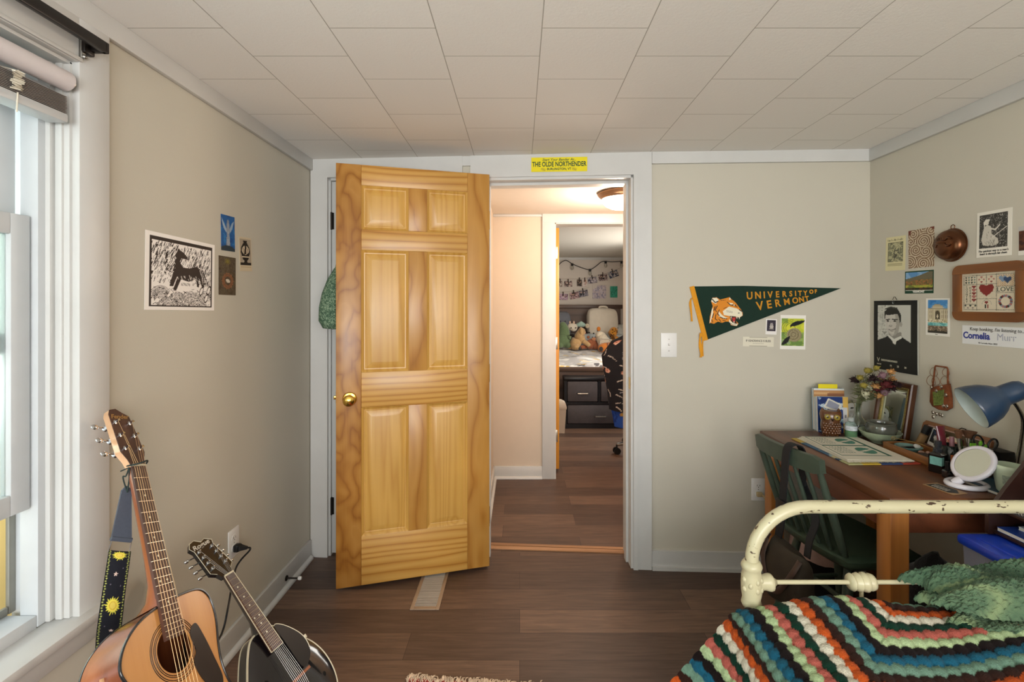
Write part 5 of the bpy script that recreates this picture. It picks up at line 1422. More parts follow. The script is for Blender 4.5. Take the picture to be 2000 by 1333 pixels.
letters('IF IGNORANCE IS BLISS', h * .30, M @ Matrix.Translation((0, h * .08, .0018)), 'lettering', INKB, s, bold=.00012, sx=.82)

# yellow sticker above the doorway
M, w, h = quad_on('back', (1038, 310.8), (1146.3, 309), (1146.3, 337), (1038, 338.5)); M = M @ Matrix.Translation((0, 0, .0215))
a = Art(108, 28, '#e6d71f', .26); 
for u in (.22, .77): a.ell(u, .82, .045, .1, '#cfc02a'); a.line([(u - .03, .76), (u + .03, .9)], .02, '#b9ab2c')
s = sheet('sticker', a, M, w, h, 'yellow bumper sticker with dark green lettering over the doorway', 'sticker')
PRG = mat('print_dark_green', '#1f4a2c', .5, var=0)
letters('Start Your Bender At...', h * .25, M @ Matrix.Translation((0, h * .33, .0018)), 'lettering', PRG, s, shear=.25, bold=.0002, sx=1.0)
letters('THE OLDE NORTHENDER', h * .46, M @ Matrix.Translation((0, h * .01, .0018)), 'lettering', PRG, s, bold=.0009, sx=.70)
letters('BURLINGTON, VT', h * .22, M @ Matrix.Translation((0, -h * .32, .0018)), 'lettering', PRG, s, bold=.0004, sx=.95)
# switch and outlet
M, w, h = quad_on('back', (1290.5, 650.5), (1321.5, 650.5), (1321.5, 698), (1290, 698))
sw = thing('light_switch', 'white light switch plate beside the doorway casing', 'light switch', M=M)
m = MB(M); m.span((-w / 2, -h / 2, 0), (w / 2, h / 2, .006), .003); m.build('cover_plate', PLASTW, sw)
m = MB(M); m.span((-.006, -.0125, .005), (.006, .0125, .0068)); m.box((0, .003, .010), (.008, .010, .014), .002, rot=Matrix.Rotation(R(-25), 3, 'X')); m.build('toggle', PLASTW, sw)
for y in (.03, -.03): m = MB(M); m.ball((0, y, .006), (.003, .003, .0012), 8); m.build('screw', STEEL, sw)
M, w, h = quad_on('back', (1467, 935), (1494, 935.5), (1494, 977.3), (1467, 977)); MO = M
outlet(M, 'white wall outlet with a tan plug, beside the green chair')
rc = thing('power_cord', 'tan lamp cord plugged in beside the green chair', 'cord', (M.translation.x, M.translation.y - .03, 0))
TANP = mat('tan_cord', '#b5a37c', .5, var=.05)
m = MB(M); m.span((-.013, -.032, .007), (.015, -.009, .024), .003); m.build('plug', TANP, rc)
p0 = M @ Vector((.012, -.02, .022))
m = MB(); m.tube(spline([p0, p0 + Vector((.03, -.02, -.02)), p0 + Vector((.10, -.02, -.07)), p0 + Vector((.16, -.015, -.12)), (1.30, 2.41, .25), (1.45, 2.405, .06), (1.60, 2.405, .012)]), .0028, 7); m.tube(spline([p0, p0 + Vector((.015, -.02, -.04)), p0 + Vector((.055, -.02, -.14)), p0 + Vector((.10, -.02, -.24)), p0 + Vector((.14, -.02, -.33)), (1.40, 2.40, .006)]), .0028, 7); m.build('cable', TANP, rc)

# ================================================================== right wall: cards, calendar, sampler, copper mould
def engraving(seed, w_, h_, dark='#3a3a34', pap='#d8d0a8'):
    a = Art(w_, h_, pap); return a
def cream_card():
    a = Art(40, 70, '#d6cfa4', 1.75); [a.rect(.1 + .055 * k, .07 + .012 * (k % 3), .135 + .055 * k, .125, '#8a866a') for k in range(14)]; a.rect(.12, .17, .88, .75, '#5d5d4c'); a.mottle(a.box(.14, .18, .86, .74), ['#8a8a6e', '#6f705a', '#b5b18c', '#9b9a78'], 10, 3)
    rs = random.Random(2)
    for k in range(60): u, v = rs.uniform(.15, .85), rs.uniform(.2, .73); a.line([(u, v), (u + rs.uniform(-.08, .08), v + rs.uniform(-.04, .04))], .02, rs.choice(['#4d4e42', '#c5c09a']))
    a.line([(.5, .35), (.42, .5), (.55, .55), (.45, .66)], .05, '#494a3e')
    for v in (.79, .82, .85, .88): a.rect(.12, v, .86, v + .011, '#8d8968')
    return a
M, w, h = quad_on('right', (1731, 465), (1768.4, 459.8), (1769.5, 527.4), (1730, 529.6)); s = sheet('postcard', cream_card(), M, w, h, 'small cream card with a grey engraving, first beside the room corner', 'postcard')

def spiral_card():
    a = Art(64, 96, '#7b5b41', 1.5); a.mottle(a.box(0, 0, 1, 1), ['#6f5039', '#7d5d44'], 9, 1)
    cs = [(.60, .33, .34), (.30, .53, .27), (.68, .60, .25), (.06, .84, .3), (.58, .9, .24), (.2, .12, .3), (.9, .1, .2), (.1, .3, .2)]
    D = np.full(a.U.shape, 9.0); K = np.zeros(a.U.shape)
    for i, (cu, cv, r) in enumerate(cs):
        x = a.U - cu; y = (a.V - cv) * a.asp; d = np.sqrt(x * x + y * y); th = np.arctan2(y, x)
        k = d / r < D; D = np.where(k, d / r, D); K = np.where(k, np.sin(d / .082 * 2 * PI + th * (1 if i % 2 else -1)), K)
    a.put(K > .05, '#cbbda4'); a.put((K > -.2) & (K <= .05), '#a08a6e'); a.poly([(0, 0), (.14, 0), (.08, .12), (0, .14)], '#6b3424'); a.poly([(.84, 0), (1, 0), (1, .08), (.92, .06)], '#6b3424'); return a
M, w, h = quad_on('right', (1776, 451.4), (1824.5, 442.4), (1826, 520), (1774, 525.7)); sheet('postcard', spiral_card(), M, w, h, 'brown and cream card covered with carved spirals', 'postcard')
def hill_card():
    a = Art(58, 46, '#15402c', .79); b = a.box(.03, .06, .97, .85); a.put(b, '#5f93c4'); a.mottle(a.box(.03, .06, .97, .4), ['#5b8fc2', '#86acd0', '#6f9dc8'], 4, 2)
    a.poly([(.03, .36), (.3, .28), (.55, .2), (.8, .08), (.97, .06), (.97, .5), (.03, .55)], '#68624a'); a.mottle(a.box(.03, .4, .97, .66), ['#8a5a3a', '#6b6a3c', '#a06a3e', '#5c5b34', '#7c4a34'], 16, 3)
    a.mottle(a.box(.03, .62, .97, .74), ['#8f9a3c', '#a5a540', '#6f7d36'], 7, 4); a.mottle(a.box(.03, .74, .97, .85), ['#3c3f26', '#553a28', '#2d3020'], 14, 5); a.poly([(.03, .36), (.3, .28), (.55, .2), (.8, .08), (.97, .06), (.97, .3), (.5, .4), (.03, .46)], '#6c6650', .8); a.rect(.03, .85, .97, .865, '#d5d8cc'); return a
M, w, h = quad_on('right', (1768, 531), (1823.8, 527.2), (1824, 573), (1768.2, 573.9)); s = sheet('postcard', hill_card(), M, w, h, 'dark green bordered autumn hillside postcard reading Vermont', 'postcard')
letters('VERMONT', h * .13, M @ Matrix.Translation((0, -h * .425, .0018)), 'lettering', mat('print_white', '#e4e4dc', .6, var=0), s, bold=.0006)
def lady_card():
    a = Art(74, 96, '#e4e1d6', 1.3); b = a.box(.08, .07, .88, .8); a.put(b, '#3d3c38'); rs = random.Random(4)
    for k in range(520):
        u, v = rs.uniform(.08, .88), rs.uniform(.07, .8); t = rs.uniform(0, PI); a.line([(u, v), (u + .03 * math.cos(t), v + .025 * math.sin(t))], .008, rs.choice(['#8f8d85', '#b5b2a8', '#201f1d', '#5b5a54']))
    a.poly([(.22, .34), (.32, .3), (.42, .34), (.44, .5), (.62, .62), (.64, .72), (.5, .76), (.2, .74), (.14, .62), (.18, .46)], '#c6c2b6'); a.ell(.30, .25, .055, .055, '#d2cec2'); a.poly([(.2, .24), (.26, .18), (.38, .18), (.37, .23), (.28, .22), (.22, .36)], '#d8d4c8'); a.line([(.4, .38), (.54, .42), (.66, .33)], .045, '#cdc9bd'); a.line([(.46, .58), (.86, .38)], .018, '#d8d4c8')
    for k in range(26): u = rs.uniform(.18, .58); v = rs.uniform(.4, .72); a.line([(u, v), (u + rs.uniform(-.05, .05), v + .06)], .008, '#6d6a62')
    a.put(~b, '#e4e1d6'); return a
M, w, h = quad_on('right', (1907.7, 417), (1977.6, 404.9), (1977, 498), (1909.5, 504.2)); s = sheet('postcard', lady_card(), M, w, h, 'white card with an engraving of a seated woman holding a sword', 'postcard')
letters("The quickest way to a man's\n heart is through his chest.", h * .062, M @ Matrix.Translation((-.002, -h * .40, .0018)), 'lettering', INKB, s, shear=.2, bold=.0002, sx=.92)
a = Art(30, 50, '#e2dfd6', 1.3); a.rect(0, 0, 1, .16, '#b9b8b4'); a.rect(.05, .16, 1, .84, '#4a2a1c'); a.mottle(a.box(.05, .16, 1, .84), ['#4a2a1c', '#5d3824', '#3a2018'], 6, 1)
c = on_x(2016, 468, XR); sheet('postcard', a, fr_right(c), .09, .102, 'brown card cut by the picture edge above the sampler', 'postcard')

# copper mould
c = on_x(1862, 479, XR); M = fr_right(c) @ Matrix.Rotation(R(-2), 4, 'Z')
cm = thing('copper_mould', 'round copper jelly mould with a crayfish hung beside the spiral card', 'mould', M=M)
COPPER = mat('aged_copper', '#66432e', .28, .92, var=.22, vscale=14)
rx = .067
m = MB(M); prof = [(rx, .003), (rx * 1.03, .005), (rx * 1.02, .008), (rx * .96, .009), (rx * .93, .024), (rx * .86, .033), (rx * .62, .040), (rx * .3, .044), (.0001, .045)]
m.lathe(prof, 48); m.build('body', COPPER, cm, smooth=50)
m = MB(M @ Matrix.Translation((-.012, .012, .041))); 
m.rings([[(x * k, y * k, z) for x, y in [(.03 * math.cos(q), .011 * math.sin(q)) for q in np.linspace(0, 2 * PI, 17)[:-1]]] for k, z in ((1, 0), (.9, .004), (.5, .007), (.05, .008))], cap=(False, True))
for s_ in (-1, 1):
    m.tube(spline([(.02, s_ * .006, .003), (.034, s_ * .016, .004), (.048, s_ * .012, .003)], 5), [.003, .003, .003, .003, .004, .005, .005, .005, .004, .003, .002], 6)
    for k in range(4): m.tube([(.012 - k * .009, s_ * .008, .002), (.010 - k * .011, s_ * .02, .001)], .0016, 5)
m.build('crayfish_relief', COPPER, cm, smooth=60)
m = MB(M); m.tube([(.004 + .009 * math.cos(q), .074 + .009 * math.sin(q), .008) for q in np.linspace(-.6, PI + .6, 18)], .0016, 6); m.build('hanging_ring', COPPER, cm)

# cross-stitch sampler
c0, c1 = on_x(1868, 518, XR), on_x(1870, 625, XR)
yl, yr = c0.y, 1.659; zt, zb = 1.528, 1.306
cen = Vector((XR, (yl + yr) / 2, (zt + zb) / 2)); w, h = yl - yr, zt - zb; M = fr_right(cen)
FRW = wood('sampler_oak', [(0, '#84501f'), (.5, '#754418'), (.85, '#613611'), (1, '#4f2a0d')], 0, 8, .08, 8, rough=.35)
FRW1 = wood('sampler_oak_upright', [(0, '#84501f'), (.5, '#754418'), (.85, '#613611'), (1, '#4f2a0d')], 1, 8, .08, 8, rough=.35)
sf = thing('framed_sampler', 'cross-stitch sampler of country hearts in an oak frame', 'framed picture', M=M)
fw = .036; rcx = .03
def corner_poly(sy):
    y0 = sy * (h / 2 - fw); y1 = sy * h / 2; P = [(-w / 2, y0), (w / 2, y0)]
    P += [(w / 2 - rcx + rcx * math.sin(q), y1 - sy * (rcx - rcx * math.cos(q))) for q in np.linspace(PI / 2, 0, 7)] + [(-w / 2 + rcx - rcx * math.sin(q), y1 - sy * (rcx - rcx * math.cos(q))) for q in np.linspace(0, PI / 2, 7)]
    return P
for sy in (-1, 1): m = MB(M); m.prism(corner_poly(sy), .001, .018); m.build('frame_rail', FRW, sf)
for sx in (-1, 1): m = MB(M); m.span((sx * w / 2 - (fw if sx > 0 else 0), -h / 2 + fw, .001), (sx * w / 2 + (0 if sx > 0 else fw), h / 2 - fw, .0175), .001); m.build('frame_stile', FRW1, sf)
sa = Art(150, 112, '#cfc5ae', .75)
def heart(u, v, r, col):
    x = (sa.U - u) / r; y = -(sa.V - v) * sa.asp / r
    x_ = np.round(x * r / .012) * .012 / r; y_ = np.round(y * r / .012) * .012 / r
    sa.put((x_ ** 2 + (y_ * 1.15) ** 2 - .8) ** 3 - x_ ** 2 * (y_ * 1.15) ** 3 * 1.6 < 0, col)
GN_, RD, PK, BL_ = '#2e3a34', '#7d2b28', '#a86a62', '#32486a'
def dots(u0, v0, u1, v1, n):
    for k in range(n + 1):
        t = k / n; sa.ell(u0 + (u1 - u0) * t, v0 + (v1 - v0) * t, .008, .011, GN_)
for L_1 in ((.04, .06, .96, .06, 34), (.04, .94, .96, .94, 34), (.04, .06, .04, .94, 25), (.96, .06, .96, .94, 25), (.29, .06, .29, .94, 25), (.65, .06, .65, .94, 25), (.04, .29, .65, .29, 22), (.65, .36, .96, .36, 12), (.65, .52, .96, .52, 12), (.29, .66, .65, .66, 14), (.04, .8, .29, .8, 9), (.47, .06, .47, .29, 7)): dots(*L_1)
for i in range(4):
    for j in range(3): heart(.085 + .055 * i, .11 + .065 * j, .019, [GN_, '#6d8078'][i % 2])
for (u, v) in ((.38, .175), (.56, .175)):
    for du, dv_, c_ in ((0, -.06, PK), (0, .06, RD), (-.045, 0, PK), (.045, 0, PK)): heart(u + du, v + dv_, .022, c_)
for i in range(14):
    for j in range(12):
        if (i + j) % 2: sa.rect(.67 + .02 * i, .08 + .023 * j, .69 + .02 * i, .103 + .023 * j, '#b08a62')
heart(.76, .19, .06, '#7d94ac'); heart(.84, .22, .062, BL_)
for i in range(12):
    for j in range(9): sa.ell(.31 + .028 * i + .014 * (j % 2), .33 + .038 * j, .004, .005, '#7c766a')
heart(.47, .47, .125, RD)
for k, c_ in enumerate((RD, PK, RD, PK, RD)): heart(.235, .36 + .085 * k, .034, c_)
for k in range(22): t = k / 22 * 2 * PI; sa.ell(.805 + .1 * math.cos(t), .73 + .135 * math.sin(t), .024, .03, [RD, '#6f7a86', PK, '#8a8794', GN_][k % 5])
heart(.47, .76, .032, RD); sa.rect(.44, .8, .465, .9, GN_); sa.rect(.485, .8, .51, .9, RD)
for k in range(16): t = PI + k / 15 * PI; sa.ell(.475 + .085 * math.cos(t), .80 + .11 * math.sin(t), .006, .008, '#76807a')
for i in range(5): heart(.07 + .048 * i, .84 + .055 * (i % 2), .018, [GN_, '#8a7d74'][i % 2])
s = sheet('embroidery', sa, M, w - 2 * fw, h - 2 * fw, parent=sf, lift=.010)
STI = mat('stitch_green', '#4d564c', .9, var=0)
iw, ih = w - 2 * fw, h - 2 * fw
def stitched(txt, u, v, size, rot=0, sx=1): letters(txt, size, M @ Matrix.Translation(((u - .5) * iw, (.5 - v) * ih, .0105)) @ Matrix.Rotation(rot, 4, 'Z'), 'stitched_lettering', STI, sf, sx=sx)
stitched('LOVE', .805, .44, .024, sx=1.05)
for k, c_ in enumerate('COUNTRY'): stitched(c_, .095, .345 + .066 * k, .012)
for k, c_ in enumerate('HEARTS'): stitched(c_, .165, .375 + .07 * k, .012)
# bumper sticker
yl, yr = 1.914, 1.634; M = fr_right(Vector((XR, (yl + yr) / 2, 1.2505))) @ Matrix.Rotation(R(0), 4, 'Z'); w, h = yl - yr, .074
s = sheet('sticker', Art(40, 12, '#dcdede', .26), M, w, h, 'white bumper sticker with blue gothic lettering under the sampler', 'sticker')
letters("Keep honking, I'm listening to...", .0185, M @ Matrix.Translation((-.108, .0235, .0018)), 'lettering', INKB, s, align='LEFT', shear=.15, sx=.88)
PRB = mat('print_royal_blue', '#27348a', .5, var=0)
letters('Cornelia', .036, M @ Matrix.Translation((-.136, -.003, .0018)), 'lettering', PRB, s, align='LEFT', bold=.0011, sx=.86)
letters('Murr', .038, M @ Matrix.Translation((-.002, -.003, .0018)), 'lettering', mat('print_outline_grey', '#8d92a6', .5, var=0), s, align='LEFT', bold=-.0003, sx=.9)
letters('Murr', .038, M @ Matrix.Translation((-.002, -.003, .0021)), 'lettering', mat('print_inner_white', '#dfe1e3', .5, var=0), s, align='LEFT', bold=-.0016, sx=.9)
letters('\u00a9 Cornelia Murr 2022', .008, M @ Matrix.Translation((-.035, -.0295, .0018)), 'lettering', INKB, s)
# calendar
def portrait_art():
    a = Art(96, 150, '#191a18', 1.6); b = a.box(.10, .07, .86, .62)
    a.put(b, '#b9bab2'); a.mottle(a.box(.1, .07, .34, .6), ['#a3a49c', '#b9bab2', '#c8c9c0', '#8b8c85'], 18, 2); a.put(a.box(.5, .07, .86, .62), '#c3c4bc')
    a.poly([(.10, .62), (.10, .575), (.28, .53), (.36, .50), (.46, .56), (.66, .50), (.74, .53), (.86, .575), (.86, .80), (.1, .80)], '#1d1e1c')
    a.poly([(.38, .46), (.66, .44), (.68, .52), (.5, .57), (.36, .52)], '#8d8b84')
    a.poly([(.35, .50), (.38, .49), (.5, .54), (.66, .49), (.68, .52), (.55, .57), (.53, .62), (.47, .60), (.46, .57)], '#d6d6ce')
    a.poly([(.285, .22), (.3, .17), (.4, .12), (.55, .13), (.62, .2), (.63, .33), (.6, .43), (.53, .49), (.45, .505), (.38, .46), (.31, .38)], '#c4c1b9')
    a.poly([(.52, .2), (.62, .2), (.63, .33), (.6, .43), (.53, .49), (.48, .5), (.52, .42), (.55, .34)], '#96938b', .75)
    a.poly([(.27, .25), (.27, .16), (.36, .105), (.46, .095), (.58, .12), (.65, .19), (.66, .30), (.635, .33), (.61, .24), (.58, .19), (.44, .2), (.36, .21), (.30, .2), (.285, .27)], '#262622')
    a.line([(.30, .12), (.42, .095), (.56, .11)], .03, '#3a3935'); a.ell(.655, .33, .028, .035, '#a29f97')
    a.line([(.31, .272), (.40, .268)], .022, '#2f2e2b'); a.line([(.46, .264), (.575, .268)], .024, '#2f2e2b')
    for u, v in ((.355, .292), (.515, .288)): a.ell(u, v, .033, .012, '#5b5953'); a.ell(u, v, .015, .009, '#1c1b19')
    a.poly([(.42, .29), (.45, .345), (.44, .365), (.38, .362), (.385, .345)], '#aeaba3'); a.line([(.38, .363), (.43, .37), (.45, .358)], .012, '#6a6862')
    a.line([(.37, .412), (.44, .418), (.53, .398)], .014, '#55524d'); a.line([(.40, .432), (.46, .434), (.5, .424)], .012, '#8b8780')
    a.line([(.33, .4), (.40, .47), (.47, .49), (.54, .46)], .02, '#aaa79f', .6); a.ell(.40, .33, .05, .02, '#d3d0c8', 0, .6)
    return a
M, w, h = quad_on('right', (1710.5, 587.9), (1794.8, 587.4), (1793.4, 733.2), (1708.4, 719.4))
cal = thing('wall_calendar', 'black wall calendar with a portrait of a young priest', 'calendar', M=M)
sheet('page', portrait_art(), M, w, h, parent=cal, lift=.0075, bow=-.0008)
m = MB(M); 
for z in (.002, .004): m.span((-w / 2 + .003, -h / 2 + .002, z), (w / 2 + .0025, h / 2 - .004, z + .0008))
m.build('pages', mat('calendar_paper', '#c9c8be', .7, var=.02), cal)
m = MB(M)
for k in range(26): x = -w / 2 + .006 + (w - .012) * k / 25; m.tube([(x, h / 2 - .004 + .004 * math.sin(q), .005 + .0045 * math.cos(q)) for q in np.linspace(0, 2 * PI, 11)[:-1]], .0007, 4, closed=True)
m.tube([(-.012, h / 2 + .003, .005), (-.003, h / 2 + .018, .006), (.004, h / 2 + .018, .006), (.014, h / 2 + .003, .005)], .0012, 5); m.build('wire_binding', BLACK, cal)
m = MB(M); m.lathe([(.0001, .014), (.007, .0135), (.008, .011), (.005, .008), (.004, .001)], 14, Matrix.Translation((0, h / 2 - .006, 0))); m.build('push_pin', GLASS, cal)
GOLDP = mat('print_pale_gold', '#bdb9a4', .6, var=0)
T_ = M @ Matrix.Translation((0, 0, .0078))
letters('V', .030, T_ @ Matrix.Translation((-w * .38, -h * .365, 0)), 'lettering', GOLDP, cal)
letters('ENERDIVENERDIVENERDI', .0125, T_ @ Matrix.Translation((-w * .31, -h * .362, 0)), 'lettering', GOLDP, cal, align='LEFT', sx=.70, bold=.0002)
letters('3456789', .009, T_ @ Matrix.Translation((-w * .42, -h * .425, 0)), 'lettering', GOLDP, cal, align='LEFT', sx=.9)
letters('16          23          30', .012, T_ @ Matrix.Translation((-w * .1, -h * .425, 0)), 'lettering', GOLDP, cal, align='LEFT', bold=.0004, sx=.95)
def fountain_card():
    a = Art(52, 82, '#e6e4dc', 1.55); b = a.box(.1, .05, .9, .93); a.mottle(a.box(.1, .05, .9, .34), ['#2f78bd', '#4a8cc9', '#6ba3d2'], 4, 2)
    a.put(a.box(.1, .27, .9, .66), '#b5aa8c'); a.rect(.28, .2, .72, .3, '#bdb294'); a.rect(.36, .16, .62, .2, '#a59a7e'); a.rect(.1, .265, .9, .285, '#8d8368'); a.rect(.24, .24, .76, .26, '#d5cbb0')
    for u in (.14, .21, .3, .36, .62, .68, .77, .84): a.rect(u, .31, u + .035, .56, '#d8ceb2'); a.rect(u + .04, .33, u + .055, .4, '#6d6450'); a.rect(u + .04, .44, u + .055, .52, '#6d6450')
    a.ell(.5, .40, .09, .07, '#4f4838'); a.rect(.41, .40, .59, .56, '#4f4838'); a.ell(.5, .48, .03, .06, '#d8ceb2')
    a.mottle(a.box(.1, .56, .9, .66), ['#cdbf9c', '#a3956f', '#e0d6ba', '#84775a'], 14, 4); a.mottle(a.box(.1, .65, .9, .74), ['#6fb6b4', '#8cc9c4', '#58a3a6'], 8, 5); a.mottle(a.box(.1, .73, .9, .93), ['#3d3a30', '#8a7a62', '#5c4f42', '#b59f88', '#26241f'], 18, 6); a.rect(.1, .86, .9, .93, '#34322a')
    a.put(~b, '#e6e4dc'); return a
M, w, h = quad_on('right', (1808.8, 583), (1856, 583), (1855.5, 658), (1809, 654.6)); s = sheet('postcard', fountain_card(), M, w, h, 'white bordered postcard of a baroque fountain under blue sky', 'postcard')
letters('Roma', h * .03, M @ Matrix.Translation((-.004, -h * .462, .0018)), 'lettering', INKB, s)

# hanging pouch with earrings
c = on_x(1840, 768, XR); M = fr_right(c)
def px(x, y): 
    p = M.inverted() @ on_x(x, y, XR); return Vector((p.x, p.y, 0))
RUST = mat('rust_suede', '#7f4627', .85, var=.25, vscale=50, bump=.3, bscale=300)
COPW = mat('copper_wire', '#8f6242', .3, .9, var=.1)
po_ = thing('earring_pouch', 'rust beaded pouch hung with hoop earrings beside the blue lamp', 'pouch', M=M)
m = MB(M); q = [px(1822, 757), px(1858, 750), px(1862, 775), px(1863, 797), px(1852, 803), px(1838, 801), px(1825, 794), px(1820, 785)]
m.rings([[(p.x, p.y, .003) for p in q], [(p.x, p.y, .010) for p in q], [(p.x * .9 + .0, p.y * .9 - .001, .014) for p in q]]); m.build('body', RUST, po_, smooth=50)
m = MB(M); q = [px(1828, 766), px(1851, 761), px(1849, 792), px(1830, 793)]; m.rings([[(p.x, p.y, .0138) for p in q], [(p.x * .92, p.y * .96, .0165) for p in q]]); m.build('green_patch', mat('olive_beadwork', '#6b7a3a', .6, var=.4, vscale=120, bump=.8, bscale=400), po_)
m = MB(M); m.tube([px(x, y) + Vector((0, 0, .008)) for x, y in ((1825, 757), (1830, 717), (1831, 715), (1853, 718), (1855, 722), (1855, 752))], .0032, 6); m.build('handle', RUST, po_)
for x, y, r in ((1829, 727, .018), (1853, 727, .016), (1824, 744, .022), (1833, 744, .019), (1851, 745, .020)):
    p = px(x, y); m = MB(M); m.tube([(p.x + r * math.cos(t), p.y + r * math.sin(t) * 1.02, .012 + .002 * math.sin(t * 2)) for t in np.linspace(0, 2 * PI, 25)[:-1]], .0009, 5, closed=True); m.build('hoop_earring', COPW, po_)
for x, y in ((1829, 806), (1836, 809), (1843, 810), (1847, 812), (1830, 815), (1826, 757), (1846, 756), (1855, 772), (1850, 793), (1857, 794), (1836, 764)):
    p = px(x, y); m = MB(M); m.ball((p.x, p.y, .016), (.006, .0065, .003), 10); m.tube([(p.x + .0055 * math.cos(t), p.y + .007 * math.sin(t), .017) for t in np.linspace(0, 2 * PI, 15)[:-1]], .0012, 5, closed=True); m.build('charm', mat('silver_charm', '#b5aca0', .25, .9, var=.3, vscale=80), po_)

# ================================================================== things on the desk
def dk(px_, py_, z=DZ): return on_z(px_, py_, z)
def TR(v): return Matrix.Translation(v)
# owl figurine
c = dk(1622, 851)
owl = thing('owl_figurine', 'glazed brown ceramic owl with yellow eyes', 'figurine', M=TR((c.x, c.y, DZ)) @ Matrix.Rotation(R(-20), 4, 'Z'))
OM = owl.matrix_basis
OWLB = mat('brown_glaze', '#5d3a20', .18, var=.3, vscale=60, coat=.7, bump=.5, bscale=160)
m = MB(OM); 
lo = []
for z, rx, ry in ((0, .032, .026), (.004, .036, .03), (.012, .034, .028), (.03, .041, .033), (.055, .042, .034), (.07, .039, .032), (.082, .043, .033), (.1, .046, .033), (.112, .043, .028), (.117, .034, .02)):
    lo.append([(rx * math.cos(q), ry * math.sin(q), z + (.010 * max(0, abs(math.cos(q)) - .5) if z > .1 else 0)) for q in np.linspace(0, 2 * PI, 29)[:-1]])
m.rings(lo)
for s in (-1, 1): m.rings([[(s * (.033 + .012 * math.cos(q) * k), .010 * math.sin(q) * k, z) for q in np.linspace(0, 2 * PI, 11)[:-1]] for k, z in ((1, .108), (.6, .122), (.1, .131))])
for r_ in range(5):
    for k in range(7):
        q = -PI / 2 + (k - 3 + (r_ % 2) * .5) * .3; z = .018 + r_ * .0105; m.ball((.041 * math.cos(q), .034 * math.sin(q), z), (.006, .0035, .0065), 8)
for s in (-1, 1):
    for k in range(3): m.ball((s * .016 + (k - 1) * .007, -.031, .004), (.004, .008, .004), 8)
m.build('body', OWLB, owl, smooth=60)
EYEY = mat('owl_eye_yellow', '#8f7d2c', .25, var=.15, vscale=200, coat=.4)
for s in (-1, 1):
    m = MB(OM); T = TR((s * .019, -.0305, .093)) @ Matrix.Rotation(R(90), 4, 'X'); m.lathe([(.0001, .005), (.009, .0045), (.0125, .002), (.013, 0)], 20, T); o = m.build('eye', EYEY, owl)
    for k in range(10): q = k * .628; m = MB(OM) if k == 0 else m; m.ball((s * .019 + .0105 * math.cos(q), -.034, .093 + .0105 * math.sin(q)), (.0025, .0018, .0025), 6)
    m.build('feather_ring', EYEY, owl)
    m = MB(OM); m.ball((s * .019, -.0355, .093), (.004, .0018, .004), 10); m.build('pupil', BLACK, o)
m = MB(OM); m.rings([[(.006 * k * math.cos(q), -.033 - d_ + .004 * k * math.sin(q), z) for q in np.linspace(0, 2 * PI, 9)[:-1]] for k, d_, z in ((1, 0, .087), (.8, .006, .083), (.1, .004, .074))]); m.build('beak', mat('dark_glaze', '#2b1a10', .2, coat=.6), owl)

# standing books and the card leaning on the wall
def standing(name, label, cat, x0, x1, y, z0, hgt, th, lean, art=None, cover='#b9c4cc', group=None):
    M = TR(((x0 + x1) / 2, y, z0)) @ Matrix.Rotation(R(-6), 4, 'Z') @ Matrix.Rotation(R(-lean), 4, 'X')
    t = thing(name, label, cat, M=M, group=group); w_ = x1 - x0
    m = MB(M); m.span((-w_ / 2 + .002, .0015, .002), (w_ / 2 - .003, th - .0015, hgt - .002)); m.build('pages', PAGE, t)
    cv = mat('cover_' + cover[1:], cover, .35, var=.03, coat=.2)
    m = MB(M); m.span((-w_ / 2, 0, 0), (w_ / 2, .0016, hgt)); m.span((-w_ / 2, th - .0016, 0), (w_ / 2, th, hgt)); m.span((w_ / 2 - .002, 0, 0), (w_ / 2, th, hgt), .0008); m.build('cover', cv, t)
    if art is not None: sheet('cover_print', art, M @ TR((0, -.0002, hgt / 2)) @ Matrix.Rotation(R(90), 4, 'X'), w_, hgt, parent=t, lift=.0008, thick=.0004)
    return t
a = Art(56, 84, '#1f3a78', 1.4); rs = random.Random(8)
for k in range(26):
    u, v = rs.uniform(0, .78), rs.uniform(0, 1); q = rs.uniform(-.9, .9)
    for j in range(6): a.line([(u + .02 * j, v + .012 * j), (u + .02 * j + .16 * math.cos(q), v + .012 * j - .1 * math.sin(q))], .022, rs.choice(['#b9cdd8', '#d3dde0', '#8fb0c6']))
for k in range(7): u, v = rs.uniform(0, .7), rs.uniform(.05, .95); a.ell(u, v, .1, .09, '#1a2f66', rs.uniform(-1, 1))
a.poly([(.36, .04), (.80, .22), (.68, .44), (.2, .3)], '#d8d5c6'); a.poly([(.38, .09), (.72, .23), (.64, .37), (.28, .27)], '#8f93a3')
a.rect(.83, 0, 1, 1, '#d9b25a'); a.rect(.83, .3, .96, .74, '#cfd0cf'); a.rect(.87, .5, .93, .58, '#7a7a80')
p = dk(1601, 846); xa = p.x; xb = dk(1659, 846).x
standing('paperback', 'blue and white patterned paperback standing behind the owl', 'book', xa, xb - .004, p.y + .005, DZ, .172, .016, 3, a, '#c9cfd2')
a2 = Art(56, 86, '#d7dbd8', 1.5); a2.rect(0, .05, 1, .2, '#b98a5c'); a2.rect(0, .09, .5, .14, '#cda575'); a2.rect(.45, .12, 1, .2, '#8d5f45'); a2.rect(0, .19, 1, .21, '#e0c27a')
bk2 = standing('hardback', 'pale blue hardback with a yellow note, tallest behind the owl', 'book', xa + .008, xb + .006, p.y + .045, DZ, .205, .020, 3, a2, '#8fa9be')
m = MB(bk2.matrix_basis); m.span((-.045, .008, .196), (.045, .009, .226)); m.build('sticky_note', mat('note_yellow', '#e2d321', .7, var=.02), bk2)
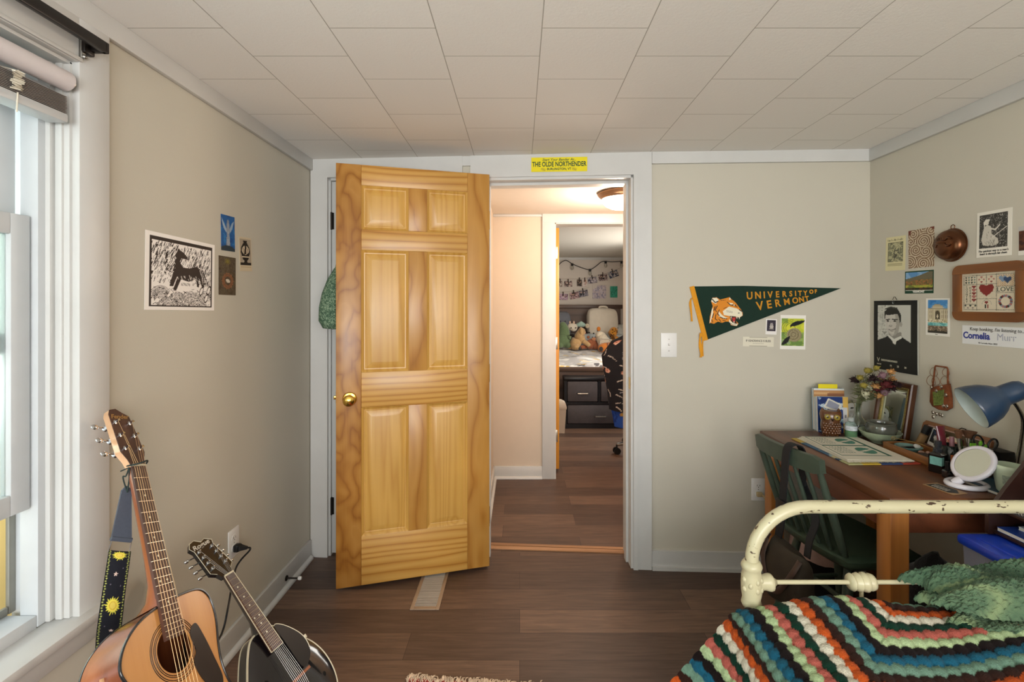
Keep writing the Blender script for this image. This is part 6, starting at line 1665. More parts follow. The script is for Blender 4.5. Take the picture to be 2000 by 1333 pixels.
a = Art(40, 70, '#6b6a4c', 1.7); a.mottle(a.box(0, 0, 1, 1), ['#77714a', '#8f8a68', '#5c5f49', '#a5a08a'], 5, 3); a.ell(.6, .3, .36, .2, '#d3d3cc'); a.ell(.55, .62, .36, .36, '#c9cbc6'); a.ell(.6, .27, .09, .028, '#3a3d34', -.2); a.ell(.62, .40, .18, .05, '#b5b5ac'); a.poly([(.5, .5), (.62, .5), (.58, .95), (.46, .95)], '#e2e3df'); a.ell(.85, .5, .1, .2, '#a9aba2')
p = dk(1658, 843); x1_ = dk(1692, 843).x
gc = sheet('greeting_card', a, TR(((p.x + x1_) / 2, p.y + .05, DZ + .071)) @ Matrix.Rotation(R(-14), 4, 'Z') @ Matrix.Rotation(R(80), 4, 'X'), .085, .14, 'card with a white long-haired animal standing behind the green bottle', 'greeting card', thick=.0012)

# hand sanitiser bottle
c = dk(1668, 860)
T = TR((c.x, c.y + .02, DZ)); hs_ = thing('bottle', 'small clear bottle of green gel by the owl', 'bottle', M=T)
m = MB(T); m.lathe([(.0001, .001), (.022, .001), (.025, .004), (.025, .060), (.022, .072), (.011, .079), (.011, .086)], 26, cap=(True, False)); m.build('body', mat('clear_plastic', '#e6f2ea', .08, var=0, trans=.9, ior=1.3), hs_, smooth=50)
m = MB(T); m.lathe([(.0001, .003), (.0215, .003), (.0232, .006), (.0232, .040), (.0001, .0405)], 22); m.build('gel', mat('green_gel', '#3f9a45', .2, var=.2, vscale=60, trans=.35, ior=1.35), hs_)
m = MB(T); m.lathe([(.0125, .082), (.0125, .097), (.008, .1), (.0001, .101)], 18); m.build('cap', mat('clear_cap', '#cfd6d4', .2, var=0, trans=.5), hs_)
m = MB(T); m.lathe([(.0253, .042), (.0253, .062)], 26, cap=(False, False)); m.build('label', mat('pale_label', '#c3cbd2', .5, var=.25, vscale=90), hs_)

# glass vase with dried flowers
c = dk(1697, 856); VX, VY = c.x - .012, c.y + .055
T = TR((VX, VY, DZ)); va = thing('vase', 'clear glass bud vase with a narrow neck, between bottle and bowls', 'vase', M=T)
prof = [(.0001, .0005), (.033, .0005), (.0375, .006), (.0385, .03), (.037, .05), (.030, .07), (.019, .088), (.0145, .105), (.0145, .14), (.018, .152)]
inn = [(r - .0025 if r > .005 else r, z + (.004 if i < 2 else 0)) for i, (r, z) in enumerate(prof)]
m = MB(T); m.lathe(prof + inn[::-1], 30, cap=(False, False)); m.build('body', GLASS, va, smooth=60)
m = MB(T); m.lathe([(.0001, .006), (.030, .006), (.0345, .01), (.0352, .03), (.0345, .046), (.0001, .046)], 26); m.build('water', mat('murky_water', '#4d4c40', .1, var=.1, trans=.5, ior=1.33), va)
bq = thing('dried_bouquet', 'bouquet of dried flowers in maroon, purple and tan standing in the glass vase', 'flowers', (VX, VY, DZ + .05))
STEM = mat('dry_stem', '#6f7350', .8, var=.25, vscale=40)
rs = random.Random(12)
FL = [(-.07, .30, 'y'), (-.045, .335, 'y'), (-.06, .285, 'd'), (-.02, .30, 'd'), (0, .33, 'y'), (.03, .315, 'p'), (-.015, .265, 't'), (-.045, .255, 'w'), (.01, .255, 'm'), (.035, .275, 'm'), (.055, .30, 't'), (.085, .30, 't'), (.06, .265, 'd'), (.045, .235, 'p'), (.07, .24, 'p'), (-.075, .23, 'w'), (.015, .345, 'y'), (.05, .335, 't'), (-.085, .27, 'y'), (.02, .22, 't'), (.095, .275, 'd'), (-.03, .235, 't')]
MC_ = {'y': ('#8f8338', 'dry_yellow'), 'd': ('#2b1719', 'dry_dark'), 'p': ('#8a6a72', 'dry_mauve'), 't': ('#b98a54', 'dry_tan'), 'w': ('#b5b49a', 'dry_pale'), 'm': ('#5c1f22', 'dry_maroon')}
for i, (dx, dz, k) in enumerate(FL):
    dy = rs.uniform(-.055, .05); top = Vector((VX + dx * .82 + .034, VY + dy * .8 - .045 - .4 * max(0, dx), DZ + dz - .02)); base = Vector((VX + rs.uniform(-.01, .01), VY + rs.uniform(-.01, .01), DZ + .03))
    neck = Vector((VX + rs.uniform(-.008, .008), VY + rs.uniform(-.008, .008), DZ + .145))
    m = MB(); m.tube(spline([base, neck, neck.lerp(top, .6) + Vector((0, 0, .012)), top], 5), .0013, 5)
    for j in range(12):
        f_ = neck.lerp(top, rs.uniform(.25, .95)); a_ = rs.uniform(0, 2 * PI); L_1 = rs.uniform(.02, .048); m.tube([f_, f_ + Vector((math.cos(a_) * L_1 * .5, math.sin(a_) * L_1 * .4, .006)), f_ + Vector((math.cos(a_) * L_1, math.sin(a_) * L_1 * .7, rs.uniform(-.006, .018)))], [.0012, .0022, .0004], 4)
    m.build('stem', STEM, bq)
    fm = mat(MC_[k][1], MC_[k][0], .85, var=.35, vscale=90)
    m = MB(); n_ = {'y': 26, 'd': 34, 'p': 30, 't': 22, 'w': 26, 'm': 40}[k]; rad = {'y': .016, 'd': .024, 'p': .030, 't': .020, 'w': .024, 'm': .030}[k]
    m.ball(top, rad * (.55 if k != 'y' else .8), 10)
    for j in range(n_):
        v = Vector((rs.gauss(0, 1), rs.gauss(0, 1), rs.gauss(.3, 1))).normalized()
        tip = top + v * rad * rs.uniform(.8, 1.35); sd_ = v.orthogonal().normalized() * rad * (.28 if k not in 'p' else .07)
        md_ = top + v * rad * .65 + sd_.cross(v) * .2
        m.face([top + v * rad * .3, md_ + sd_, tip, md_ - sd_])
    m.build('flower', fm, bq, smooth=60)

# gilt mirror frame leaning on the right wall
py0, py1 = 2.118, 2.318
fm_o = Vector((1.742, (py0 + py1) / 2, DZ)); fh, fw_ = .262, py1 - py0
M = frame(fm_o, (0, -1, 0), (0, 0, 1)) @ Matrix.Rotation(R(-8.5), 4, 'X')
mf = thing('mirror', 'small mirror in a brown frame with gilt inner border, leaning by the flowers', 'mirror', M=M)
BRF = wood('mirror_frame_wood', [(0, '#6b3f22'), (.6, '#57311a'), (1, '#3d2112')], 1, 8, .1, 8, rough=.35, coat=.3)
GILT = mat('old_gilt', '#8d7a45', .35, .7, var=.35, vscale=160, bump=.7, bscale=260)
def frame_ring(steps, mtl, nm, par):
    m = MB(M); m.rings([[(-fw_ / 2 + i, i, z), (fw_ / 2 - i, i, z), (fw_ / 2 - i, fh - i, z), (-fw_ / 2 + i, fh - i, z)] for i, z in steps], cap=(False, False)); return m.build(nm, mtl, par, smooth=20)
frame_ring([(0, 0), (0, .020), (.004, .025), (.014, .024), (.022, .017)], BRF, 'outer_frame', mf)
frame_ring([(.022, .017), (.026, .019), (.031, .017), (.036, .012)], GILT, 'gilt_border', mf)
frame_ring([(.036, .012), (.041, .011), (.043, .008)], mat('pale_slip', '#a9a888', .5), 'inner_slip', mf)
m = MB(M); m.span((-fw_ / 2 + .042, .042, .006), (fw_ / 2 - .042, fh - .042, .008)); m.build('glass', mat('mirror_glass', '#dfe3da', .02, 1, var=0), mf)
m = MB(M); m.span((-fw_ / 2 + .003, .003, 0), (fw_ / 2 - .003, fh - .003, .006)); m.build('backing', mat('dark_backing', '#1d1712', .8), mf)

# stacked bowls
c = dk(1729, 869); T = TR((c.x + .0, c.y + .03, DZ))
CEL = mat('celadon_glaze', '#8f9c82', .22, var=.12, vscale=30, coat=.5); GRY = mat('grey_glaze', '#55574e', .18, var=.2, vscale=40, coat=.6)
m = MB(T); pr = [(.0001, .0005), (.034, .0005), (.035, .006), (.05, .014), (.068, .030), (.0795, .048), (.081, .0525), (.079, .0535), (.066, .034), (.048, .020), (.0001, .016)]
m.lathe(pr, 40); tag(m.build('bowl', CEL, smooth=60), 'pale celadon green bowl carrying the grey bowl', 'bowl')
T2 = TR((c.x + .004, c.y + .03, DZ + .021))
m = MB(T2); pr = [(.0001, .0005), (.034, .0005), (.046, .006), (.056, .022), (.060, .040), (.057, .056), (.055, .064), (.058, .070), (.056, .0715), (.052, .064), (.053, .05), (.05, .02), (.0001, .010)]
m.lathe(pr, 40); tag(m.build('bowl', GRY, smooth=60), 'dark grey rounded bowl nested in the pale green bowl', 'bowl')

# papers: magazine and deckle-edged prints
Q = [dk(1637, 905), dk(1768, 905), dk(1689, 861), dk(1579.6, 858)]
mc_ = sum(Q, Vector()) / 4; r_ = (Q[1] - Q[0] + Q[2] - Q[3]).normalized(); u_ = (Q[3] - Q[0] + Q[2] - Q[1]); 
MPa = frame(Vector((mc_.x, mc_.y, DZ)), r_, u_)
pw = ((Q[1] - Q[0]).length + (Q[2] - Q[3]).length) / 2; phh = ((Q[3] - Q[0]).length + (Q[2] - Q[1]).length) / 2
a = Art(60, 70, '#c9b04a', 1.2); a.mottle(a.box(0, 0, 1, 1), ['#c4a843', '#3d5f7a', '#8fa6a8', '#b9b08a', '#22405e'], 3, 2); a.rect(.75, .7, 1, 1, '#a8402f'); a.rect(.45, .86, .75, 1, '#2c4470'); a.rect(.2, .86, .45, 1, '#bfa43c'); a.rect(0, .86, .2, 1, '#a9ab7c'); a.rect(0, 0, .3, .2, '#b99f45')
mgM = MPa @ TR((-.012, -.004, 0)) @ Matrix.Rotation(R(5), 4, 'Z')
sheet('magazine', a, mgM, pw + .035, phh + .03, 'colourful magazine lying under the white prints', 'magazine', lift=.0045, thick=.0035)
def print_art():
    a = Art(120, 150, '#d3cfc0', 1.25); G = '#2c6152'
    for v0, v1 in ((.03, .41), (.43, .83)):
        for L_1 in ([(.06, v0), (.80, v0)], [(.80, v0), (.80, v1)], [(.80, v1), (.06, v1)], [(.06, v1), (.06, v0)]): a.line(L_1, .02, G)
        a.line([(.80, v0), (.80, v1)], .045, G); a.line([(.06, v0), (.80, v0)], .022, G)
        cu, cv = .60, (v0 + v1) / 2 + .0
        a.ell(cu, cv, .14, .13, '#4d8474'); a.line([(cu - .13, cv + .05), (cu, cv), (cu + .13, cv - .05)], .05, '#d3cfc0'); 
        for k in range(18): t = k * .35; a.line([(cu + .06 * math.cos(t), cv + .055 * math.sin(t)), (cu + .13 * math.cos(t), cv + .12 * math.sin(t))], .008, G)
        rs = random.Random(4)
        for k in range(5):
            v = v0 + .07 + k * .055
            for j in range(6): u = .12 + j * .045; a.line([(u, v), (u + .02, v + rs.uniform(-.02, .02))], .012, G); a.line([(u + .01, v - .015), (u + .012, v + .015)], .010, G)
    return a
for k in range(3):
    Mk = MPa @ Matrix.Rotation(R([3.5, 1.6, 0][k]), 4, 'Z') @ TR(([-.012, -.006, 0][k], 0, 0))
    art_ = print_art() if k == 2 else Art(12, 12, '#cdc9ba', 1.25)
    s = sheet('print', art_, Mk, pw, phh, ['white sheet at the bottom of the stack of deckle-edged prints', 'white sheet in the middle of the stack of deckle-edged prints', 'white print with two green framed panels on top of the papers'][k], 'print', lift=.0075 + .0028 * k, thick=.0022, group='deckle-edged prints on the desk')
    rs = random.Random(k); m = MB(Mk)
    for j in range(60):
        x = -pw / 2 + pw * j / 59; L_1 = rs.uniform(.003, .010); z = .0055 + .0028 * k
        m.face([(x - .004, -phh / 2 + .001, z + .001), (x + rs.uniform(-.003, .003), -phh / 2 - L_1, z + rs.uniform(-.001, .002)), (x + .004, -phh / 2 + .001, z + .001)])
    m.build('deckle_edge', mat('torn_paper', '#d3cdbb', .9), s)

# wooden tray and what lies in it
TRW = wood('tray_wood', [(0, '#9a6838'), (.6, '#86562b'), (1, '#68401e')], 1, 7, .1, 8, rough=.4)
tx0, tx1, ty0, ty1 = 1.560, 1.694, 1.802, 2.035
ty = thing('tray', 'shallow wooden tray holding trinkets on the desk', 'tray', ((tx0 + tx1) / 2, (ty0 + ty1) / 2, DZ))
m = MB(); m.span((tx0, ty0, DZ + .0005), (tx1, ty1, DZ + .006), .001); m.build('bottom', TRW, ty)
for a_, b_ in (((tx0, ty0, DZ + .001), (tx0 + .008, ty1, DZ + .034)), ((tx1 - .008, ty0, DZ + .001), (tx1, ty1, DZ + .034)), ((tx0 + .008, ty0, DZ + .001), (tx1 - .008, ty0 + .008, DZ + .034)), ((tx0 + .008, ty1 - .008, DZ + .001), (tx1 - .008, ty1, DZ + .034))):
    m = MB(); m.span(a_, b_, .002); m.build('rim', TRW, ty)
zt_ = DZ + .0065
def tp(x, y, z=0): return Vector((tx0 + x, ty0 + y, zt_ + z))
T = TR(tp(.055, .165)); m = MB(T); m.lathe([(.0001, .0005), (.03, .0005), (.046, .022), (.048, .026), (.046, .027), (.03, .014), (.0001, .012)], 30)
tag(m.build('dish', mat('teal_glaze', '#5f8480', .25, var=.15, coat=.4), smooth=60), 'small teal dish in the far end of the wooden tray', 'dish')
m = MB(); 
p = tp(.055, .165, .018)
m.rings([[tuple(p + Vector((x, y + .004 * math.sin(x * 60), z))) for x, y in ((-.038, -.006), (.038, -.002), (.04, .006), (-.036, .008))] for z in (.0, .006)]); m.jitter(.002, 60)
tag(m.build('hair_clip', BLACK), 'black hair clip lying in the teal dish', 'hair clip')
m = MB(); p = tp(.02, .20, .036)
m.tube([p + Vector((.011 * (1 - t / 14) * math.cos(t), 0, .012 + .011 * (1 - t / 14) * math.sin(t))) for t in np.linspace(0, 12, 40)], .0013, 5); m.tube(spline([p + Vector((.011, 0, .012)), p + Vector((.04, -.03, .010)), p + Vector((.075, -.07, .002))], 8), .0012, 5)
tag(m.build('wire_hook', mat('gold_wire', '#a99058', .3, .9, var=0)), 'gold wire with a spiral end resting on the tray rim', 'wire')
SHELL = mat('shell_pink', '#a58273', .4, var=.35, vscale=70); rs = random.Random(21)
for k in range(9):
    p = tp(.075 + rs.uniform(-.025, .03), .085 + rs.uniform(-.03, .035)); r = rs.uniform(.008, .012)
    m = MB(); m.ball(p + Vector((0, 0, r * .8 + (.012 if k > 5 else 0))), (r * 1.3, r, r * .8), 10, rot=Matrix.Rotation(rs.uniform(0, 3), 3, 'Z')); m.jitter(.003, 90, k)
    tag(m.build('shell', SHELL, smooth=70), 'pinkish shell in the small heap inside the wooden tray', 'shell', 'shells in the tray')
m = MB(); p = tp(.09, .165, .024); m.ball(p, (.013, .013, .010), 14); m.jitter(.002, 90)
tag(m.build('stone', mat('white_stone', '#c9c9c6', .4, var=.1)), 'white rounded stone beside the teal dish', 'stone')
m = MB(); p = tp(.04, .04, .0); m.span(p + Vector((-.025, -.028, .0005)), p + Vector((.03, .06, .02)), .006); tag(m.build('leather_case', mat('black_leather', '#1a1818', .5, var=.1)), 'black case lying in the near end of the tray', 'case')

# oak picture frame leaning behind the tray, polaroid and tag in front of it
cy0, cy1 = 1.775, 2.075
M = frame(Vector((1.752, (cy0 + cy1) / 2, DZ)), (0, -1, 0), (0, 0, 1)) @ Matrix.Rotation(R(-15), 4, 'X'); w, h = cy1 - cy0, .118
pf = thing('picture_frame', 'low wide wooden frame with pink mat leaning on the wall behind the tray', 'picture frame', M=M)
m = MB(M); ro = [(-w / 2 + .012, 0), (w / 2 - .012, 0), (w / 2, .012), (w / 2, h - .012), (w / 2 - .012, h), (-w / 2 + .012, h), (-w / 2, h - .012), (-w / 2, .012)]
def ringp(k, z): return [(x * (1 - 2 * k / w), h / 2 + (y - h / 2) * (1 - 2 * k / h), z) for x, y in ro]
m.rings([ringp(0, 0), ringp(0, .012), ringp(.003, .015), ringp(.015, .015), ringp(.016, .010)], cap=(True, False)); m.build('frame', mat('frame_brown', '#8a5c3a', .4, var=.15, vscale=20, stretch=(.2, 1, 1)), pf, smooth=25)
m = MB(M); m.rings([ringp(.016, .008), ringp(.016, .0095), ringp(.021, .0095), ringp(.021, .008)], cap=(False, False)); m.build('mat_border', mat('pink_mat', '#c9a496', .6, var=.02), pf)
m = MB(M); m.rings([ringp(.0205, .007), ringp(.0205, .0085)]); m.build('picture', mat('olive_brown_print', '#4d3d22', .4, var=.25, vscale=14), pf)
m = MB(M); m.tube([(.01, h, .006), (.02, h + .008, .006), (.035, h + .008, .006), (.045, h, .006)], .002, 5); m.build('hanger', IRON, pf)
a = Art(34, 42, '#dcdad4', 1.2); a.rect(.08, .07, .92, .8, '#22262e'); a.mottle(a.box(.08, .07, .92, .3), ['#2c3a52', '#3a4a66', '#20242c'], 5, 1); a.ell(.55, .5, .22, .18, '#a5a49f'); a.ell(.66, .6, .12, .1, '#d8d6d0'); a.mottle(a.box(.3, .36, .7, .56), ['#8d8c88', '#c5c3bd', '#5c5c5c'], 9, 2); a.rect(.08, .7, .92, .8, '#2c2a26')
sheet('instant_photo', a, M @ TR((-.062, .055, .018)) @ Matrix.Rotation(R(-9), 4, 'Z') @ Matrix.Rotation(R(2), 4, 'X'), .062, .074, 'instant photo leaning on the pink matted frame', 'photo')
m = MB(M @ TR((.012, .058, .021))); m.prism([(.030 * math.cos(q), .024 * math.sin(q)) for q in np.linspace(0, 2 * PI, 33)[:-1]], 0, .003)
tm = tag(m.build('oval_tag', mat('cream_tag', '#d3cbb4', .5, var=.03)), 'cream oval tag lettered TE AMO leaning on the frame', 'tag')
letters('TE-AMO', .0155, M @ TR((.012, .060, .0242)) @ Matrix.Rotation(R(-6), 4, 'Z'), 'lettering', mat('print_red', '#a8372c', .5, var=0), tm, bold=.0007, sx=.92)
T = M @ TR((-.118, .006, .034)) @ Matrix.Rotation(R(-14), 4, 'Z') @ Matrix.Rotation(R(-90), 4, 'X')
fb = thing('makeup_bottle', 'beige foundation bottle with black cap tilted against the frame', 'bottle', M=T)
m = MB(T); m.lathe([(.0001, 0), (.014, 0), (.015, .003), (.015, .052), (.009, .056), (.009, .06)], 22); m.build('body', mat('foundation_beige', '#9a7a55', .2, var=.1, coat=.6), fb)
m = MB(T); m.lathe([(.0145, .057), (.0148, .092), (.0001, .093)], 22); m.build('cap', BLACK, fb)

# spray bottle, nail polish
c = dk(1840, 926); T = TR((c.x, c.y + .018, DZ)) @ Matrix.Rotation(R(25), 4, 'Z')
sp = thing('spray_bottle', 'dark square glass spray bottle with teal label before the tray', 'bottle', M=T)
m = MB(T); m.rings([[(x * k, y * k, z) for x, y in ((-.02, -.02), (.02, -.02), (.02, .02), (-.02, .02))] for k, z in ((.95, .0005), (1, .004), (1, .066), (.6, .074), (.55, .077))]); m.build('body', mat('dark_amber_glass', '#14100f', .06, var=.1, coat=.5), sp, smooth=20)
m = MB(T); m.span((-.0215, -.0207, .030), (-.0200, .015, .060)); m.span((-.0207, -.0212, .030), (-.004, -.0198, .060)); m.build('label', mat('teal_label', '#6fa39a', .5, var=.15, vscale=120), sp)
m = MB(T); m.lathe([(.014, .075), (.014, .088), (.010, .091), (.010, .096), (.0118, .097), (.0118, .116), (.0001, .118)], 20); m.build('cap', mat('smoky_cap', '#2a2c30', .15, var=.1, coat=.4), sp)
c = dk(1851, 934); T = TR((c.x, c.y, DZ))
npol = thing('nail_polish', 'small clear square bottle of dark nail polish in front of the spray bottle', 'bottle', M=T)
m = MB(T); m.span((-.012, -.012, .0005), (.012, .012, .028), .003); m.build('body', mat('dark_polish', '#181314', .05, var=0, coat=1), npol)
m = MB(T); m.lathe([(.006, .028), (.0075, .03), (.0068, .058), (.0001, .0585)], 16); m.build('cap', BLACK, npol)
# glass jar of tubes and brushes
c = dk(1868, 925); JX, JY = c.x + .025, c.y + .055; T = TR((JX, JY, DZ))
ja = thing('jar', 'dark glass jar with an orange and yellow label behind the white mirror', 'jar', M=T)
pr = [(.0001, .0005), (.036, .0005), (.040, .005), (.040, .07), (.034, .078), (.034, .09)]
m = MB(T); m.lathe(pr + [(.031, .09), (.031, .078), (.0365, .069), (.0365, .008), (.0001, .006)], 30, cap=(False, False)); m.build('body', mat('smoked_glass', '#3c4440', .08, var=0, trans=.5, ior=1.4), ja, smooth=50)
m = MB(T @ Matrix.Rotation(R(-100), 4, 'Z')); n_ = 14
for k_, (z0, z1, q0_, q1_) in enumerate(((.028, .06, -.5, .15), (.034, .066, .1, .5))):
    m.rings([[(r * math.cos(q), r * math.sin(q), z) for r, z in ((.0402, z0), (.0408, z0), (.0408, z1), (.0402, z1))] for q in np.linspace(q0_, q1_, n_)], mi=k_)
m.build('label', [mat('orange_label', '#b5602c', .5, var=.3, vscale=100), mat('yellow_label', '#c9b25a', .5, var=.1)], ja)
def cosmetic(name, label, cat, base, tip, r, cols, group=None):
    ax = (Vector(tip) - Vector(base)); L_1 = ax.length; q = ax.to_track_quat('Z', 'Y').to_matrix().to_4x4(); T = TR(base) @ q
    t = thing(name, label, cat, M=T, group=group)
    for nm, z0, z1, r0, r1, mm in cols:
        m = MB(T); m.lathe([(.0001, z0 * L_1), (r0 * r, z0 * L_1), (((r0 + r1) / 2) * r, (z0 + z1) / 2 * L_1), (r1 * r, z1 * L_1), (.0001, z1 * L_1)], 16); m.build(nm, mm, t)
    return t
MAR = mat('maroon_tube', '#5e1a26', .3, var=.05, coat=.4); PKT = mat('pink_tube', '#a5737c', .35, var=.05, coat=.3); SIL = mat('silver_ferrule', '#b9b6b0', .2, 1, var=0); BRB = mat('brown_bristle', '#5b3a24', .9, var=.3, vscale=300, stretch=(1, 1, .1))
T = TR((JX - .012, JY + .012, DZ + .012)) @ Matrix.Rotation(R(-6), 4, 'X')
tb = thing('cosmetic_tube', 'flat maroon cosmetic tube, tallest in the glass jar', 'tube', M=T)
m = MB(T); m.rings([[(rx * math.cos(q), ry * math.sin(q), z) for q in np.linspace(0, 2 * PI, 17)[:-1]] for z, rx, ry in ((0, .013, .013), (.03, .015, .014), (.10, .016, .008), (.142, .017, .0012))]); m.build('body', MAR, tb, smooth=50)
cosmetic('lip_gloss', 'pink lip gloss tube standing in the glass jar', 'lip gloss', (JX + .006, JY - .004, DZ + .01), (JX + .012, JY + .004, DZ + .118), .0085, [('body', 0, .55, 1, 1, PKT), ('cap', .55, 1, .95, .9, PKT)])
cosmetic('lip_gloss', 'dark maroon lip gloss tube beside the pink one in the jar', 'lip gloss', (JX + .02, JY - .01, DZ + .01), (JX + .034, JY - .012, DZ + .112), .0075, [('body', 0, .55, 1, 1, MAR), ('cap', .55, 1, .95, .9, MAR)])
c = dk(1935, 935); CX2, CY2 = c.x - .01, c.y + .045
for nm_, lab, base, tip, k_ in (('makeup_brush', 'thin makeup brush with silver ferrule leaning in the black cup', (CX2 - .036, CY2 + .012, DZ + .02), (CX2 - .044, CY2 + .022, DZ + .152), 1.0), ('makeup_brush', 'wide flared powder brush in the black cup', (CX2 - .012, CY2 + .012, DZ + .02), (CX2 - .004, CY2 + .02, DZ + .152), 1.9)):
    cosmetic(nm_, lab, 'brush', base, tip, .0085, [('handle', 0, .45, .7, .8, BLACK), ('ferrule', .45, .8, .8, 1.0 * (1 + (k_ - 1) * .4), SIL), ('bristles', .8, 1.0, 1.0 * (1 + (k_ - 1) * .4), 1.6 * k_ * .85, BRB)])
T = TR((CX2, CY2, DZ)); cp = thing('pen_cup', 'black cup with a pale rim holding scissors and brushes', 'cup', M=T)
m = MB(T); m.rings([[(rx * math.cos(q), .034 * k * math.sin(q), z) for q in np.linspace(0, 2 * PI, 29)[:-1]] for z, rx, k in ((.0005, .048, 1), (.085, .052, 1.06), (.085, .048, .98), (.01, .045, .92))]); m.build('body', BLACK, cp, smooth=50)
m = MB(T); m.rings([[(rx * math.cos(q), .034 * k * math.sin(q), z) for q in np.linspace(0, 2 * PI, 29)[:-1]] for z, rx, k in ((.082, .0525, 1.07), (.09, .0535, 1.09), (.09, .049, 1.0), (.082, .048, .98))], closed=True); m.build('rim', mat('pale_rim', '#b7b3ac', .3, var=.03), cp)
scz = thing('scissors', 'black handled scissors with green grips in the pen cup', 'scissors', (CX2 + .02, CY2, DZ + .02))
GRP = mat('lime_grip', '#6fae2c', .4, var=0)
for dx, dz, rot in ((.004, .122, .5), (.056, .108, -.45)):
    c_ = Vector((CX2 + dx, CY2 - .006, DZ + dz)); loop = [c_ + Vector((.016 * math.cos(q) * math.cos(rot) - .023 * math.sin(q) * math.sin(rot), 0, .016 * math.cos(q) * math.sin(rot) + .023 * math.sin(q) * math.cos(rot))) for q in np.linspace(0, 2 * PI, 25)[:-1]]
    m = MB(); m.tube(loop, .0032, 7, closed=True); m.tube([c_ + Vector((.010 if dx < .03 else -.012, 0, -.02)), Vector((CX2 + .02, CY2, DZ + .05))], .004, 6); m.build('handle', BLACK, scz)
    m = MB(); m.ball(c_ + Vector((.014 if dx < .03 else -.02, .004, -.012)), (.010, .005, .013), 10); m.build('grip', GRP, scz)
m = MB(); m.span((CX2 - .03, CY2 - .012, DZ + .03), (CX2 - .008, CY2 - .006, DZ + .115), .002); tag(m.build('green_marker', GRP), 'lime green plastic tool upright in the pen cup', 'tool')
p = dk(1905, 945)
m = MB(); m.span((CX2 + .058, CY2 - .03, DZ + .0005), (CX2 + .115, CY2 + .03, DZ + .088), .004); tag(m.build('box', mat('black_card_box', '#161517', .4, var=.1)), 'black box just right of the pen cup', 'box')
m = MB(); m.span((CX2 - .075, CY2 - .04, DZ + .0005), (CX2 - .055, CY2 - .01, DZ + .072), .003); tag(m.build('tube', mat('mauve_tube', '#9a8990', .35, var=.05)), 'mauve tube standing between the white mirror and pen cup', 'tube')

# white table mirror
c = dk(1888, 951); bx, by = c.x, c.y
W2 = mat('glossy_white', '#d9d6de', .22, var=0, coat=.3)
mr_ = thing('table_mirror', 'round white tilting table mirror on the desk', 'mirror', (bx, by, DZ))
m = MB(); m.tube([(bx + .056 * math.cos(q), by + .043 * math.sin(q), DZ + .008) for q in np.linspace(0, 2 * PI, 41)[:-1]], .0095, 10, closed=True)
for v in m.bm.verts: v.co.z = max(v.co.z, DZ + .0008)
m.build('base_ring', W2, mr_, smooth=70)
ax = Vector((-.785, -.02, .60)).normalized(); ctr = at(1901, 906, 1.60)
rr_ = Vector((0, 0, 1)).cross(ax).normalized(); uu = ax.cross(rr_)
MM2 = Matrix((rr_, uu, ax)).transposed().to_4x4(); MM2.translation = ctr
m = MB(MM2); m.lathe([(.054, .006), (.060, .0075), (.0665, .006), (.069, 0), (.0665, -.006), (.055, -.008), (.0001, -.009)], 48, cap=(False, False)); m.build('rim', W2, mr_, smooth=60)
m = MB(MM2); m.lathe([(.0001, .0052), (.0545, .0052), (.0547, .004), (.0001, .004)], 48); m.build('glass', MATS['mirror_glass'], mr_)
m = MB(MM2); pb = MM2 @ Vector((0, -.066, 0)); m = MB(); m.tube([pb, pb.lerp(Vector((bx - .045, by + .0, DZ + .012)), .5), Vector((bx - .045, by + .0, DZ + .012))], [.012, .014, .012], 10); m.build('hinge', W2, mr_)

# black sticker card, teal notebook, candle
q_ = [dk(1801, 947), dk(1830, 944), dk(1893, 966), dk(1860, 968)]
cc = sum(q_, Vector()) / 4; Mk = frame(Vector((cc.x, cc.y, DZ)), (q_[3] - q_[0]), (q_[1] - q_[0]))
a = Art(60, 30, '#9a7c58', .5); a.poly([(.08, .1), (.7, .1), (.96, .5), (.8, .9), (.06, .9)], '#1d1c1a'); a.mottle(a.box(.1, .15, .5, .45), ['#5c5a55', '#2b2a28', '#84817a'], 9, 1)
[a.poly([(.16 + .09 * k, .45), (.21 + .09 * k, .42), (.23 + .09 * k, .8), (.18 + .09 * k, .78)], '#a9a69d') for k in range(6)]
sk = sheet('sticker', a, Mk, (q_[3] - q_[0]).length, (q_[1] - q_[0]).length * .95, 'black and tan sticker lying flat before the white mirror', 'sticker', lift=.002, thick=.0012)

cc = Vector((1.60, 1.575, DZ + .0005)); tn = booklet('notebook', (1.60, 1.60, DZ + .0005), (.11, .12, .010), R(4), mat('teal_cover', '#2c4a5c', .35, var=.1), PAGE, 'dark teal notebook lying behind the white mirror', 'notebook')
c = at(1971, 944, 1.535); T = TR((c.x, 1.535, DZ + .0115))
m = MB(T); m.lathe([(.0001, .0), (.026, .0), (.030, .004), (.040, .07), (.041, .087), (.039, .089), (.036, .07), (.0001, .066)], 30)
ca = tag(m.build('candle', mat('pale_green_ceramic', '#c2cfb6', .4, var=.05), smooth=50), 'pale green tapered candle cup beside the organiser', 'candle')
m = MB(T); m.rings([[(r * math.cos(q), r * math.sin(q), z) for r, z in ((.0345, .03), (.0355, .03), (.0392, .06), (.0382, .06))] for q in np.linspace(R(200), R(262), 12)]); m.build('label', mat('grey_label', '#8f9a8a', .5, var=.3, vscale=150), ca)

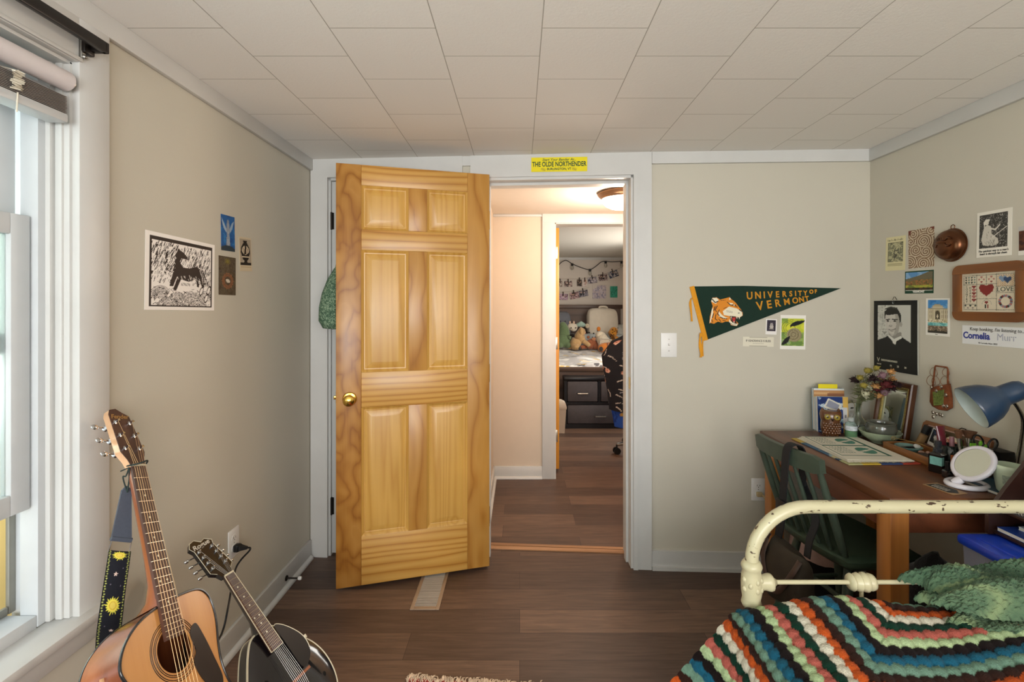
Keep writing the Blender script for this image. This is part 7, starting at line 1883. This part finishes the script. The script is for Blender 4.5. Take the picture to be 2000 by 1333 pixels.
# blue desk lamp
BLE = mat('blue_enamel', '#24384f', .34, var=.08, vscale=12, coat=.3); BLI = mat('lamp_inside', '#b9c4c0', .45, var=.02)
rim = at(1896, 797, 1.60); axl = Vector((.80, -.28, .46)).normalized()      # from the rim to the tail
la = thing('desk_lamp', 'blue enamel gooseneck desk lamp over the clutter', 'lamp', (1.71, 1.63, DZ))
q = axl.to_track_quat('Z', 'Y').to_matrix().to_4x4(); T = TR(rim) @ q @ Matrix.Scale(.92, 4)
pr = [(.077, 0), (.0785, .002), (.0775, .010), (.074, .03), (.066, .058), (.052, .083), (.039, .099), (.036, .106), (.0355, .13), (.034, .155), (.028, .170), (.016, .177), (.0001, .178)]
m = MB(T); m.lathe(pr, 48); 
m.bm.faces.ensure_lookup_table(); bmesh.ops.delete(m.bm, geom=[f for f in m.bm.faces if len(f.verts) > 20], context='FACES'); m.build('lamp_shade', BLE, la, smooth=60)
m = MB(T); m.lathe([(.077, .0005), (.0735, .012), (.071, .03), (.063, .057), (.05, .08), (.036, .098), (.0001, .1)], 40, cap=(False, False)); m.build('reflector', BLI, la, smooth=60)
m = MB(T); m.lathe([(.012, .10), (.012, .085), (.02, .07), (.027, .05), (.024, .032), (.0001, .024)], 20, cap=(False, False)); m.build('bulb', mat('frosted_bulb', '#d8dad4', .3, var=0), la)
m = MB(T); m.tube([(0, 0, .175), (0, .002, .195)], .005, 8); m.build('switch', SIL, la)
m = MB(T); 
for p_, c_ in (((-.02, .058, .03), 0), ((.005, .066, .038), 1), ((.03, .058, .034), 0)): m.ball(Vector(p_) * Vector((1, 1, 1)), (.004, .004, .004), 8, mi=c_)
m.build('paint_dots', [mat('dot_red', '#8a3a55', .5, var=0), mat('dot_tan', '#a58f62', .5, var=0)], la)
kn = at(1968, 776, 1.585)
m = MB(); m.ball(kn, (.012, .013, .013), 14); m.tube([kn, T @ Vector((.0, -.01, .13))], .009, 10); m.build('knuckle', SIL, la)
pts = spline([kn, kn + Vector((.03, .0, -.03)), Vector((1.70, 1.60, .98)), Vector((1.715, 1.62, .90)), Vector((1.712, 1.63, .82)), Vector((1.71, 1.63, .78))], 14)
m = MB(); m.tube(pts, [.0052 + .0006 * (i % 2) for i in range(len(pts))], 10); m.build('gooseneck', SIL, la)
m = MB(TR((1.71, 1.63, DZ))); m.lathe([(.0001, .0005), (.062, .0005), (.064, .006), (.058, .014), (.02, .022), (.014, .034), (.0001, .036)], 32); m.build('base', BLE, la)
m = MB(TR((1.712, 1.63, DZ))); m.lathe([(.009, .034), (.011, .04), (.009, .07), (.0001, .071)], 16); m.build('collar', BRASS, la)

# ================================================================== far bedroom
def far(px_, py_, y): return at(px_, py_, y)
BWD = wood('far_bed_wood', [(0, '#5d4536'), (.6, '#503a2d'), (1, '#3d2b22')], 0, 7, .1, 5, rough=.5)
hb0, hb1 = -.45, 1.62
fbd = thing('captain_bed', 'dark wooden bed with panelled headboard in the far bedroom', 'bed', (.6, 6.6, 0))
m = MB(); m.span((hb0, 7.62, 0), (hb1, 7.70, 1.32)); m.span((hb0 - .03, 7.58, 1.32), (hb1 + .03, 7.73, 1.385), .01)
m.span((hb0, 7.60, 1.22), (hb1, 7.62, 1.32)); m.span((hb0, 7.60, .5), (hb0 + .12, 7.62, 1.22)); m.span((hb1 - .13, 7.60, .5), (hb1, 7.62, 1.22)); m.build('headboard', BWD, fbd)
m = MB(); m.span((hb0, 5.46, .40), (hb1, 5.52, .655), .008); m.span((hb0 - .01, 5.44, .61), (hb1 + .01, 5.46, .66), .006); m.span((hb0, 5.52, .05), (hb1, 5.56, .40)); m.build('foot_panel', BWD, fbd)
m = MB(); m.span((hb0, 5.52, .08), (hb0 + .05, 7.62, .5)); m.span((hb1 - .05, 5.52, .08), (hb1, 7.62, .5)); m.span((hb0, 5.56, .45), (hb1, 7.6, .5)); m.build('bed_box', BWD, fbd)
# patterned cover
nx, ny = 150, 150
X_, Y_ = np.meshgrid(np.linspace(hb0 + .06, hb1 - .06, nx), np.linspace(5.535, 7.57, ny)[::-1])
Z_ = .675 + .06 * (Y_ - 5.5) / 2 + .012 * np.sin(X_ * 11 + Y_ * 3) + .010 * np.sin(Y_ * 9 - X_ * 4)
Z_ -= .05 * np.clip((5.58 - Y_) / .05, 0, 1)
a = Art(nx, ny, '#c9c6c2'); a.mottle(a.box(0, 0, 1, 1), ['#d9d7d3', '#c7c4c2', '#b2afae', '#dddbd6', '#cfccc8'], 9, 1)
rs = random.Random(6)
for k in range(230):
    u, v = rs.random(), rs.random(); a.ell(u, v, rs.uniform(.008, .03), rs.uniform(.006, .014), rs.choice(['#c8a75e', '#3d3b3d', '#8f8c8c', '#e2e0dc', '#b9b5b2', '#d8bc7c', '#5b585a']), rs.uniform(-.5, .5))
me = grid_mesh('bedspread', np.stack([X_ - .6, Y_ - 6.6, Z_ - .6], -1), a.a, attr_mat('printed_cotton', .85)); me.shade_smooth()
o = bpy.data.objects.new('bedspread', me); COL.objects.link(o); o.location = (.6, 6.6, .6)
tag(o, 'grey, white and ochre patterned bedspread on the far bed', 'bedspread')
m = MB(); m.span((hb0 + .055, 5.565, .505), (hb1 - .055, 7.59, .62), .04); tag(m.build('mattress', MATS['mattress_ticking']), 'mattress of the far bed below the patterned bedspread', 'mattress')
def pillow(name, c, sx, sy, sz, m_, label, rot=(0, 0, 0), p=.5):
    mb = MB(Matrix.Translation(c) @ Matrix.Rotation(R(rot[2]), 4, 'Z') @ Matrix.Rotation(R(rot[0]), 4, 'X'))
    n = 26; loops = []
    for i in range(15):
        t = -1 + 2 * i / 14; k = (1 - abs(t) ** 4) ** .5 if abs(t) < 1 else 0.02
        loops.append([(sx * math.copysign(abs(math.cos(q)) ** p, math.cos(q)) * (.6 + .4 * k), sy * t, sz * math.copysign(abs(math.sin(q)) ** .9, math.sin(q)) * max(k, .05)) for q in np.linspace(0, 2 * PI, n + 1)[:-1]])
    mb.rings(loops); mb.jitter(.012, 7, 1)
    return tag(mb.build(name, m_, smooth=80), label, 'pillow', 'pillows on the far bed' if False else None)
CRM = mat('cream_plush_pillow', '#d2c8b8', .95, var=.03, sheen=.3)
BLU = mat('pale_blue_cotton', '#aeb6b8', .85, var=.05)
c = far(1177, 627, 7.42)
bc_ = thing('reading_pillow', 'big cream backrest pillow against the far headboard', 'pillow', (c.x, 7.45, .78))
m = MB(); w2, h2 = .235, .225
lo = []
for y, k in ((7.33, .88), (7.36, .97), (7.42, 1), (7.52, 1), (7.56, .94)):
    lo.append([(c.x + w2 * k * math.copysign(abs(math.cos(q)) ** .42, math.cos(q)), y + .05 * (math.sin(q) * k), 1.105 + h2 * k * math.copysign(abs(math.sin(q)) ** .42, math.sin(q))) for q in np.linspace(0, 2 * PI, 41)[:-1]])
m.rings(lo); m.jitter(.012, 8); m.build('body', CRM, bc_, smooth=70)
m = MB(); m.tube(spline([(c.x - .05, 7.45, 1.33), (c.x - .03, 7.45, 1.352), (c.x + .05, 7.45, 1.352), (c.x + .08, 7.45, 1.33)]), .016, 8); m.build('handle', CRM, bc_)
c = far(1098, 628, 7.48); pillow('pillow', (c.x - .03, 7.50, 1.06), .17, .22, .055, mat('slate_cotton', '#6d6f76', .9, var=.05), 'slate grey pillow upright at the far headboard behind the dinosaur', (80, 0, 0))
c = far(1160, 655, 7.36); pillow('pillow', (c.x + .08, 7.28, .845), .50, .15, .095, BLU, 'long pale blue pillow lying behind the soft toys')
c = far(1216, 650, 7.36); pillow('pillow', (c.x + .03, 7.42, .96), .15, .14, .08, mat('pale_grey_cotton', '#b9bbb8', .9, var=.05), 'pale grey pillow right of the cream backrest pillow', (35, 0, 20))

# soft toys: each a soft body with head, limbs and features
FURS = {}
def fur(c, n):
    return mat('plush_' + n, c, .98, var=.14, vscale=60, bump=.8, bscale=180, sheen=.35)
BLK = mat('toy_black', '#16130f', .35, var=0)
def toy(name, label, o_, parts, feats):
    t = thing(name, label, 'soft toy', o_)
    for nm, mm, balls in parts:
        m = MB(TR(o_))
        for c_, r_ in balls: m.ball(c_, r_, 14)
        m.jitter(.006, 30); m.build(nm, mm, t, smooth=80)
    for nm, mm, balls in feats:
        for c_, r_ in balls: m = MB(TR(o_)); m.ball(c_, r_, 8); m.build(nm, mm, t)
    return t
# fur blends are grown as one body per toy from a skinned skeleton
def skin_body(nm, mtl, o_, nodes, edges, par):
    me = bpy.data.meshes.new(nm)
    me.from_pydata([tuple(Vector(n[0]) + Vector(o_)) for n in nodes], edges, [])
    o = bpy.data.objects.new('growing_body', me); COL.objects.link(o)
    md = o.modifiers.new('s', 'SKIN'); 
    for v, n in zip(me.skin_vertices[0].data, nodes): v.radius = (n[1], n[1] if len(n) < 3 else n[2])
    me.skin_vertices[0].data[0].use_root = True
    sb_ = o.modifiers.new('u', 'SUBSURF'); sb_.levels = sb_.render_levels = 2
    me2 = bpy.data.meshes.new_from_object(o.evaluated_get(bpy.context.evaluated_depsgraph_get()))
    bpy.data.objects.remove(o)
    me2.name = nm; me2.transform(par.matrix_basis.inverted()); me2.materials.clear(); me2.materials.append(mtl); me2.shade_smooth()
    r = bpy.data.objects.new(nm, me2); COL.objects.link(r); r.parent = par
    return r
ZB = .745
def put_toy(name, label, px_, y, z=ZB, py_=None):
    x = (px_ - CX) / F * y
    return thing(name, label, 'soft toy', (x, y, z))
def dot(par, nm, mm, c_, r_):
    o_ = par.matrix_basis.translation; m = MB(); m.ball(Vector(c_) + o_, r_, 10); return m.build(nm, mm, par, smooth=80)
# green dinosaur
t = put_toy('plush_dinosaur', 'green plush dinosaur at the edge of the far bed', 1101, 7.0); o_ = t.matrix_basis.translation
skin_body('body', fur('#5d6f4c', 'green'), o_, [((0, 0, .11), .115), ((0, -.005, .24), .085), ((-.01, -.02, .34), .062), ((-.03, -.07, .37), .042), ((.06, -.06, .18), .03), ((.09, -.11, .14), .022), ((.06, -.08, .05), .05), ((.08, -.14, .035), .04), ((-.06, -.08, .05), .05), ((-.09, -.13, .035), .04), ((.10, .02, .06), .05), ((.16, .03, .03), .025)], [(0, 1), (1, 2), (2, 3), (1, 4), (4, 5), (0, 6), (6, 7), (0, 8), (8, 9), (0, 10), (10, 11)], t)
for s_ in (-1, 1): dot(t, 'eye', BLK, (-.02 + s_ * .035, -.07, .395), .009)
# black and white cow
t = put_toy('plush_cow', 'black and white plush cow behind the dinosaur and golden dog', 1117, 7.22, .80); o_ = t.matrix_basis.translation
skin_body('body', fur('#26211f', 'black'), o_, [((0, 0, .09), .085), ((.0, .0, .16), .06), ((-.03, -.06, .06), .04), ((.05, -.06, .05), .04)], [(0, 1), (0, 2), (0, 3)], t)
skin_body('head', fur('#d6cbb8', 'white'), o_, [((0.0, -.01, .23), .078), ((.045, -.06, .18), .052), ((-.07, .0, .275), .028), ((.06, .02, .29), .026)], [(0, 1), (0, 2), (0, 3)], t)
for s_ in (-1, 1): dot(t, 'eye', BLK, (.015 + s_ * .035, -.082, .235), .01)
for s_ in (-1, 1): dot(t, 'horn', fur('#d8b8a0', 'peach'), (s_ * .03, 0, .315), (.014, .014, .022))
# red and mint birds
t = put_toy('plush_bird', 'coral red plush between the cow and the cream pillow', 1135, 7.25, .86); o_ = t.matrix_basis.translation
skin_body('body', fur('#a94f43', 'coral'), o_, [((0, 0, .06), .07), ((0.0, 0, .15), .05), ((.07, -.03, .07), .025), ((-.06, -.02, .05), .025)], [(0, 1), (0, 2), (0, 3)], t)
dot(t, 'beak', fur('#d8b8a0', 'peach'), (0.01, -.06, .145), (.018, .016, .012)); dot(t, 'eye', BLK, (-.02, -.05, .165), .007); dot(t, 'eye', BLK, (.03, -.045, .165), .007)
t = put_toy('plush_turtle', 'mint and cream plush perched above the coral one', 1134, 7.33, 1.045); o_ = t.matrix_basis.translation
skin_body('body', fur('#9fb8aa', 'mint'), o_, [((0, 0, .04), .055), ((-.02, 0, .055), .045), ((.075, -.02, .02), .022), ((-.08, -.02, .01), .022)], [(0, 1), (0, 2), (0, 3)], t)
dot(t, 'head', fur('#cdc0a4', 'sand'), (.10, -.01, .01), (.035, .03, .04)); dot(t, 'eye', BLK, (.105, -.038, .02), .006)
# golden dog
t = put_toy('plush_dog', 'golden plush dog sitting sideways on the far bed', 1130, 6.92, .725); o_ = t.matrix_basis.translation
GD = fur('#b08d5f', 'golden')
skin_body('body', GD, o_, [((-.03, 0, .10), .10), ((.0, 0, .20), .085), ((.045, -.02, .275), .072), ((.10, -.04, .25), .045), ((.06, -.07, .13), .04), ((.12, -.11, .09), .035), ((.15, -.13, .06), .034), ((-.06, -.08, .05), .055), ((-.02, -.14, .035), .042), ((-.12, .02, .05), .05), ((-.15, -.03, .03), .04)], [(0, 1), (1, 2), (2, 3), (1, 4), (4, 5), (5, 6), (0, 7), (7, 8), (0, 9), (9, 10)], t)
dot(t, 'nose', BLK, (.145, -.06, .255), (.015, .012, .011)); dot(t, 'eye', BLK, (.09, -.085, .285), .008); dot(t, 'ear', GD, (.03, -.085, .27), (.025, .02, .05)); dot(t, 'paw_pad', BLK, (-.005, -.182, .035), (.02, .006, .02))
# brown monkey
t = put_toy('plush_monkey', 'brown plush monkey lying between the golden dog and orange fox', 1155, 6.9, .725); o_ = t.matrix_basis.translation
BR = fur('#8a4f31', 'brown')
skin_body('body', BR, o_, [((0, 0, .08), .075), ((.02, -.01, .17), .06), ((-.10, -.04, .05), .035), ((-.17, -.06, .04), .03), ((.07, -.07, .05), .04), ((.05, -.13, .04), .034), ((-.05, -.10, .045), .036)], [(0, 1), (0, 2), (2, 3), (0, 4), (4, 5), (0, 6)], t)
dot(t, 'muzzle', fur('#a06a48', 'tan'), (.025, -.062, .16), (.035, .02, .028)); dot(t, 'eye', BLK, (.005, -.066, .19), .007); dot(t, 'eye', BLK, (.045, -.066, .19), .007); dot(t, 'ear', BR, (-.045, 0, .185), .022); dot(t, 'ear', BR, (.085, 0, .185), .022)
# white and orange fox
t = put_toy('plush_fox', 'white and orange plush fox lying with feet towards the room', 1180, 6.72, .72); o_ = t.matrix_basis.translation
skin_body('body', fur('#c7b9a2', 'ivory'), o_, [((0, .1, .12), .09), ((-.03, .16, .22), .075), ((-.09, .12, .25), .05), ((.02, .02, .09), .08)], [(0, 1), (1, 2), (0, 3)], t)
skin_body('legs', fur('#b0651f', 'orange'), o_, [((.03, .0, .075), .075), ((-.05, -.09, .055), .062), ((-.07, -.13, .05), .056), ((.09, -.06, .06), .06), ((.11, -.10, .055), .052)], [(0, 1), (1, 2), (0, 3), (3, 4)], t)
dot(t, 'paw_pad', fur('#2b201a', 'darkbrown'), (-.075, -.185, .05), (.03, .012, .034)); dot(t, 'ear', fur('#b0651f', 'orange'), (-.05, .17, .31), (.03, .015, .035)); dot(t, 'nose', BLK, (-.135, .09, .25), .012); dot(t, 'eye', BLK, (-.085, .075, .285), .008)
# spotted cheetah
t = put_toy('plush_cheetah', 'orange spotted plush leaning against the cream pillow', 1193, 7.02, .80); o_ = t.matrix_basis.translation
skin_body('body', fur('#bd7d24', 'amber'), o_, [((-.03, 0, .06), .075), ((.04, .03, .17), .07), ((.08, .05, .25), .055), ((.13, .02, .08), .04)], [(0, 1), (1, 2), (0, 3)], t)
for k in range(22):
    u, v = rs.uniform(-1, 1), rs.uniform(0, 1); dot(t, 'spot', BLK, (-.02 + .1 * v + u * .045, -.045 + .02 * v - .035 * (1 - u * u) + .02 * 0, .05 + .2 * v), (.008, .006, .007))

# photos pegged on two strings, two drawings, string lights
PEG = mat('dark_peg', '#3a2c24', .7, var=0); STR = mat('twine', '#a59a88', .9, var=0)
def crop(x, y): return 1080 + x * .1576, 490 + y * .1576
FYW = FY - .012
def wallp(x, y, d_=0): 
    a_, b_ = crop(x, y); return far(a_, b_, FYW - d_)
def string(pts, r, name, label, cat, mtl):
    m = MB(); m.tube(spline([wallp(*p) for p in pts], 8), r, 6); return tag(m.build(name, mtl), label, cat)
string([(20, 375), (120, 352), (300, 350), (440, 335), (560, 305), (680, 275), (810, 225), (850, 200)], .002, 'twine', 'upper photo string on the far bedroom wall', 'string', STR)
string([(20, 520), (130, 512), (260, 500), (380, 475), (450, 455)], .002, 'twine', 'lower photo string on the far bedroom wall', 'string', STR)
PH = [(88, 410, 55, 75, 0, ['#b9a99c', '#6b4e42', '#d9cfc6'], 'pale photo, first on the upper string beside the pine door'), (190, 412, 95, 70, 2, ['#c9b7b0', '#9a7f7a', '#4a3a38', '#e0d6d0'], 'group photo, second on the upper string'), (328, 400, 58, 82, 0, ['#6f5544', '#2c2420', '#9a8270'], 'brown upright photo in the middle of the upper string'), (392, 402, 56, 84, -3, ['#cbb8b0', '#e2d8d0', '#b0705f'], 'pale upright photo clipped close to the brown one'), (490, 366, 112, 76, 8, ['#8a8290', '#b9b0b4', '#4b4450', '#d0c8ca'], 'grey violet photo on the rising upper string'), (620, 332, 112, 78, 5, ['#241d1c', '#4b3230', '#b9a8a4', '#171413'], 'dark photo of two people, next to last on the upper string'), (750, 290, 118, 82, 20, ['#20283a', '#2e3a52', '#b5b0b0', '#171a22'], 'dark blue tilted photo, last on the upper string'),
      (125, 572, 120, 74, -2, ['#a07d98', '#c4a8b8', '#6f4f62', '#d9c3cc'], 'pink photo, first on the lower string'), (265, 555, 112, 80, 10, ['#1d1818', '#6b4d50', '#c9a8a8', '#302626'], 'dark party photo, second on the lower string'), (378, 530, 112, 78, 10, ['#222026', '#4d4654', '#8f8a94', '#16151a'], 'black photo at the end of the lower string')]
for (x, y, w_, h_, rot, cols, lab) in PH:
    a = Art(26, 18, cols[0], h_ / w_); a.mottle(a.box(0, 0, 1, 1), cols, 6, int(x)); rs2 = random.Random(x)
    for k in range(4): a.ell(rs2.uniform(.2, .8), rs2.uniform(.35, .7), .09, .14, rs2.choice(cols)); a.ell(rs2.uniform(.2, .8), rs2.uniform(.25, .4), .05, .07, '#c9a890')
    c = wallp(x, y); s1 = .1576 * FYW / F
    M = frame(c, (1, 0, 0), (0, 0, 1)) @ Matrix.Rotation(R(rot), 4, 'Z')
    s = sheet('snapshot', a, M, w_ * s1, h_ * s1, lab, 'photo', lift=.003)
    m = MB(M); m.span((-.007, h_ * s1 / 2 - .035, .0032), (.007, h_ * s1 / 2 + .035, .014), .002); m.build('peg', PEG, s)
a = Art(44, 44, '#c9bfc4'); a.mottle(a.box(0, 0, 1, 1), ['#c7bcc4', '#a9a2b2', '#8d8799', '#d3c8cc', '#b3a3a8', '#9fa3a0'], 10, 7); a.put((a.U < .35) & (a.V < .32 - a.U * .5), '#cfc6bd')
M = frame(wallp(575, 513), (1, 0, 0), (0, 0, 1)); sheet('drawing', a, M, .22, .215, 'lilac grey map-like drawing under the photo strings', 'drawing', lift=.002)
a = Art(26, 40, '#2f8f74', 1.5); a.mottle(a.box(0, 0, 1, 1), ['#2f9077', '#37a085', '#2a8269'], 6, 1); rs = random.Random(3)
for k in range(16): u, v = rs.uniform(.15, .85), rs.uniform(.1, .7); a.line([(u, v), (u + rs.uniform(-.12, .12), v + .08)], .05, '#1a4f44')
M = frame(wallp(754, 511), (1, 0, 0), (0, 0, 1)); sheet('poster', a, M, .118, .185, 'small green poster beside the lilac drawing', 'poster', lift=.002)
sl_ = thing('string_lights', 'black string lights swagged across the far bedroom wall', 'string lights', wallp(460, 230))
m = MB(); m.tube(spline([wallp(*p, .02) for p in ((-10, 230), (65, 183), (110, 140), (165, 121), (235, 160), (300, 190), (390, 222), (460, 235), (530, 195), (600, 140), (655, 133), (730, 138), (850, 133), (875, 140))], 8), .0062, 7); m.build('cable', BLACK, sl_)
BLB = mat('clear_bulb', '#d9d4c8', .1, var=0, trans=.6)
for x, y in ((240, 165), (460, 235), (654, 136), (850, 137)):
    p = wallp(x, y, .02); m = MB(TR(p)); m.lathe([(.0001, .012), (.018, .010), (.02, -.03), (.0001, -.032)], 12); m.build('socket', BLACK, sl_)
    m = MB(TR(p)); m.lathe([(.014, -.03), (.026, -.055), (.026, -.075), (.012, -.095), (.0001, -.098)], 14); m.build('bulb', BLB, sl_)
for k, (y, z) in enumerate(((7.2, 1.95), (7.3, 1.72), (7.1, 1.45))):
    a = Art(10, 12, '#2b2626', 1.2); a.mottle(a.box(0, 0, 1, 1), ['#2b2626', '#6a5c58', '#b5a8a2'], 4, k); M = frame((FXR - .002, y, z), (0, -1, 0), (0, 0, 1)); sheet('snapshot', a, M, .14, .17, ['photo edge highest on the side wall of the far bedroom', 'photo edge midway up the side wall of the far bedroom', 'photo edge lowest on the side wall of the far bedroom'][k], 'photo', lift=.002)

# drawer unit, bin
x0 = (1102 - CX) / F * 5.28; x1 = x0 + .80; yf = 5.27; zt2 = .575
BKM = mat('black_drawer_frame', '#17161a', .35, var=.05); GRF = mat('grey_drawer_fabric', '#4e494c', .55, var=.1, vscale=30)
du = thing('drawer_unit', 'black drawer unit with grey fronts at the foot of the far bed', 'drawers', ((x0 + x1) / 2, yf + .08, 0))
m = MB(); m.span((x0, yf, .0), (x0 + .03, yf + .155, zt2)); m.span((x1 - .03, yf, 0), (x1, yf + .155, zt2)); m.span((x0 - .008, yf - .012, zt2 - .045), (x1 + .008, yf + .16, zt2), .012); m.span((x0 + .03, yf, 0), (x1 - .03, yf + .155, .05)); m.span((x0 + .03, yf, .265), (x1 - .03, yf + .155, .295)); m.span((x0 + .03, yf + .14, .05), (x1 - .03, yf + .155, zt2 - .04)); xm = x0 + .375; m.span((xm, yf, .295), (xm + .03, yf + .14, zt2 - .04)); m.build('frame', BKM, du)
for xa, xb, za, zb in ((x0 + .035, xm - .004, .30, .525), (xm + .034, x1 - .035, .30, .525), (x0 + .035, x1 - .035, .055, .26)):
    m = MB(); m.span((xa, yf - .004, za), (xb, yf + .13, zb), .008); dr = m.build('drawer', GRF, du)
    xc = (xa + xb) / 2; zc = za + (zb - za) * .5 - .02; m = MB(); m.tube([(xc - .06, yf - .006, zc), (xc - .055, yf - .026, zc), (xc + .055, yf - .026, zc), (xc + .06, yf - .006, zc)], .009, 8); m.build('handle', STEEL, dr)
p = far(1080, 842, 5.2)
bn = thing('swing_bin', 'cream plastic bin half hidden by the far pine door', 'waste bin', (p.x + .03, 5.22, 0))
CPL = mat('cream_plastic', '#cdbfae', .4, var=.03)
m = MB(); m.rings([[(p.x + .03 + sx * k, 5.12 + sy * k * .8 , z) for sx, sy in ((-.1, -.09), (.1, -.09), (.1, .09), (-.1, .09))] for k, z in ((.85, .002), (1, .26), (1, .265))]); m.build('bin', CPL, bn)
m = MB(); m.rings([[(p.x + .03 + sx * k, 5.12 + sy * k * .8, z) for sx, sy in ((-.105, -.095), (.105, -.095), (.105, .095), (-.105, .095))] for k, z in ((1, .262), (1.02, .285), (.9, .325), (.5, .35))]); m.build('lid', CPL, bn)

# office chair with clothes over its back
oc = thing('office_chair', 'office chair on chrome casters in the far bedroom, draped in clothes', 'office chair', (1.20, 4.42, 0))
HX_, HYc = 1.20, 4.42
m = MB(); m.tube([(HX_, HYc, .12), (HX_, HYc, .46)], .028, 12); m.tube([(HX_, HYc, .08), (HX_, HYc, .14)], .045, 14); m.build('post', BLACK, oc)
for k in range(5):
    q = R(190) + k * 2 * PI / 5; e = Vector((HX_ + .31 * math.cos(q), HYc + .31 * math.sin(q), .085))
    m = MB(); m.tube([(HX_, HYc, .115), Vector((HX_, HYc, .115)).lerp(e, .5), e], [.026, .022, .016], 10); lg = m.build('leg', CHROME, oc)
    m = MB(); t_ = Vector((-math.sin(q), math.cos(q), 0))
    for s_ in (-1, 1): m.tube([e + t_ * s_ * .012 + Vector((0, 0, -.055)), e + t_ * s_ * .028 + Vector((0, 0, -.055))], .03, 14)
    m.tube([e, e + Vector((0, 0, -.05))], .008, 8); m.build('caster', BLACK, lg)
m = MB(); m.span((HX_ - .23, HYc - .22, .46), (HX_ + .23, HYc + .22, .53), .03); m.build('seat', BLACK, oc)
m = MB(); m.span((HX_ - .25, HYc - .16, .62), (HX_ - .21, HYc + .2, 1.06), .015); m.tube([(HX_ - .1, HYc, .48), (HX_ - .2, HYc, .52), (HX_ - .23, HYc, .7)], .02, 8); m.build('backrest', BLACK, oc)
HX_ = .985; HYc = 4.56
def drape(name, label, z0, z1, wl, wr, y_c, depth, art, folds, seed, cat='garment'):
    nu, nv = art.w, art.h; u = np.linspace(0, 1, nu); v = np.linspace(0, 1, nv); U_, V_ = np.meshgrid(u, v)
    wd = np.interp(V_, wl[0], wl[1]); wr_ = np.interp(V_, wr[0], wr[1])
    ang = U_ * 1.5 * PI - .25 * PI                   # wraps from one side round the front to the other
    xl, xr = HX_ - wd, HX_ + wr_
    q = (U_ - .5) * PI * 1.5
    x = (xl + xr) / 2 + (xr - xl) / 2 * np.sin(q).clip(-1, 1)
    y = y_c - depth * np.cos(q) + .014 * np.sin(U_ * folds + 2 * V_ + seed) * (.3 + V_)
    z = z1 + (z0 - z1) * V_ + .012 * np.sin(U_ * 9 + seed)
    k = np.clip(1 - V_ / .12, 0, 1); y = y + (y_c - y) * k * .9; x = x + ((xl + xr) / 2 - x) * k * .55
    P = np.stack([x - HX_, y - y_c, z - z0], -1)
    me = grid_mesh(name, P, art.a, attr_mat('printed_cotton', .85)); me.shade_smooth()
    o = bpy.data.objects.new(name, me); COL.objects.link(o); o.location = (HX_, y_c, z0)
    return tag(o, label, cat)
a = Art(110, 130, '#1a1b22', 1.2); rs = random.Random(9)
for k in range(34):
    u, v = rs.random(), rs.random(); q = rs.uniform(-.6, 1.2)
    a.line([(u + .0, v), (u + .05 * math.cos(q), v + .05 * math.sin(q)), (u + .10 * math.cos(q + .3), v + .10 * math.sin(q + .3))], .014, rs.choice(['#b9b3ae', '#8d8f9a', '#cfc6bd']), taper=True)
for k in range(13):
    u, v = rs.random(), rs.random()
    for j in range(5): t = j * 1.256; a.ell(u + .018 * math.cos(t), v + .016 * math.sin(t), .017, .015, rs.choice(['#c99a88', '#d8b3a2', '#b98474']))
    a.ell(u, v, .010, .009, '#7d4a40')
drape('shirt', 'black floral shirt draped over the office chair back', .42, 1.12, ([0, .12, .3, .5, .75, 1], [.06, .15, .24, .225, .19, .17]), ([0, .2, 1], [.2, .26, .26]), HYc - .24, .075, a, 19, 1)
a = Art(60, 40, '#1e3f8f', .6); a.mottle(a.box(0, 0, 1, 1), ['#1d3d8c', '#244a9f', '#19357a'], 5, 3)
for k in range(22): a.ell(rs.random(), rs.random(), .026, .05, rs.choice(['#c9a04c', '#d9b878', '#c98f5a']))
drape('shorts', 'blue shorts with yellow print below the floral shirt', .27, .60, ([0, .3, 1], [.17, .165, .12]), ([0, 1], [.24, .26]), HYc - .235, .055, a, 16, 2)

# repeats share a group
for o in list(sc.objects):
    if o.parent is not None or 'category' not in o or 'group' in o: continue
    n = o.name.split('.')[0]; p = o.matrix_basis.translation
    g_ = None
    if n == 'snapshot': g_ = 'photos pegged up in the far bedroom'
    elif o['category'] == 'soft toy': g_ = 'soft toys on the far bed'
    elif o['category'] == 'pillow': g_ = 'pillows on the far bed'
    elif n == 'postcard': g_ = 'cards on the wall above the desk' if p.x > 1.7 else 'small cards beside the horse print' if p.x < 0 else None
    elif n in ('wall_outlet',): g_ = 'wall outlets'
    elif n in ('makeup_brush', 'lip_gloss'): g_ = n.replace('_', ' ') + ' on the desk'
    elif n == 'bowl': g_ = 'stacked bowls on the desk'
    if g_: o['group'] = g_
